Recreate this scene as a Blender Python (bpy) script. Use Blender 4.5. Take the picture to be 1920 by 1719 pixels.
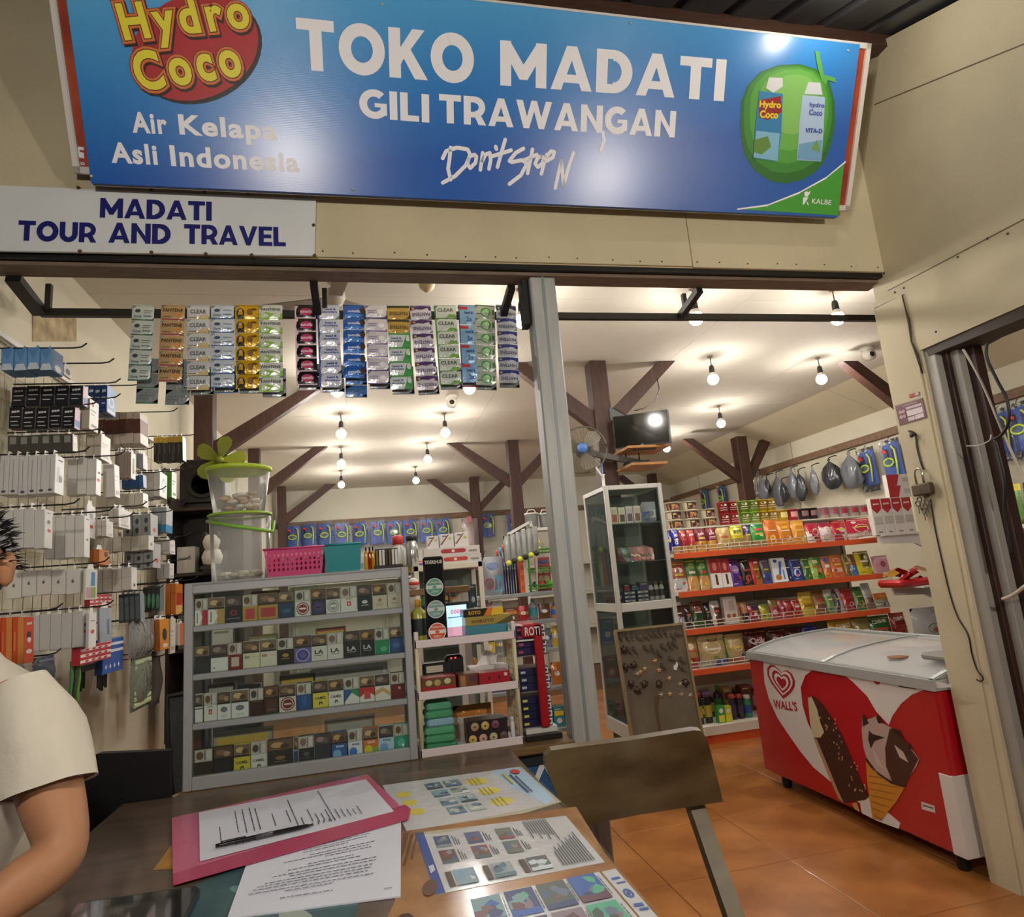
import bpy, math, random
from mathutils import Vector, Matrix
for o in list(bpy.data.objects): bpy.data.objects.remove(o)
S = bpy.context.scene
COL = S.collection
random.seed(7)
# ---------------------------------------------------------------- camera
FPX, PITCH, ROLL, YAW, CAMH = 1222.15, .184239, -.084648, .225627, 1.36
_f = Vector((math.sin(YAW)*math.cos(PITCH), math.cos(YAW)*math.cos(PITCH), math.sin(PITCH)))
_r0 = Vector((math.cos(YAW), -math.sin(YAW), 0)); _u0 = _r0.cross(_f)
RT = _r0*math.cos(ROLL)+_u0*math.sin(ROLL); UP = -_r0*math.sin(ROLL)+_u0*math.cos(ROLL); FW = _f
CAM = Vector((0, 0, CAMH))
cd = bpy.data.cameras.new('camera'); cam = bpy.data.objects.new('camera', cd); COL.objects.link(cam)
cd.sensor_fit = 'HORIZONTAL'; cd.sensor_width = 36; cd.lens = FPX/1920*36; cd.clip_start = .02
cam.matrix_world = Matrix(((RT.x, UP.x, -FW.x, 0), (RT.y, UP.y, -FW.y, 0), (RT.z, UP.z, -FW.z, CAMH), (0, 0, 0, 1)))
S.camera = cam
# ---------------------------------------------------------------- world, exposure
w = bpy.data.worlds.new('night'); S.world = w; w.use_nodes = True
w.node_tree.nodes['Background'].inputs[0].default_value = (.55, .62, .75, 1)
w.node_tree.nodes['Background'].inputs[1].default_value = .06
S.view_settings.view_transform = 'Standard'; S.view_settings.look = 'None'
S.view_settings.gamma = 1; S.view_settings.use_curve_mapping = False
S.view_settings.exposure = 0.38
S.cycles.max_bounces = 7; S.cycles.diffuse_bounces = 3; S.cycles.glossy_bounces = 3; S.cycles.transmission_bounces = 4; S.cycles.transparent_max_bounces = 16
BULB = 290.0      # radiance of the shop's bulbs
LAMP = 540.0     # radiance of the terrace lamps

def ray(x, y): return RT*((x-960)/FPX) - UP*((y-859.5)/FPX) + FW
def onY(x, y, Y): d = ray(x, y); return CAM + d*(Y/d.y)
def onX(x, y, X): d = ray(x, y); return CAM + d*(X/d.x)
def onZ(x, y, Z): d = ray(x, y); return CAM + d*((Z-CAMH)/d.z)
def onP(x, y, p, n): d = ray(x, y); return CAM + d*((Vector(p)-CAM).dot(n)/d.dot(n))

# ---------------------------------------------------------------- materials
def lin(h):
    h = h.lstrip('#')
    c = [int(h[i:i+2], 16)/255 for i in (0, 2, 4)]
    return [v/12.92 if v <= .04045 else ((v+.055)/1.055)**2.4 for v in c]
_mats = {}
def mat(h, rough=.5, metal=0., coat=0., var=0., scale=8., bump=0., bscale=60., emit=0., spec=.5, stretch=(1, 1, 1), h2=None, detail=4., trans=0.):
    key = (h, rough, metal, coat, var, scale, bump, bscale, emit, spec, stretch, h2, detail, trans)
    if key in _mats: return _mats[key]
    m = bpy.data.materials.new('surface_%s' % h); m.use_nodes = True
    nt = m.node_tree; b = nt.nodes['Principled BSDF']; I = b.inputs
    c = lin(h); I['Base Color'].default_value = (*c, 1); I['Roughness'].default_value = rough
    I['Metallic'].default_value = metal; I['Coat Weight'].default_value = coat; I['Coat Roughness'].default_value = .12
    I['Specular IOR Level'].default_value = spec
    if trans: I['Transmission Weight'].default_value = trans
    if var or bump:
        tc = nt.nodes.new('ShaderNodeTexCoord'); mp = nt.nodes.new('ShaderNodeMapping')
        mp.inputs['Scale'].default_value = stretch
        nt.links.new(tc.outputs['Object'], mp.inputs['Vector'])
    if var:
        n = nt.nodes.new('ShaderNodeTexNoise'); n.inputs['Scale'].default_value = scale; n.inputs['Detail'].default_value = detail
        nt.links.new(mp.outputs[0], n.inputs['Vector'])
        r = nt.nodes.new('ShaderNodeMapRange'); r.inputs[1].default_value = .3; r.inputs[2].default_value = .7
        nt.links.new(n.outputs['Fac'], r.inputs[0])
        mx = nt.nodes.new('ShaderNodeMix'); mx.data_type = 'RGBA'
        c2 = lin(h2) if h2 else [max(0, v*(1-var)) for v in c]
        c1 = c if h2 else [min(1, v*(1+var*.5)) for v in c]
        mx.inputs['A'].default_value = (*c2, 1); mx.inputs['B'].default_value = (*c1, 1)
        nt.links.new(r.outputs[0], mx.inputs['Factor']); nt.links.new(mx.outputs['Result'], I['Base Color'])
    if bump:
        n2 = nt.nodes.new('ShaderNodeTexNoise'); n2.inputs['Scale'].default_value = bscale; n2.inputs['Detail'].default_value = 3
        nt.links.new(mp.outputs[0], n2.inputs['Vector'])
        bp = nt.nodes.new('ShaderNodeBump'); bp.inputs['Strength'].default_value = bump; bp.inputs['Distance'].default_value = .01
        nt.links.new(n2.outputs['Fac'], bp.inputs['Height']); nt.links.new(bp.outputs[0], I['Normal'])
    if emit:
        I['Emission Color'].default_value = (*c, 1); I['Emission Strength'].default_value = emit
    _mats[key] = m
    return m
def clear(h='ffffff', through=.9, rough=.05, refl=.08, bump=0., bscale=30.):
    """thin clear sheet: see-through film, pane or plastic bag"""
    key = ('clear', h, through, rough, refl, bump, bscale)
    if key in _mats: return _mats[key]
    m = bpy.data.materials.new('clear_%s' % h); m.use_nodes = True; nt = m.node_tree
    for n in list(nt.nodes): nt.nodes.remove(n)
    out = nt.nodes.new('ShaderNodeOutputMaterial'); t = nt.nodes.new('ShaderNodeBsdfTransparent'); df = nt.nodes.new('ShaderNodeBsdfDiffuse'); tl = nt.nodes.new('ShaderNodeBsdfTranslucent'); d = nt.nodes.new('ShaderNodeMixShader')
    g = nt.nodes.new('ShaderNodeBsdfGlossy'); a = nt.nodes.new('ShaderNodeMixShader'); b = nt.nodes.new('ShaderNodeMixShader'); lw = nt.nodes.new('ShaderNodeFresnel')
    c = (*lin(h), 1); t.inputs[0].default_value = c; df.inputs[0].default_value = c; tl.inputs[0].default_value = c; d.inputs[0].default_value = .5; nt.links.new(df.outputs[0], d.inputs[1]); nt.links.new(tl.outputs[0], d.inputs[2]); g.inputs['Roughness'].default_value = rough
    a.inputs[0].default_value = through
    nt.links.new(d.outputs[0], a.inputs[1]); nt.links.new(t.outputs[0], a.inputs[2])
    lw.inputs[0].default_value = 1.0 + refl*5
    if bump:
        tc = nt.nodes.new('ShaderNodeTexCoord'); n2 = nt.nodes.new('ShaderNodeTexNoise'); n2.inputs['Scale'].default_value = bscale
        nt.links.new(tc.outputs['Object'], n2.inputs['Vector'])
        bp = nt.nodes.new('ShaderNodeBump'); bp.inputs['Strength'].default_value = bump; bp.inputs['Distance'].default_value = .02
        nt.links.new(n2.outputs['Fac'], bp.inputs['Height']); nt.links.new(bp.outputs[0], g.inputs['Normal']); nt.links.new(bp.outputs[0], lw.inputs['Normal'])
    nt.links.new(lw.outputs[0], b.inputs[0]); nt.links.new(a.outputs[0], b.inputs[1]); nt.links.new(g.outputs[0], b.inputs[2])
    nt.links.new(b.outputs[0], out.inputs[0])
    _mats[key] = m
    return m
def M(x):
    if not isinstance(x, str): return x
    return mat(x, .45)

# ---------------------------------------------------------------- mesh building
_txt = {}
def text_mesh(s, bold=.02, res=3):
    k = (s, bold, res)
    if k in _txt: return _txt[k]
    c = bpy.data.curves.new('lettering', 'FONT'); c.body = s; c.size = 1; c.offset = bold; c.resolution_u = res
    c.space_character = 1.0+bold*1.2
    o = bpy.data.objects.new('lettering', c); me = bpy.data.meshes.new_from_object(o)
    v = [tuple(p.co) for p in me.vertices]; f = [tuple(p.vertices) for p in me.polygons]
    bpy.data.objects.remove(o); bpy.data.meshes.remove(me); bpy.data.curves.remove(c)
    xs = [p[0] for p in v]; ys = [p[1] for p in v]
    x0, x1, y0, y1 = min(xs), max(xs), min(ys), max(ys)
    v = [((p[0]-x0)/(x1-x0), (p[1]-y0)/(y1-y0)) for p in v]
    _txt[k] = (v, f, (x1-x0)/(y1-y0))
    return _txt[k]

class MB:
    def __init__(s): s.v = []; s.f = []; s.m = []; s.s = []; s.mats = []
    def mi(s, m):
        m = M(m)
        if m not in s.mats: s.mats.append(m)
        return s.mats.index(m)
    def add(s, vs, fs, m, smooth=False):
        b = len(s.v); s.v += [tuple(p) for p in vs]; k = s.mi(m)
        for f in fs: s.f.append(tuple(b+i for i in f)); s.m.append(k); s.s.append(smooth)
        return s
    def bx(s, x0, x1, y0, y1, z0, z1, m):
        v = [(x, y, z) for z in (z0, z1) for y in (y0, y1) for x in (x0, x1)]
        return s.add(v, [(0, 2, 3, 1), (4, 5, 7, 6), (0, 1, 5, 4), (2, 6, 7, 3), (0, 4, 6, 2), (1, 3, 7, 5)], m)
    def rbx(s, x0, x1, y0, y1, z0, z1, m, b=.004):
        """box with chamfered edges"""
        X = (x0, x1); Y = (y0, y1); Z = (z0, z1); v = []; id = {}
        for i in (0, 1):
            for j in (0, 1):
                for k in (0, 1):
                    sx, sy, sz = 1-2*i, 1-2*j, 1-2*k
                    for a in range(3):
                        p = [X[i]+(0 if a == 0 else sx*b), Y[j]+(0 if a == 1 else sy*b), Z[k]+(0 if a == 2 else sz*b)]
                        id[i, j, k, a] = len(v); v.append(p)
        F = []
        for i in (0, 1):
            F.append([id[i, 0, 0, 0], id[i, 1, 0, 0], id[i, 1, 1, 0], id[i, 0, 1, 0]][::1 if i else -1])
            F.append([id[0, i, 0, 1], id[0, i, 1, 1], id[1, i, 1, 1], id[1, i, 0, 1]][::1 if i else -1])
            F.append([id[0, 0, i, 2], id[1, 0, i, 2], id[1, 1, i, 2], id[0, 1, i, 2]][::1 if i else -1])
        for i in (0, 1):
            for j in (0, 1):
                a = [id[i, j, 0, 0], id[i, j, 1, 0], id[i, j, 1, 1], id[i, j, 0, 1]]; F.append(a if i != j else a[::-1])
                a = [id[i, 0, j, 0], id[i, 0, j, 2], id[i, 1, j, 2], id[i, 1, j, 0]]; F.append(a if i == j else a[::-1])
                a = [id[0, i, j, 1], id[1, i, j, 1], id[1, i, j, 2], id[0, i, j, 2]]; F.append(a if i == j else a[::-1])
                for k in (0, 1):
                    t = [id[i, j, k, 0], id[i, j, k, 1], id[i, j, k, 2]]; F.append(t if (i+j+k) % 2 == 1 else t[::-1])
        return s.add(v, F, m)
    def poly(s, pts, m): return s.add(pts, [tuple(range(len(pts)))], m)
    def prism(s, pts, ext, m):
        """pts: closed outline in space, ext: extrusion vector"""
        n = len(pts); e = Vector(ext); v = [Vector(p) for p in pts]+[Vector(p)+e for p in pts]
        return s.add(v, [tuple(range(n))[::-1], tuple(range(n, 2*n))]+[(i, (i+1) % n, n+(i+1) % n, n+i) for i in range(n)], m)
    def tube(s, path, r, m, n=8, cap=True, smooth=True):
        P = [Vector(p) for p in path]; R = r if isinstance(r, (list, tuple)) else [r]*len(P); v = []; F = []; u = None
        for i, p in enumerate(P):
            t = (P[min(i+1, len(P)-1)]-P[max(i-1, 0)]).normalized()
            if u is None: u = t.orthogonal().normalized()
            u = (u-t*u.dot(t)); u = u.normalized() if u.length > 1e-6 else t.orthogonal().normalized()
            q = t.cross(u)
            for k in range(n):
                a = 2*math.pi*k/n+math.pi/n; v.append(p+(u*math.cos(a)+q*math.sin(a))*R[i])
        for i in range(len(P)-1):
            for k in range(n): F.append((i*n+k, i*n+(k+1) % n, (i+1)*n+(k+1) % n, (i+1)*n+k))
        s.add(v, F, m, smooth)
        if cap:
            b = len(s.v)-len(v); k = s.mi(m)
            s.f += [tuple(b+i for i in range(n))[::-1], tuple(b+len(v)-n+i for i in range(n))]; s.m += [k, k]; s.s += [False, False]
        return s
    def lathe(s, prof, m, n=20, c=(0, 0, 0), axis='z', smooth=True):
        v = []; F = []
        for r, z in prof:
            for k in range(n):
                a = 2*math.pi*k/n; p = (r*math.cos(a), r*math.sin(a), z)
                if axis == 'y': p = (p[0], p[2], p[1])
                if axis == 'x': p = (p[2], p[0], p[1])
                v.append((p[0]+c[0], p[1]+c[1], p[2]+c[2]))
        for i in range(len(prof)-1):
            for k in range(n): F.append((i*n+k, i*n+(k+1) % n, (i+1)*n+(k+1) % n, (i+1)*n+k))
        F.append(tuple(range(n))[::-1]); F.append(tuple((len(prof)-1)*n+k for k in range(n)))
        return s.add(v, F, m, smooth)
    def beam(s, a, b, w, h, m, up=(0, 0, 1)):
        """rectangular bar from a to b, width w, height h"""
        a = Vector(a); b = Vector(b); t = (b-a).normalized(); q = t.cross(Vector(up))
        q = q.normalized() if q.length > 1e-5 else Vector((1, 0, 0)); u = q.cross(t)
        v = [p+q*(w/2*i)+u*(h/2*j) for p in (a, b) for i, j in ((-1, -1), (1, -1), (1, 1), (-1, 1))]
        return s.add(v, [(0, 1, 2, 3), (7, 6, 5, 4), (0, 4, 5, 1), (1, 5, 6, 2), (2, 6, 7, 3), (3, 7, 4, 0)], m)
    def text(s, t, o, ux, uy, h, m, w=None, bold=.02, align='c', res=3):
        """letters of height h standing on point o along ux"""
        v, f, asp = text_mesh(t, bold, res); W = w or asp*h; ux = Vector(ux); uy = Vector(uy); o = Vector(o)
        o = o-ux*(W*{'l': 0, 'c': .5, 'r': 1}[align])
        return s.add([o+ux*(p[0]*W)+uy*(p[1]*h) for p in v], f, m)
    def ell(s, o, ux, uy, rx, ry, m, n=20, r0=0.):
        o = Vector(o); ux = Vector(ux); uy = Vector(uy)
        A = [2*math.pi*k/n for k in range(n)]; P = [o+ux*(rx*math.cos(a))+uy*(ry*math.sin(a)) for a in A]
        if not r0: return s.poly(P, m)
        Q = [o+ux*(rx*r0*math.cos(a))+uy*(ry*r0*math.sin(a)) for a in A]
        return s.add(P+Q, [(k, (k+1) % n, n+(k+1) % n, n+k) for k in range(n)], m)
    def mesh(s, name='mesh'):
        me = bpy.data.meshes.new(name); me.from_pydata(s.v, [], s.f)
        for m in s.mats: me.materials.append(m)
        me.polygons.foreach_set('material_index', s.m); me.polygons.foreach_set('use_smooth', s.s); me.update()
        return me
    def obj(s, name, parent=None, loc=None, rot=None, **kw): return put(s.mesh(name), name, parent, loc, rot, **kw)

def put(me, name, parent=None, loc=None, rot=None, label=None, cat=None, group=None, kind=None):
    o = bpy.data.objects.new(name, me); COL.objects.link(o)
    if parent: o.parent = parent
    if loc is not None: o.location = loc
    if rot is not None: o.rotation_euler = rot
    for k, v in (('label', label), ('category', cat), ('group', group), ('kind', kind)):
        if v: o[k] = v
    return o
def thing(name, label, cat, loc=(0, 0, 0), rot=None, group=None):
    return put(None, name, None, loc, rot, label, cat, group)
def structure(mb, name, parent=None): return mb.obj(name, parent, kind=None if parent else 'structure')
def sub(o, part):
    """make o a piece of that part, staying where it is"""
    o.parent = part; o.matrix_parent_inverse = part.matrix_basis.inverted(); return o

# ================================================================ the place
CREAM = mat('cbc1a2', .75, var=.10, scale=2.5, bump=.12, bscale=90)
CREAM2 = mat('c6ba98', .8, var=.12, scale=1.8, bump=.1, bscale=60)
WALLIN = mat('d2ccb6', .8, var=.08, scale=1.6)
CEIL = mat('ddd8ca', .85, var=.05, scale=1.2)
WOOD = mat('472c21', .55, var=.35, scale=9, stretch=(6, 6, 1), bump=.15)
BLACK = mat('111111', .5); DARK = mat('1c1917', .6)
ALU = mat('b9bcbe', .38, metal=.35, var=.06, scale=5)
STEEL = mat('b3b6b5', .5, metal=.15, var=.12, scale=9, stretch=(4, 4, .6))
GLASS = clear('f7fbf9', .985, .02, .04)
FLOORM = mat('b87a40', .30, coat=.2, var=.5, scale=4.2, h2='8a5226', detail=10)

# ---- floor of marbled orange tiles
mb = MB(); mb.bx(-4, 6, -3, 10.3, -.12, -.012, '6a4426'); floor = structure(mb, 'floor')
tm = MB(); tm.rbx(.0015, .5985, .0015, .5985, -.012, 0, FLOORM, .002); tme = tm.mesh('floor_tile')
k = 0
for i in range(-4, 7):
    for j in range(-3, 14):
        x = 1.22+.6*i; y = -.04+.6*j
        if x < -1.4 or x > 5.0 or y > 7.5: continue
        put(tme, 'floor_tile', floor, (x, y, 0))
# ---- front wall above the opening
mb = MB(); mb.bx(-3.2, 2.41, 2.405, 2.50, 2.632, 4.1, CREAM2); wf = structure(mb, 'wall_front')
for x0, x1, z0, z1 in ((-3.2, -.55, 2.640, 3.9), (-.547, 1.427, 2.636, 3.9), (1.43, 2.41, 2.632, 3.9)):
    p = MB(); p.rbx(x0, x1, 2.393, 2.405, z0, z1, CREAM, .002); p.obj('wall_board', wf)
for i in range(26):
    px = -.9+i*.13
    n = MB(); n.lathe([(.0035, 0), (.003, -.003), (.0008, -.004)], '4a3c2a', 8, (px+random.uniform(-.03, .03), 2.393, 2.655+random.uniform(-.004, .006)), 'y'); n.obj('nail', wf)
mb = MB(); mb.bx(-3.2, 2.41, 2.42, 2.5, 2.618, 2.632, DARK); mb.bx(-3.2, 2.43, 2.408, 2.425, 2.612, 2.632, BLACK)
trk = structure(mb, 'trim_1')
mb = MB(); mb.bx(-3.2, 2.43, 2.44, 2.532, 2.600, 2.617, mat('7b6a5a', .6, var=.3, scale=10, stretch=(1, 8, 8)))
structure(mb, 'trim_2')
# ---- side wall on the right, running towards the street, with its doorway
mb = MB()
RW = 2.41; TH = .10
mb.prism([(RW, 2.475, 0), (RW, 2.475, 3.80), (RW, 2.29, 3.72), (RW, 2.29, 0)], (TH, 0, 0), CREAM)
mb.prism([(RW, 2.29, 2.205), (RW, 2.29, 3.72), (RW, -1.2, 2.22), (RW, -1.2, 2.205)], (TH, 0, 0), CREAM)
wr = structure(mb, 'wall_right')
p = MB(); a = [onX(1673, 181, RW), onX(1920, 81, RW), onX(1920, 410, RW), onX(1692, 530, RW)]
p.beam(onX(1640, 196, RW), onX(2050, 30, RW), .004, .006, '6d5f45', (1, 0, 0)); p.beam(onX(1665, 545, RW), onX(2050, 343, RW), .004, .005, '6d5f45', (1, 0, 0))
p.beam(onX(1640, 578, RW), onX(1695, 552, RW), .004, .006, '4d412e', (1, 0, 0)); p.obj('panel_joint', wr)
p = MB(); p.prism([(RW-.006, *onX(x, y, RW)[1:]) for x, y in ((1640, 581), (1692, 553), (1712, 640), (1722, 668), (1800, 1060), (1920, 1700), (1859, 1652), (1786, 1300), (1705, 900))], (.006, 0, 0), CREAM); p.obj('pillar_board', wr)
p = MB(); pts = [(RW-.0065, *onX(x, y, RW)[1:]) for x, y in ((1694, 553), (1700, 580), (1706, 600), (1711, 640), (1722, 666), (1732, 700))]
p.tube(pts, [.002, .003, .006, .004, .007, .003], '3c3222', 6); p.obj('crack', wr)
for x, y in ((1658, 512), (1695, 540), (1678, 548), (1796, 482), (1852, 447), (1755, 622), (1890, 438)):
    q = onX(x, y, RW); n = MB(); n.lathe([(.005, 0), (.004, -.003), (.001, -.005)], '3a3024', 8, (RW, q.y, q.z), 'x'); n.obj('screw', wr)
# ---- terrace roof: corrugated dark sheet on a timber beam
RZ = lambda y: 3.70+.43*(y-2.19)
mb = MB(); RM = mat('5c6066', .4, metal=.4, var=.2, scale=6); v = []; f = []
xs = []
x = -3.2
while x < 3.0:
    xs += [(x, 0), (x+.17, 0), (x+.185, .03), (x+.215, .03), (x+.23, 0)]; x += .23
for (x, z) in xs:
    for y in (-1.6, 2.6): v.append((x, y, RZ(y)+z))
f = [(2*i, 2*i+1, 2*i+3, 2*i+2) for i in range(len(xs)-1)]
mb.add(v, f, RM); mb.add([(a, b, c+.004) for a, b, c in v], [q[::-1] for q in f], RM)
roof = structure(mb, 'ceiling_terrace')
mb = MB(); mb.beam((-3.2, 2.16, RZ(2.16)-.04), (2.44, 2.16, RZ(2.16)-.04), .06, .07, mat('4a3226', .6, var=.3, scale=6, stretch=(1, 9, 9)))
mb.obj('roof_purlin', roof)
mb = MB(); mb.beam((-3.2, .3, RZ(.3)-.045), (2.41, .3, RZ(.3)-.045), .07, .08, WOOD); mb.obj('roof_purlin', roof)
# ---- shop interior shell
mb = MB(); mb.bx(-1.42, -1.3, 2.46, 10.1, 0, 2.95, WALLIN); wl = structure(mb, 'wall_left')
for pts, c in (([(60, 590), (142, 590), (142, 640), (60, 640)], 'b9a584'),):
    p = MB(); q = [onX(x, y, -1.3) for x, y in pts]; p.prism([(-1.3, a.y, a.z) for a in q], (.004, 0, 0), mat('b5a27f', .9, var=.4, scale=14)); p.obj('bare_plaster_patch', wl)
mb = MB(); mb.bx(-1.4, 5.05, 10, 10.12, 0, 3.0, mat('d5d2c2', .8, var=.1, scale=1.1)); wb = structure(mb, 'wall_back')
mb = MB(); mb.bx(4.95, 5.07, 1.0, 10.1, 0, 2.70, WALLIN); wri = structure(mb, 'wall_right_inner')
for y in (4.3, 6.72, 9.0):
    p = MB(); p.bx(4.947, 4.951, y-.003, y+.003, 0, 2.69, '8d7e5c'); p.obj('panel_joint', wri)
mb = MB(); mb.bx(-1.4, 4.42, 2.5, 10.1, 2.935, 2.98, '8f8a7c'); ce = structure(mb, 'ceiling')
ys = [2.5, 3.35, 5.79, 8.23, 10.02]; xs = [-1.32, -.13, 1.09, 2.31, 3.53, 4.4]
for i in range(5):
    for j in range(4):
        p = MB(); p.rbx(xs[i]+.0006, xs[i+1]-.0006, ys[j]+.001, ys[j+1]-.001, 2.92, 2.935, CEIL, .0006); p.obj('ceiling_board', ce)
mb = MB(); mb.prism([(4.4, 1.0, 2.93), (4.4, 10.05, 2.93), (4.98, 10.05, 2.69), (4.98, 1.0, 2.69)], (0, 0, .03), '8f8a7c'); cs = structure(mb, 'ceiling_slope')
ys = [1.0, 2.5, 4.35, 5.3, 7.0, 8.6, 10.0]
for j in range(6):
    p = MB(); y0, y1 = ys[j]+.003, ys[j+1]-.003
    p.prism([(4.395, y0, 2.921), (4.395, y1, 2.921), (4.96, y1, 2.688), (4.96, y0, 2.688)], (0, 0, .008), mat('d2c7aa', .85, var=.08, scale=2)); p.obj('ceiling_board', cs)
mb = MB(); mb.bx(2.5, 4.42, 1.0, 2.5, 2.93, 2.97, CEIL); structure(mb, 'ceiling_side_room')
RAILW = mat('80624a', .6, var=.3, scale=6, stretch=(1, 5, 5))
mb = MB(); mb.bx(-1.28, 4.9, 9.955, 10, 2.375, 2.455, RAILW); mb.obj('hanging_rail', label='brown wooden rail along the back wall holding snorkel sets', cat='rail')
mb = MB(); mb.bx(4.905, 4.95, 1.2, 9.94, 2.42, 2.49, RAILW); mb.obj('hanging_rail', label='brown wooden rail along the right wall holding black bags', cat='rail')
# ---- steel post in the opening
t = thing('steel_post', 'grey galvanised steel post standing in the shop opening', 'post', (.757, 2.49, 0))
mb = MB(); mb.rbx(-.055, .055, -.045, .045, 0, 2.598, STEEL, .006); mb.bx(-.006, .006, -.0465, -.045, 0, 2.598, mat('8f979b', .5, metal=.3)); mb.obj('shaft', t)
mb = MB(); mb.bx(-.058, .058, -.05, .05, 0, .008, STEEL); mb.obj('base_plate', t)
mb = MB(); mb.bx(-.085, -.055, -.02, .05, 2.40, 2.598, DARK); mb.obj('bracket', t)
# ---- timber posts with braces
def truss(x, y, l, r, label, wd=.13, ztop=2.92, zj=2.42, fb=0):
    t = thing('timber_post', label, 'post', (x, y, 0), group='brown timber posts with braces')
    mb = MB(); mb.rbx(-wd/2, wd/2, -wd/2, wd/2, 0, ztop, WOOD, .006); mb.obj('post', t)
    for s, run in ((-1, l), (1, r)):
        if run:
            m = MB(); w2 = .055
            m.prism([(s*wd/2, -.04, zj+.11), (s*wd/2, -.04, zj-.03), (s*(run+wd/2+.06), -.04, ztop), (s*(run+wd/2-.075), -.04, ztop)], (0, .08, 0), WOOD); m.obj('brace', t)
    if fb:
        m = MB(); m.beam((0, 0, zj), (0, -fb, ztop), .08, .09, WOOD); m.obj('brace', t)
    return t
truss(1.728, 4.46, .56, .52, 'brown timber post carrying the television and its shelves')
truss(1.64, 7.1, .62, .5, 'brown timber post with two braces in mid-shop, left of the television')
truss(1.576, 9.54, .58, .5, 'brown timber post with braces close to the back wall')
truss(-1.13, 5.0, 0, .7, 'brown timber post behind the phone accessory wall')
truss(-1.12, 7.05, 0, .62, 'brown timber post against the left wall behind the clear tubs', .11)
truss(-1.16, 9.54, 0, .62, 'brown timber post in the far left corner of the shop', .11)
truss(4.42, 6.95, .62, .33, 'brown timber post above the snack rack beside the black bags', .14, 2.83, 2.3)
truss(4.42, 4.25, .6, 0, 'brown timber post top half hidden behind the cream pillar', .14, 2.83, 2.3)
truss(4.42, 9.5, .5, 0, 'distant brown timber post behind the television shelf', .12, 2.83, 2.35)
# ---- black steel hanging frame under the header
t = thing('sachet_rack', 'black steel rack under the header carrying the sachet strips', 'rack', (0, 0, 0))
mb = MB()
mb.beam((-1.22, 2.73, 2.545), (.70, 2.73, 2.545), .025, .03, BLACK); mb.obj('front_bar', t)
mb = MB(); mb.beam((.80, 2.73, 2.545), (2.7, 2.73, 2.545), .025, .03, BLACK); mb.obj('front_bar', t)
for i, (x, a) in enumerate(((-1.22, 0), (-.17, 0), (.64, 0), (1.52, 0))):
    mb = MB(); mb.beam((x, 2.52, 2.588), (x, 2.73, 2.545), .03 if i else .05, .03, BLACK); mb.beam((x+.03, 2.72, 2.545), (x+.03, 2.72, 2.66), .02, .02, BLACK); mb.obj('tie', t)
# ---- hanging bulbs
BM = mat('fff7ee', .3, emit=BULB)
bulb = MB(); bulb.lathe([(.0405, .0), (.041, -.008), (.036, -.026), (.022, -.040), (.004, -.046)], BM, 10); bulb_me = bulb.mesh('globe')
neck = MB(); neck.lathe([(.033, .022), (.0395, .006), (.0405, .0)], mat('fff7ee', .3, emit=BULB*.12), 10); neck.lathe([(.018, .05), (.022, .044), (.028, .032), (.033, .022)], mat('e8e4da', .3), 10); neck_me = neck.mesh('neck')
sock = MB(); sock.lathe([(.004, .11), (.014, .105), (.019, .09), (.021, .05), (.018, .047)], '2a2826', 12); sock_me = sock.mesh('socket')
def hang_bulb(x, y, z, zc, label):
    t = thing('hanging_bulb', label, 'light bulb', (x, y, z), group='bare bulbs hanging from the shop ceiling')
    g_ = put(bulb_me, 'globe', t); put(neck_me, 'neck', g_); put(sock_me, 'socket', t)
    m = MB(); m.tube([(0, 0, .105), (.002, 0, (zc-z)*.6), (0, 0, zc-z)], .0035, '3a3632', 6); m.obj('cord', t)
    m = MB(); m.lathe([(.022, zc-z), (.020, zc-z-.010), (.006, zc-z-.016)], '8a8270', 14); m.obj('ceiling_rose', t)
for x, y, lb in ((1305, 595, 'lit bare bulb in front of the black bar, right of the steel post'), (1570, 595, 'lit bare bulb by the black bar nearest the cream pillar'),
                 (1337, 710, 'lit bare bulb above and right of the television'), (1540, 710, 'lit bare bulb above the right end of the snack rack'),
                 (1352, 793, 'lit bare bulb behind the television over the snack rack'), (1250, 840, 'lit bare bulb glowing just below the television corner'),
                 (640, 812, 'lit bare bulb, nearest of the three in the left aisle line'), (640, 868, 'lit bare bulb, middle of the three in the left aisle line'), (640, 908, 'lit bare bulb, farthest of the three in the left aisle line'),
                 (835, 810, 'lit bare bulb below the ceiling camera'), (802, 860, 'lit bare bulb, middle of the central line'), (780, 900, 'lit bare bulb, farthest of the central line near the back wall'),
                 (980, 600, 'lit bare bulb touching the left side of the steel post'), (632, 732, 'lit bare bulb under the blue sachet strip'), (880, 727, 'lit bare bulb under the blue shampoo strip by the ceiling camera')):
    q = onZ(x, y, 2.74); hang_bulb(q.x, q.y, 2.74, 2.92, lb)
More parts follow.
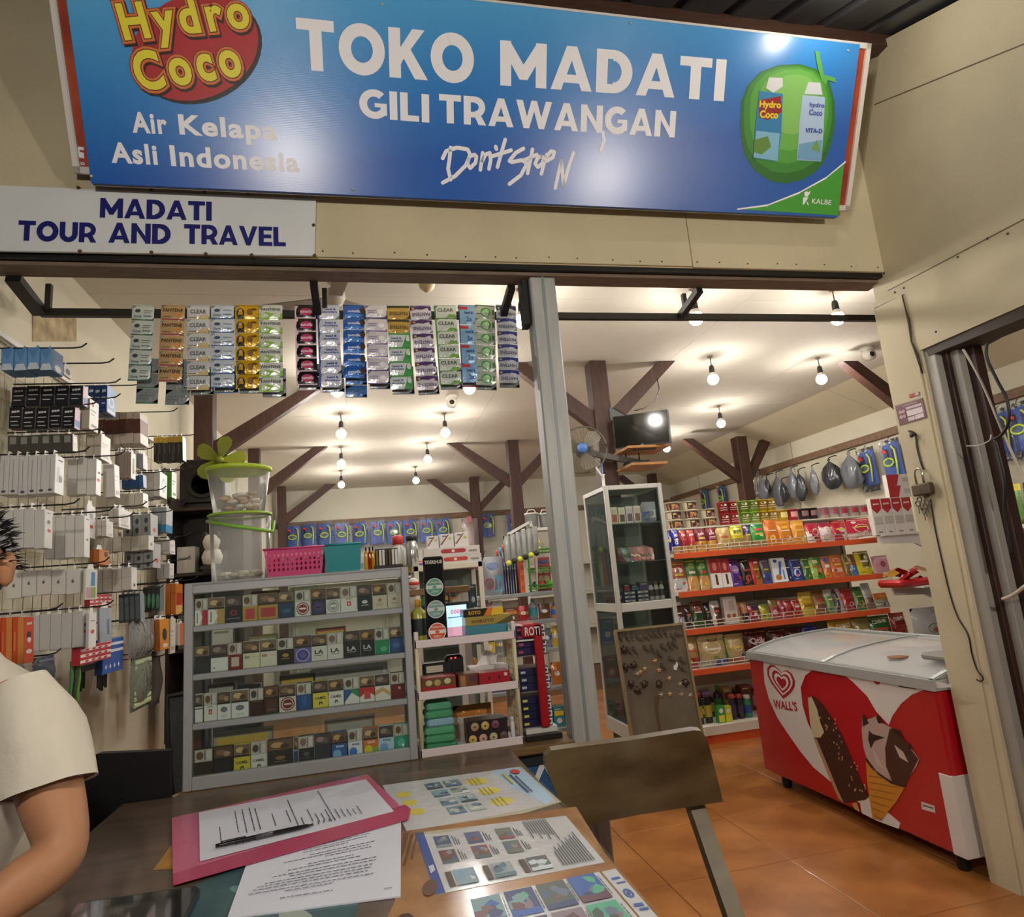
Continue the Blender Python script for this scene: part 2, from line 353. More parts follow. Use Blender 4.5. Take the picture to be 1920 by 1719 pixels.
# lamps of the terrace, hung from its roof
LM = mat('fff4e4', .3, emit=LAMP)
lam = MB(); lam.lathe([(.006, .06), (.028, .05), (.045, .02), (.05, -.005), (.042, -.035), (.02, -.05), (.003, -.054)], LM, 10); lam_me = lam.mesh('globe')
for x, y, z, lb in ((-.42, -.1, 2.28, 'lit lamp over the terrace left of the photographer'), (1.88, -.1, 2.28, 'lit lamp over the terrace right of the photographer'), (1.9, 1.72, 3.437, 'lit lamp under the terrace roof near the blue banner')):
    t = thing('terrace_lamp', lb, 'lamp', (x, y, z))
    o = put(lam_me, 'globe', t)
    if z > 3: o.scale = (.45, .45, .45); o.material_slots[0].link = 'OBJECT'; o.material_slots[0].material = mat('fff4e4', .3, emit=LAMP*.3); k = .45 if z > 3 else 1
    m = MB(); m.lathe([(.004, .12*k), (.018*k, .115*k), (.024*k, .06*k), (.02*k, .052*k)], '2a2826', 12); m.obj('socket', t)
    m = MB(); m.tube([(0, 0, .11*k), (0, 0, RZ(y)-z)], .004, '2a2826', 6); m.obj('cord', t)

# ================================================================ signs
def raw_text(s, bold, space=1.05, res=4):
    k = ('raw', s, bold, space, res)
    if k in _txt: return _txt[k]
    c = bpy.data.curves.new('lettering', 'FONT'); c.body = s; c.size = 1; c.offset = bold; c.resolution_u = res; c.space_character = space
    o = bpy.data.objects.new('lettering', c); me = bpy.data.meshes.new_from_object(o)
    _txt[k] = ([tuple(p.co) for p in me.vertices], [tuple(p.vertices) for p in me.polygons])
    bpy.data.objects.remove(o); bpy.data.meshes.remove(me); bpy.data.curves.remove(c)
    return _txt[k]
def layered(mb, s, corner, ux, uy, w, h, layers, n, space=1.1):
    """outlined lettering: (bold, colour) from the back layer to the front"""
    v, f = raw_text(s, 0., space); xs = [p[0] for p in v]; ys = [p[1] for p in v]; x0, y0 = min(xs), min(ys); sx = w/(max(xs)-x0); sy = h/(max(ys)-y0)
    for i, (b, col) in enumerate(layers):
        v, f = raw_text(s, b, space)
        mb.add([corner+ux*((p[0]-x0)*sx)+uy*((p[1]-y0)*sy)+n*(.0006*i) for p in v], f, col)
def arc(cx, cy, rx, ry, t, a0, a1, n=14):
    A = [math.radians(a0+(a1-a0)*k/n) for k in range(n+1)]
    return [[(cx+rx*math.cos(A[k]), cy+ry*math.sin(A[k])), (cx+rx*math.cos(A[k+1]), cy+ry*math.sin(A[k+1])), (cx+(rx-t)*math.cos(A[k+1]), cy+(ry-t*.92)*math.sin(A[k+1])), (cx+(rx-t)*math.cos(A[k]), cy+(ry-t*.92)*math.sin(A[k]))] for k in range(n)]
def R_(x0, y0, x1, y1): return [(x0, y0), (x1, y0), (x1, y1), (x0, y1)]
T_ = .27
GLY = {'T': (.82, [R_(0, 1-.22, .82, 1), R_(.41-T_/2, 0, .41+T_/2, .79)]), 'O': (1.02, arc(.51, .5, .52, .515, T_*1.02, 0, 360, 28)), 'I': (T_, [R_(0, 0, T_, 1)]), 'L': (.66, [R_(0, 0, T_, 1), R_(T_, 0, .66, .21)]),
 'K': (.88, [R_(0, 0, T_, 1), [(T_, .28), (.33, .38), (.84, 1), (.55, 1), (T_, .62)], [(.30, .55), (.46, .66), (.90, 0), (.59, 0), (.33, .42)]]),
 'M': (1.06, [R_(0, 0, T_*.92, 1), R_(1.06-T_*.92, 0, 1.06, 1), [(0, 1), (.22, 1), (.53, .50), (.53, .16), (.44, .16), (.20, .58)], [(1.06, 1), (.84, 1), (.53, .50), (.53, .16), (.62, .16), (.86, .58)]]),
 'A': (.98, [[(0, 0), (.25, 0), (.49, .68), (.61, 1), (.37, 1)], [(.98, 0), (.73, 0), (.49, .68), (.37, 1), (.61, 1)], R_(.24, .17, .74, .36)]),
 'D': (.88, [R_(0, 0, T_, 1), R_(T_, 0, .42, .21), R_(T_, .79, .42, 1)]+arc(.40, .5, .48, .5, T_, -90, 90)), 'N': (.90, [R_(0, 0, T_*.95, 1), R_(.90-T_*.95, 0, .90, 1), [(0, 1), (.22, 1), (.90, .0), (.68, 0)]]),
 'R': (.84, [R_(0, 0, T_, 1), R_(T_, .79, .44, 1), R_(T_, .26, .44, .46), [(.36, .40), (.62, .40), (.86, 0), (.57, 0)]]+arc(.42, .63, .40, .37, T_*.92, -90, 90)),
 'W': (1.42, [[(0, 1), (.26, 1), (.46, .32), (.52, 0), (.30, 0)], [(.30, 0), (.52, 0), (.71, .62), (.82, 1), (.60, 1)], [(1.42, 1), (1.17, 1), (.97, .32), (.90, 0), (1.12, 0)], [(1.12, 0), (.90, 0), (.71, .62), (.60, 1), (.82, 1)]]),
 'G': (.94, arc(.51, .5, .52, .515, T_, 48, 318, 22)+[R_(.52, .40, .94, .54), R_(.72, .12, .94, .54)]), 'V': (.98, [[(0, 1), (.26, 1), (.49, .36), (.60, 0), (.38, 0)], [(.98, 1), (.72, 1), (.49, .36), (.38, 0), (.60, 0)]]),
 'E': (.72, [R_(0, 0, T_, 1), R_(T_, 0, .72, .2), R_(T_, .4, .67, .59), R_(T_, .8, .72, 1)]), 'U': (.88, [R_(0, .4, T_, 1), R_(.88-T_, .4, .88, 1)]+arc(.44, .41, .44, .42, T_, 180, 360))}
def block(mb, s, o, ux, uy, w, h, m, gap=.10):
    tot = sum(GLY[c][0] for c in s)+gap*(len(s)-1); x = 0; kx = w/tot; n = ux.cross(uy).normalized(); n = n if n.y < 0 else -n
    for c in s:
        for i, q in enumerate(GLY[c][1]): mb.poly([o+ux*((x+p[0])*kx)+uy*(p[1]*h)+n*(.00012*(i % 8)) for p in q], m)
        x += GLY[c][0]+gap
SX0, SX1 = -.894, 2.126
SO = Vector((SX0, 2.30, 2.842)); SU = Vector((1, 0, 0)); SV = Vector((0, -.30, .628)).normalized(); SN = SU.cross(SV); SN = SN if SN.y < 0 else -SN
SL = .695
def sg(x, y, off=0.): return onP(x, y, SO+SN*off, SN)
def sgv(*pts, off=0.): return [sg(x, y, off) for x, y in pts]
bm = bpy.data.materials.new('printed_banner'); bm.use_nodes = True; nt = bm.node_tree; b = nt.nodes['Principled BSDF']
b.inputs['Roughness'].default_value = .30; b.inputs['Coat Weight'].default_value = .6; b.inputs['Coat Roughness'].default_value = .27
tc = nt.nodes.new('ShaderNodeTexCoord'); sp = nt.nodes.new('ShaderNodeSeparateXYZ'); nt.links.new(tc.outputs['Object'], sp.inputs[0])
ma = nt.nodes.new('ShaderNodeMath'); ma.operation = 'MULTIPLY_ADD'; nt.links.new(sp.outputs['X'], ma.inputs[0]); ma.inputs[1].default_value = -.12; nt.links.new(sp.outputs['Y'], ma.inputs[2])
rp = nt.nodes.new('ShaderNodeValToRGB'); nt.links.new(ma.outputs[0], rp.inputs[0])
e = rp.color_ramp.elements; e[0].position = -.0; e[0].color = (*lin('1a5cba'), 1); e[1].position = .62; e[1].color = (*lin('58b2ec'), 1)
x = rp.color_ramp.elements.new(.25); x.color = (*lin('2c82d2'), 1)
nt.links.new(rp.outputs[0], b.inputs['Base Color'])
wv = nt.nodes.new('ShaderNodeTexWave'); wv.bands_direction = 'Y'; wv.inputs['Scale'].default_value = 55; wv.inputs['Distortion'].default_value = .6; nt.links.new(tc.outputs['Object'], wv.inputs['Vector'])
bp = nt.nodes.new('ShaderNodeBump'); bp.inputs['Strength'].default_value = .06; bp.inputs['Distance'].default_value = .002; nt.links.new(wv.outputs['Fac'], bp.inputs['Height']); nt.links.new(bp.outputs[0], b.inputs['Normal'])

ban = thing('shop_banner', 'large blue leaning shop banner with white shop name and coconut picture', 'sign', SO)
ROTB = Matrix((SU, SV, SN)).transposed().to_euler()
W = SX1-SX0
mb = MB(); mb.rbx(0, W, 0, SL, -.018, 0, bm, .002); mb.obj('banner_sheet', ban, rot=ROTB)
def bpart(mb, name): return mb.obj(name, ban, loc=-SO)
mb = MB(); mb.v = []; 
for a, c in (((0, -.004), (W, .012)),):
    q = [SO+SU*a[0]+SV*a[1], SO+SU*c[0]+SV*a[1], SO+SU*c[0]+SV*c[1], SO+SU*a[0]+SV*c[1]]
mb.prism([p-SN*.03 for p in q], SN*.011, 'a9b4bd'); bpart(mb, 'bottom_frame')
WHITE = mat('f2f4fc', .45); L1 = .001
def stext(s, x0, yb0, x1, yb1, hpx, m, name='lettering', bold=.03, sp=1.05, off=L1):
    a = sg(x0, yb0, off); c = sg(x1, yb1, off); ux = (c-a); w = ux.length; ux.normalize(); uy = SN.cross(ux); uy = uy if uy.z > 0 else -uy
    top = sg(x0, yb0-hpx, off); h = (top-a).dot(uy); mb = MB(); (block(mb, s, a, ux, uy, w, h, m) if bold == .045 else layered(mb, s, a, ux, uy, w, h, [(bold, m)], SN, sp)); return bpart(mb, name)
stext('TOKO', 560, 130, 888, 158, 97, WHITE, bold=.045)
stext('MADATI', 938, 160, 1357, 190, 85, WHITE, bold=.045)
stext('GILI', 675, 220, 805, 230, 54, WHITE, bold=.045)
stext('TRAWANGAN', 824, 230, 1265, 258, 54, WHITE, bold=.045)
stext('Air', 251, 247, 313, 250, 36, WHITE, bold=.034, sp=1.12)
stext('Kelapa', 340, 262, 519, 273, 46, WHITE, bold=.034, sp=1.12)
stext('Asli', 212, 304, 295, 308, 36, WHITE, bold=.034, sp=1.12)
stext('Indonesia', 323, 310, 560, 322, 36, WHITE, bold=.034, sp=1.12)
def stroke(mb, pts, r, m, off=.0015):
    P = [sg(560+x/3, y/3, off) for x, y in pts]
    for i in range(len(P)-1):
        d = (P[i+1]-P[i]); d.normalize(); q = SN.cross(d)*r
        mb.add([P[i]+q, P[i]-q, P[i+1]-q, P[i+1]+q], [(0, 1, 2, 3)], m)
    for p in P: mb.ell(p+SN*.0002, SU, SV, r, r, m, 8)
STK = ([(855, 830), (848, 900), (840, 950), (855, 1010)], [(810, 890), (830, 850), (890, 830), (950, 840), (965, 870), (940, 930), (880, 990), (810, 1028)],
           [(990, 870), (960, 880), (948, 920), (965, 945), (995, 915), (1000, 880), (985, 870)], [(1035, 860), (1022, 955)], [(1026, 920), (1050, 870), (1075, 860), (1080, 900), (1070, 950)],
           [(1108, 825), (1112, 838)], [(1162, 785), (1140, 860), (1118, 940)], [(1085, 880), (1195, 845)], [(1265, 835), (1220, 860), (1185, 905), (1200, 912), (1255, 900), (1285, 920), (1250, 985), (1185, 1035)],
           [(1315, 840), (1300, 915), (1288, 975)], [(1270, 900), (1340, 870)], [(1365, 880), (1345, 885), (1330, 920), (1345, 940), (1370, 920), (1380, 890), (1365, 880)], [(1395, 870), (1380, 920), (1365, 978)], [(1385, 890), (1420, 850), (1438, 855), (1430, 885), (1395, 905)],
           [(1478, 905), (1460, 980), (1443, 1058)], [(1478, 905), (1490, 1045)], [(1490, 1045), (1515, 950), (1545, 860)], [(1712, 745), (1718, 790), (1700, 845)])
for g0, g1 in ((0, 8), (8, 14), (14, 17), (17, 18)):
    mb = MB()
    for st in STK[g0:g1]: stroke(mb, st, .0072, WHITE)
    bpart(mb, 'handwritten_lettering')
# round red logo with yellow outlined letters
def sell(cx, cy, rx, ry, rot, m, off, n=36):
    c, s_ = math.cos(rot), math.sin(rot)
    mb.poly([sg(cx+rx*math.cos(a)*c-ry*math.sin(a)*s_, cy+rx*math.cos(a)*s_+ry*math.sin(a)*c, off) for a in [2*math.pi*k/n for k in range(n)]], m)
mb = MB(); sell(372, 93, 122, 100, -.35, '1c0d10', .0008); sell(366, 88, 121, 98, -.35, 'b01f2a', .0014); bpart(mb, 'logo_disc')
def logo(s, x0, y0, x1, y1, hpx):
    a = sg(x0, y0, .003); c = sg(x1, y1, .003); ux = c-a; w = ux.length; ux.normalize(); uy = SN.cross(ux); uy = uy if uy.z > 0 else -uy
    top = sg(x0, y0-hpx, .003); mb = MB()
    layered(mb, s, a-SV*.006+SU*.004, ux, uy, w, (top-a).dot(uy), [(.115, '1a0c0c')], SN, 1.30)
    layered(mb, s, a+SN*.001, ux, uy, w, (top-a).dot(uy), [(.115, '6b1414'), (.10, 'd9742c'), (.055, '5a1a10'), (.035, 'e6dc35')], SN, 1.30)
    bpart(mb, 'logo_lettering')
logo('Hydro', 243, 94, 474, 70, 86); logo('Coco', 266, 170, 455, 140, 72)
# coconut with two drink cartons
mb = MB(); GRN = ['2f7a2a', '4f9c3a', '74b556', '63ab48']
outl = [(1388, 225), (1390, 190), (1402, 160), (1425, 135), (1460, 122), (1500, 120), (1532, 130), (1556, 155), (1565, 190), (1566, 230), (1560, 265), (1548, 300), (1530, 322), (1505, 337), (1475, 344), (1445, 340), (1415, 320), (1396, 290), (1389, 255)]
mb.poly(sgv(*outl, off=.001), '2c6f2b')
for k, (cx, cy, sc, col) in enumerate(((1478, 222, .93, '3d8a33'), (1480, 215, .83, '52a03e'), (1484, 205, .70, '69b04e'), (1488, 195, .52, '80bd62'))):
    mb.poly(sgv(*[(cx+(x-1478)*sc, cy+(y-230)*sc*.97) for x, y in outl], off=.0014+.0004*k), col)
mb.poly(sgv((1528, 95), (1536, 97), (1545, 140), (1566, 146), (1568, 155), (1552, 150), (1548, 160), (1540, 150), (1533, 125), off=.0034), '5aa64a')
bpart(mb, 'coconut_picture')
mb = MB()
mb.poly(sgv((1424, 170), (1468, 176), (1465, 250), (1458, 303), (1412, 296), (1416, 240), off=.0036), '2b7fb4')
mb.poly(sgv((1442, 145), (1467, 146), (1468, 162), (1450, 174), (1436, 165), off=.0042), 'd4d8dc')
mb.poly(sgv((1418, 245), (1462, 250), (1458, 302), (1413, 295), off=.004), '7fb6d6'); mb.poly(sgv((1415, 262), (1440, 255), (1446, 275), (1428, 290), (1413, 285), off=.0044), '5d8a3c')
mb.poly(sgv((1422, 188), (1464, 180), (1466, 210), (1440, 225), (1424, 220), off=.004), '8e1b22')
mb.poly(sgv((1505, 178), (1547, 182), (1544, 250), (1540, 303), (1494, 300), (1499, 230), off=.0036), 'a9c3e2')
mb.poly(sgv((1516, 154), (1538, 155), (1542, 178), (1508, 176), off=.0042), 'ccd4de')
mb.poly(sgv((1498, 270), (1542, 262), (1540, 302), (1495, 299), off=.004), '6fa3c8'); mb.poly(sgv((1520, 280), (1532, 262), (1538, 285), off=.0044), '6fa055'); bpart(mb, 'carton_picture')
stext('Hydro', 1424, 204, 1463, 206, 15, 'e3c52c', bold=.05, off=.005); stext('Coco', 1425, 220, 1458, 222, 13, 'e3c52c', bold=.05, off=.005)
stext('hydro', 1518, 202, 1545, 204, 10, '4a5aa8', bold=.04, off=.005); stext('Coco', 1517, 215, 1541, 217, 10, '4a5aa8', bold=.04, off=.005); stext('VITA-D', 1510, 248, 1541, 250, 8, '33439a', bold=.04, off=.005)
mb = MB(); mb.poly(sgv((1382, 392), (1440, 384), (1500, 360), (1550, 332), (1585, 302), (1582, 312), (1572, 404), off=.001), '46a23a')
P1 = [(1382, 391), (1440, 383), (1500, 359), (1550, 331), (1586, 301)]
for i in range(4):
    (a, c), (d, e_) = P1[i], P1[i+1]; mb.poly(sgv((a, c), (d, e_), (d, e_+3.5), (a, c+2.5), off=.0016), WHITE)
bpart(mb, 'green_corner')
stext('KALBE', 1522, 381, 1558, 384, 9, WHITE, bold=.01, off=.002)
mb = MB()
for pts in ([(1508, 361), (1513, 358), (1517, 364), (1514, 369), (1509, 368)], [(1506, 370), (1516, 370), (1511, 377), (1507, 384), (1505, 383)], [(1511, 374), (1517, 384), (1514, 384)], [(1514, 362), (1520, 357), (1517, 366)]):
    mb.poly(sgv(*pts, off=.002), WHITE)
bpart(mb, 'figure_emblem')
for x, y in ((716, 8), (1182, 43), (171, 330), (662, 355), (1590, 95)):
    p = sg(x, y, .001); mb = MB(); mb.lathe([(.006, 0), (.004, -.003)], 'b8bcc0', 8, p, 'y'); bpart(mb, 'screw')
# older sign behind the banner
old = thing('old_sign', 'older orange sign with white frame peeking out behind the blue banner', 'sign', SO)
mb = MB(); bk = -.055
a0 = sg(140, 325, bk); a1 = sg(1591, 386, bk); ou = SU; zb = 0
x0 = a0.x; x1 = a1.x; v0 = (a0-SO).dot(SV); vt = .72
def oq(xa, xb, va, vb, off): return [Vector((xx, 0, 0))+Vector((0, SO.y, SO.z))+SV*vv+SN*off for xx, vv in ((xa, va), (xb, va), (xb, vb), (xa, vb))]
mb.prism(oq(x0+.02, x1-.02, v0+.02, vt-.02, bk-.02), SN*.02, mat('c0512a', .4, var=.4, scale=5, h2='8e2a18')); mb.obj('panel', old, loc=-SO)
mb = MB()
for q in ((x0, x0+.022, v0, vt), (x1-.022, x1, v0, vt), (x0, x1, v0, v0+.022), (x0, x1, vt-.022, vt)): mb.prism(oq(*q, bk-.025), SN*.035, 'd8d4cf')
mb.obj('frame', old, loc=-SO)
mb = MB(); mb.poly([sg(x, y, bk+.001) for x, y in ((141, 274), (157, 276), (157, 282), (149, 281), (150, 285), (157, 286), (158, 297), (143, 295))], WHITE)
p = sg(146, 309, bk+.002); layered(mb, 'to', p, SU, SV, .022, .011, [(.03, WHITE)], SN); mb.obj('lettering', old, loc=-SO)
for x in (-.4, .5, 1.4):
    mb = MB(); mb.beam((x, 2.25, 3.25), (x, 2.395, 3.27), .03, .03, DARK); mb.obj('wall_bracket', old, loc=-SO)
# white travel board
TB = thing('travel_board', 'white board lettered MADATI TOUR AND TRAVEL nailed under the banner', 'sign', (0, 2.39, 0))
q = [onY(x, y, 2.385) for x, y in ((590, 481), (593, 375), (-220, 340), (-220, 468))]
mb = MB(); mb.prism([(p.x, -.012, p.z) for p in q], (0, .010, 0), mat('dfe4e6', .35, var=.06, scale=3)); mb.obj('panel', TB)
NAVY = '1b1f70'
for s_, x0, yb0, x1, yb1, h in (('MADATI', 187, 408, 397, 414, 37), ('TOUR', 33, 451, 180, 455, 38), ('AND', 203, 455, 320, 458, 38), ('TRAVEL', 345, 457, 536, 462, 37)):
    a = onY(x0, yb0, 2.377); c = onY(x1, yb1, 2.377); tp = onY(x0, yb0-h, 2.377); mb = MB(); block(mb, s_, Vector((a.x, -.0135, a.z)), Vector((1, 0, (c.z-a.z)/(c.x-a.x))), Vector((0, 0, 1)), c.x-a.x, tp.z-a.z, NAVY, .06); mb.obj('lettering', TB)
for x, y in ((147, 352), (284, 356), (383, 359), (465, 362), (585, 366), (588, 422), (590, 479), (472, 478), (386, 476), (284, 473), (150, 471)):
    p = onY(x, y, 2.378); mb = MB(); mb.lathe([(.007, 0), (.006, -.003), (.002, -.005)], '5a3a1e', 10, (p.x, -.012, p.z), 'y'); mb.obj('nail', TB)

# ================================================================ sachet strips
def foil(c, g=.22): return mat(c, g, metal=.15, coat=.6, bump=.35, bscale=45)
def pillow(w, h, t, zone, prints=(), nx=6, nz=6, crimp=.06, wr=.0, seed=0, back=None, gloss=.22, both=True):
    """filled flat packet; (0,0) is its bottom left, front faces -Y"""
    rnd = random.Random(seed); mb = MB(); ph = rnd.uniform(0, 6)
    def bulge(u, v):
        a = max(0, math.sin(math.pi*min(1, max(0, u))))**.6
        vv = (v-crimp)/(1-2*crimp); b = max(0, math.sin(math.pi*min(1, max(0, vv))))**.55
        return a*b
    def surf(u, v, eps=0.):
        return Vector((u*w, -(t/2*bulge(u, v)+eps+wr*math.sin(9*u+ph)*math.sin(7*v+ph*2)*bulge(u, v)), v*h))
    G = [(u, v) for v in [j/nz for j in range(nz+1)] for u in [i/nx for i in range(nx+1)]]
    V = [surf(u, v) for u, v in G]; n1 = nx+1
    for j in range(nz):
        for i in range(nx):
            a = j*n1+i; z = zone((i+.5)/nx, (j+.5)/nz); z = foil(z, gloss) if isinstance(z, str) else z
            k = mb.mi(z); mb.f.append((a, a+1, a+n1+1, a+n1)); mb.m.append(k); mb.s.append(True)
    mb.v += [tuple(p) for p in V]
    if both:
        bv = [(p.x, -p.y, p.z) for p in V]; mb.add(bv, [(j*n1+i, (j+1)*n1+i, (j+1)*n1+i+1, j*n1+i+1) for j in range(nz) for i in range(nx)], foil(back, gloss) if back else foil(zone(.5, .5), gloss) if isinstance(zone(.5, .5), str) else zone(.5, .5), True)
    printing(mb, surf, w, h, prints)
    return mb
def printing(mb, surf, w, h, prints, e0=.0012):
    for i, p in enumerate(prints):
        eps = e0+min(.0003, .0025/max(1, len(prints)))*i; k = p[0]
        if k == 'r':
            _, u0, v0, u1, v1, c = p; N = 4
            for a in range(N):
                ua, ub = u0+(u1-u0)*a/N, u0+(u1-u0)*(a+1)/N
                mb.poly([surf(ua, v0, eps), surf(ub, v0, eps), surf(ub, v1, eps), surf(ua, v1, eps)], c)
        elif k == 'p':
            mb.poly([surf(u, v, eps) for u, v in p[1]], p[2])
        elif k == 'e':
            _, u, v, ru, rv, c = p; mb.poly([surf(u+ru*math.cos(a), v+rv*math.sin(a), eps) for a in [2*math.pi*q/14 for q in range(14)]], c)
        elif k == 'o':
            _, u, v, ru, rv, c, r0 = p; A = [2*math.pi*q/16 for q in range(16)]
            P = [surf(u+ru*math.cos(a), v+rv*math.sin(a), eps) for a in A]+[surf(u+ru*r0*math.cos(a), v+rv*r0*math.sin(a), eps) for a in A]
            mb.add(P, [(q, (q+1) % 16, 16+(q+1) % 16, 16+q) for q in range(16)], c)
        elif k in 'tT':      # 't' text, 'T' upside-down text: centre u,v, width and height as fractions
            _, s_, u, v, wu, hv, c = p
            if s_ == '~':      # print too blurred to read in the photo: a few bars
                for j, (a, b) in enumerate(((-.5, -.22), (-.17, .12), (.17, .5))): mb.poly([surf(u+a*wu, v-hv*(.5-.1*j), eps), surf(u+b*wu, v-hv*(.45-.1*j), eps), surf(u+b*wu, v+hv*(.4+.08*j), eps), surf(u+a*wu, v+hv*.42, eps)], c)
                continue
            vv, f, asp = text_mesh(s_, .03, 2); sgn = 1 if k == 't' else -1
            mb.add([surf(u+sgn*(q[0]-.5)*wu, v+sgn*(q[1]-.5)*hv, eps) for q in vv], f, c)
D = lambda c: mat(c, .5)
SILV = mat('b9c2c4', .2, metal=.5); GOLDF = mat('b8912c', .2, metal=.55)
DES = {
 'dove_green': ('cdd8d4', [('r', .0, .0, 1, .09, '2f6a52'), ('e', .28, .62, .13, .13, '3a4a50'), ('t', 'Dove', .28, .25, .34, .16, '66747c'), ('r', .55, .62, .92, .66, '6d7c80'), ('r', .55, .48, .88, .51, '6d7c80'), ('r', .55, .25, .9, .3, '2f4a50')]),
 'pantene_gold': ('c8a878', [('t', 'PANTENE', .5, .68, .84, .24, '4a351c'), ('e', .72, .4, .16, .14, 'd08838'), ('r', .05, .04, .95, .12, 'a33a5a'), ('r', .1, .22, .45, .26, '7a5a30')]),
 'clear_gold': ('d8dde4', [('t', 'CLEAR', .5, .55, .72, .3, '5b6068'), ('p', [(.05, .04), (.45, .04), (.62, .3), (.95, .34), (.95, .0), (.05, .0)], 'cdb87a'), ('r', .04, .1, .42, .15, '9a7c30')]),
 'dove_blue': ('d6e2ee', [('r', 0, 0, 1, .1, '2d6ab0'), ('e', .28, .62, .13, .12, '39506c'), ('t', 'Dove', .28, .27, .32, .16, '5a7696'), ('r', .55, .6, .92, .65, '7a93b4'), ('r', .55, .28, .9, .34, '3a68a4')]),
 'gold_lady': ('d8ac14', [('e', .22, .42, .17, .38, '241a14'), ('e', .23, .6, .08, .13, 'd8a87c'), ('p', [(.08, .02), (.4, .02), (.32, .3), (.16, .3)], '1b1412'), ('e', .62, .5, .12, .26, '8a5a2a'), ('e', .8, .72, .12, .08, '6b4a10')]),
 'pantene_green': ('dfe6e0', [('t', 'PANTENE', .5, .72, .84, .2, '4d5a58'), ('p', [(0, .06), (.3, .0), (1, .1), (1, .48), (.6, .4), (.3, .5), (0, .42)], '8cc63a')]),
 'sun_pink': ('15121a', [('r', 0, 0, .14, 1, 'e9c9dc'), ('r', 0, 0, 1, .08, 'e6c4d8'), ('e', .55, .5, .3, .3, 'c2256e'), ('t', 'sunsilk', .55, .52, .56, .24, 'f0d8e4')]),
 'hs_blue': ('d5dcf0', [('r', 0, 0, .1, 1, '26369a'), ('t', 'head &', .6, .72, .5, .18, '3a4aa0'), ('t', 'shoulders', .58, .5, .66, .14, '3a4aa0'), ('e', .24, .25, .12, .14, 'f2f4fa')]),
 'sun_blue': ('2a66c4', [('t', 'sunsilk', .52, .5, .6, .22, 'dfe9fa'), ('e', .92, .6, .12, .3, '3a2420'), ('p', [(.05, .1), (.5, .02), (.95, .2), (.5, .3)], '4d92e0')]),
 'dove_purple': ('dcdae8', [('r', 0, 0, 1, .08, '5a3f8c'), ('r', .1, .55, .5, .6, '7b74a0'), ('r', .1, .4, .44, .44, '7b74a0'), ('e', .72, .45, .16, .2, 'f0f0f8')]),
 'pan_gold2': ('c2a050', [('T', 'PANTENE', .5, .4, .84, .26, '5a4214'), ('r', 0, .82, 1, .98, '3c3420')]),
 'hs_green': ('dfe8ec', [('p', [(.6, 0), (1, 0), (1, 1), (.8, 1), (.72, .5)], '2e9440'), ('r', 0, .88, 1, 1, '3aa048'), ('t', 'head &', .36, .62, .46, .16, '4a6a9a'), ('t', 'shoulders', .36, .42, .56, .13, '4a6a9a')]),
 'pan_purple': ('d9d6e4', [('T', 'PANTENE', .5, .34, .86, .24, '4b4570'), ('p', [(0, .62), (.3, .72), (1, .6), (1, .92), (.5, 1), (0, .9)], '4a2a68'), ('e', .14, .78, .06, .08, 'c9a84c')]),
 'clear_green': ('d2ddd8', [('t', 'CLEAR', .5, .62, .74, .28, '4f5a5a'), ('p', [(.05, .05), (.5, .05), (.65, .28), (.95, .3), (.95, .1), (.6, 0), (.05, 0)], '6aa63c'), ('r', 0, 0, .06, 1, '2f8a4a')]),
 'blue_cyan': ('8ab6dc', [('r', .05, .78, .55, .94, 'c0323c'), ('t', '2x', .62, .28, .34, .24, '24489c'), ('t', 'head &', .6, .62, .5, .15, '24489c'), ('r', 0, 0, .06, 1, '1d3a8a')]),
 'silver_green': ('b4c0b4', [('e', .52, .48, .26, .36, '2f9a3a'), ('e', .56, .56, .12, .16, 'a8dc9a'), ('r', .08, .3, .3, .38, '5f6a5f'), ('r', .84, .3, .95, .7, '4f6a4f')]),
 'pan_navy': ('cfd4e0', [('T', 'PANTENE', .5, .32, .84, .24, '4d5578'), ('p', [(0, .6), (.4, .72), (1, .62), (1, .94), (.5, 1), (0, .92)], '2c3f94'), ('e', .12, .78, .06, .08, 'd0b46a')]),
}
STRIPS = [('dove_green', 248, 290, 240, 281, 714, 5, 'grey and green soap sachet strip at the left end of the bar', 1), ('pantene_gold', 303, 347, 295, 341, 716, 5, 'tan and gold shampoo sachet strip beside the left-end green one', 1),
 ('clear_gold', 351, 393, 350, 393, 731, 6, 'white shampoo sachet strip with gold leaf bands', 0), ('dove_blue', 396, 438, 395, 440, 727, 6, 'white soap sachet strip with blue seams', 0),
 ('gold_lady', 440, 486, 443, 487, 728, 6, 'gold sachet strip picturing a dark-haired woman', 0), ('pantene_green', 486, 529, 486, 531, 735, 6, 'white sachet strip with lime green waves', 0),
 ('sun_pink', 551, 593, 557, 594, 722, 6, 'black sachet strip with pink discs', 0), ('hs_blue', 594, 636, 600, 641, 726, 6, 'pale sachet strip with dark blue left edge', 0), ('sun_blue', 641, 685, 646, 682, 709, 6, 'bright blue sachet strip hanging above a bulb', 1),
 ('dove_purple', 684, 725, 691, 729, 720, 6, 'pale lilac sachet strip with purple seams', 0), ('hs_green', 724, 768, 734, 773, 730, 6, 'sachet strip half gold, half white with green leaves', 0), ('pan_purple', 767, 808, 783, 821, 731, 6, 'sachet strip with purple waves and upside-down lettering', 0),
 ('clear_green', 813, 855, 825, 865, 721, 6, 'pale sachet strip with green leaf swooshes', 0), ('blue_cyan', 857, 892, 868, 895, 717, 4, 'light blue shampoo sachet strip with red tags', 0), ('silver_green', 890, 928, 893, 930, 722, 6, 'silver sachet strip with round green spots', 0), ('pan_navy', 930, 967, 936, 974, 718, 6, 'sachet strip with navy waves nearest the steel post', 0)]
YS = 2.712
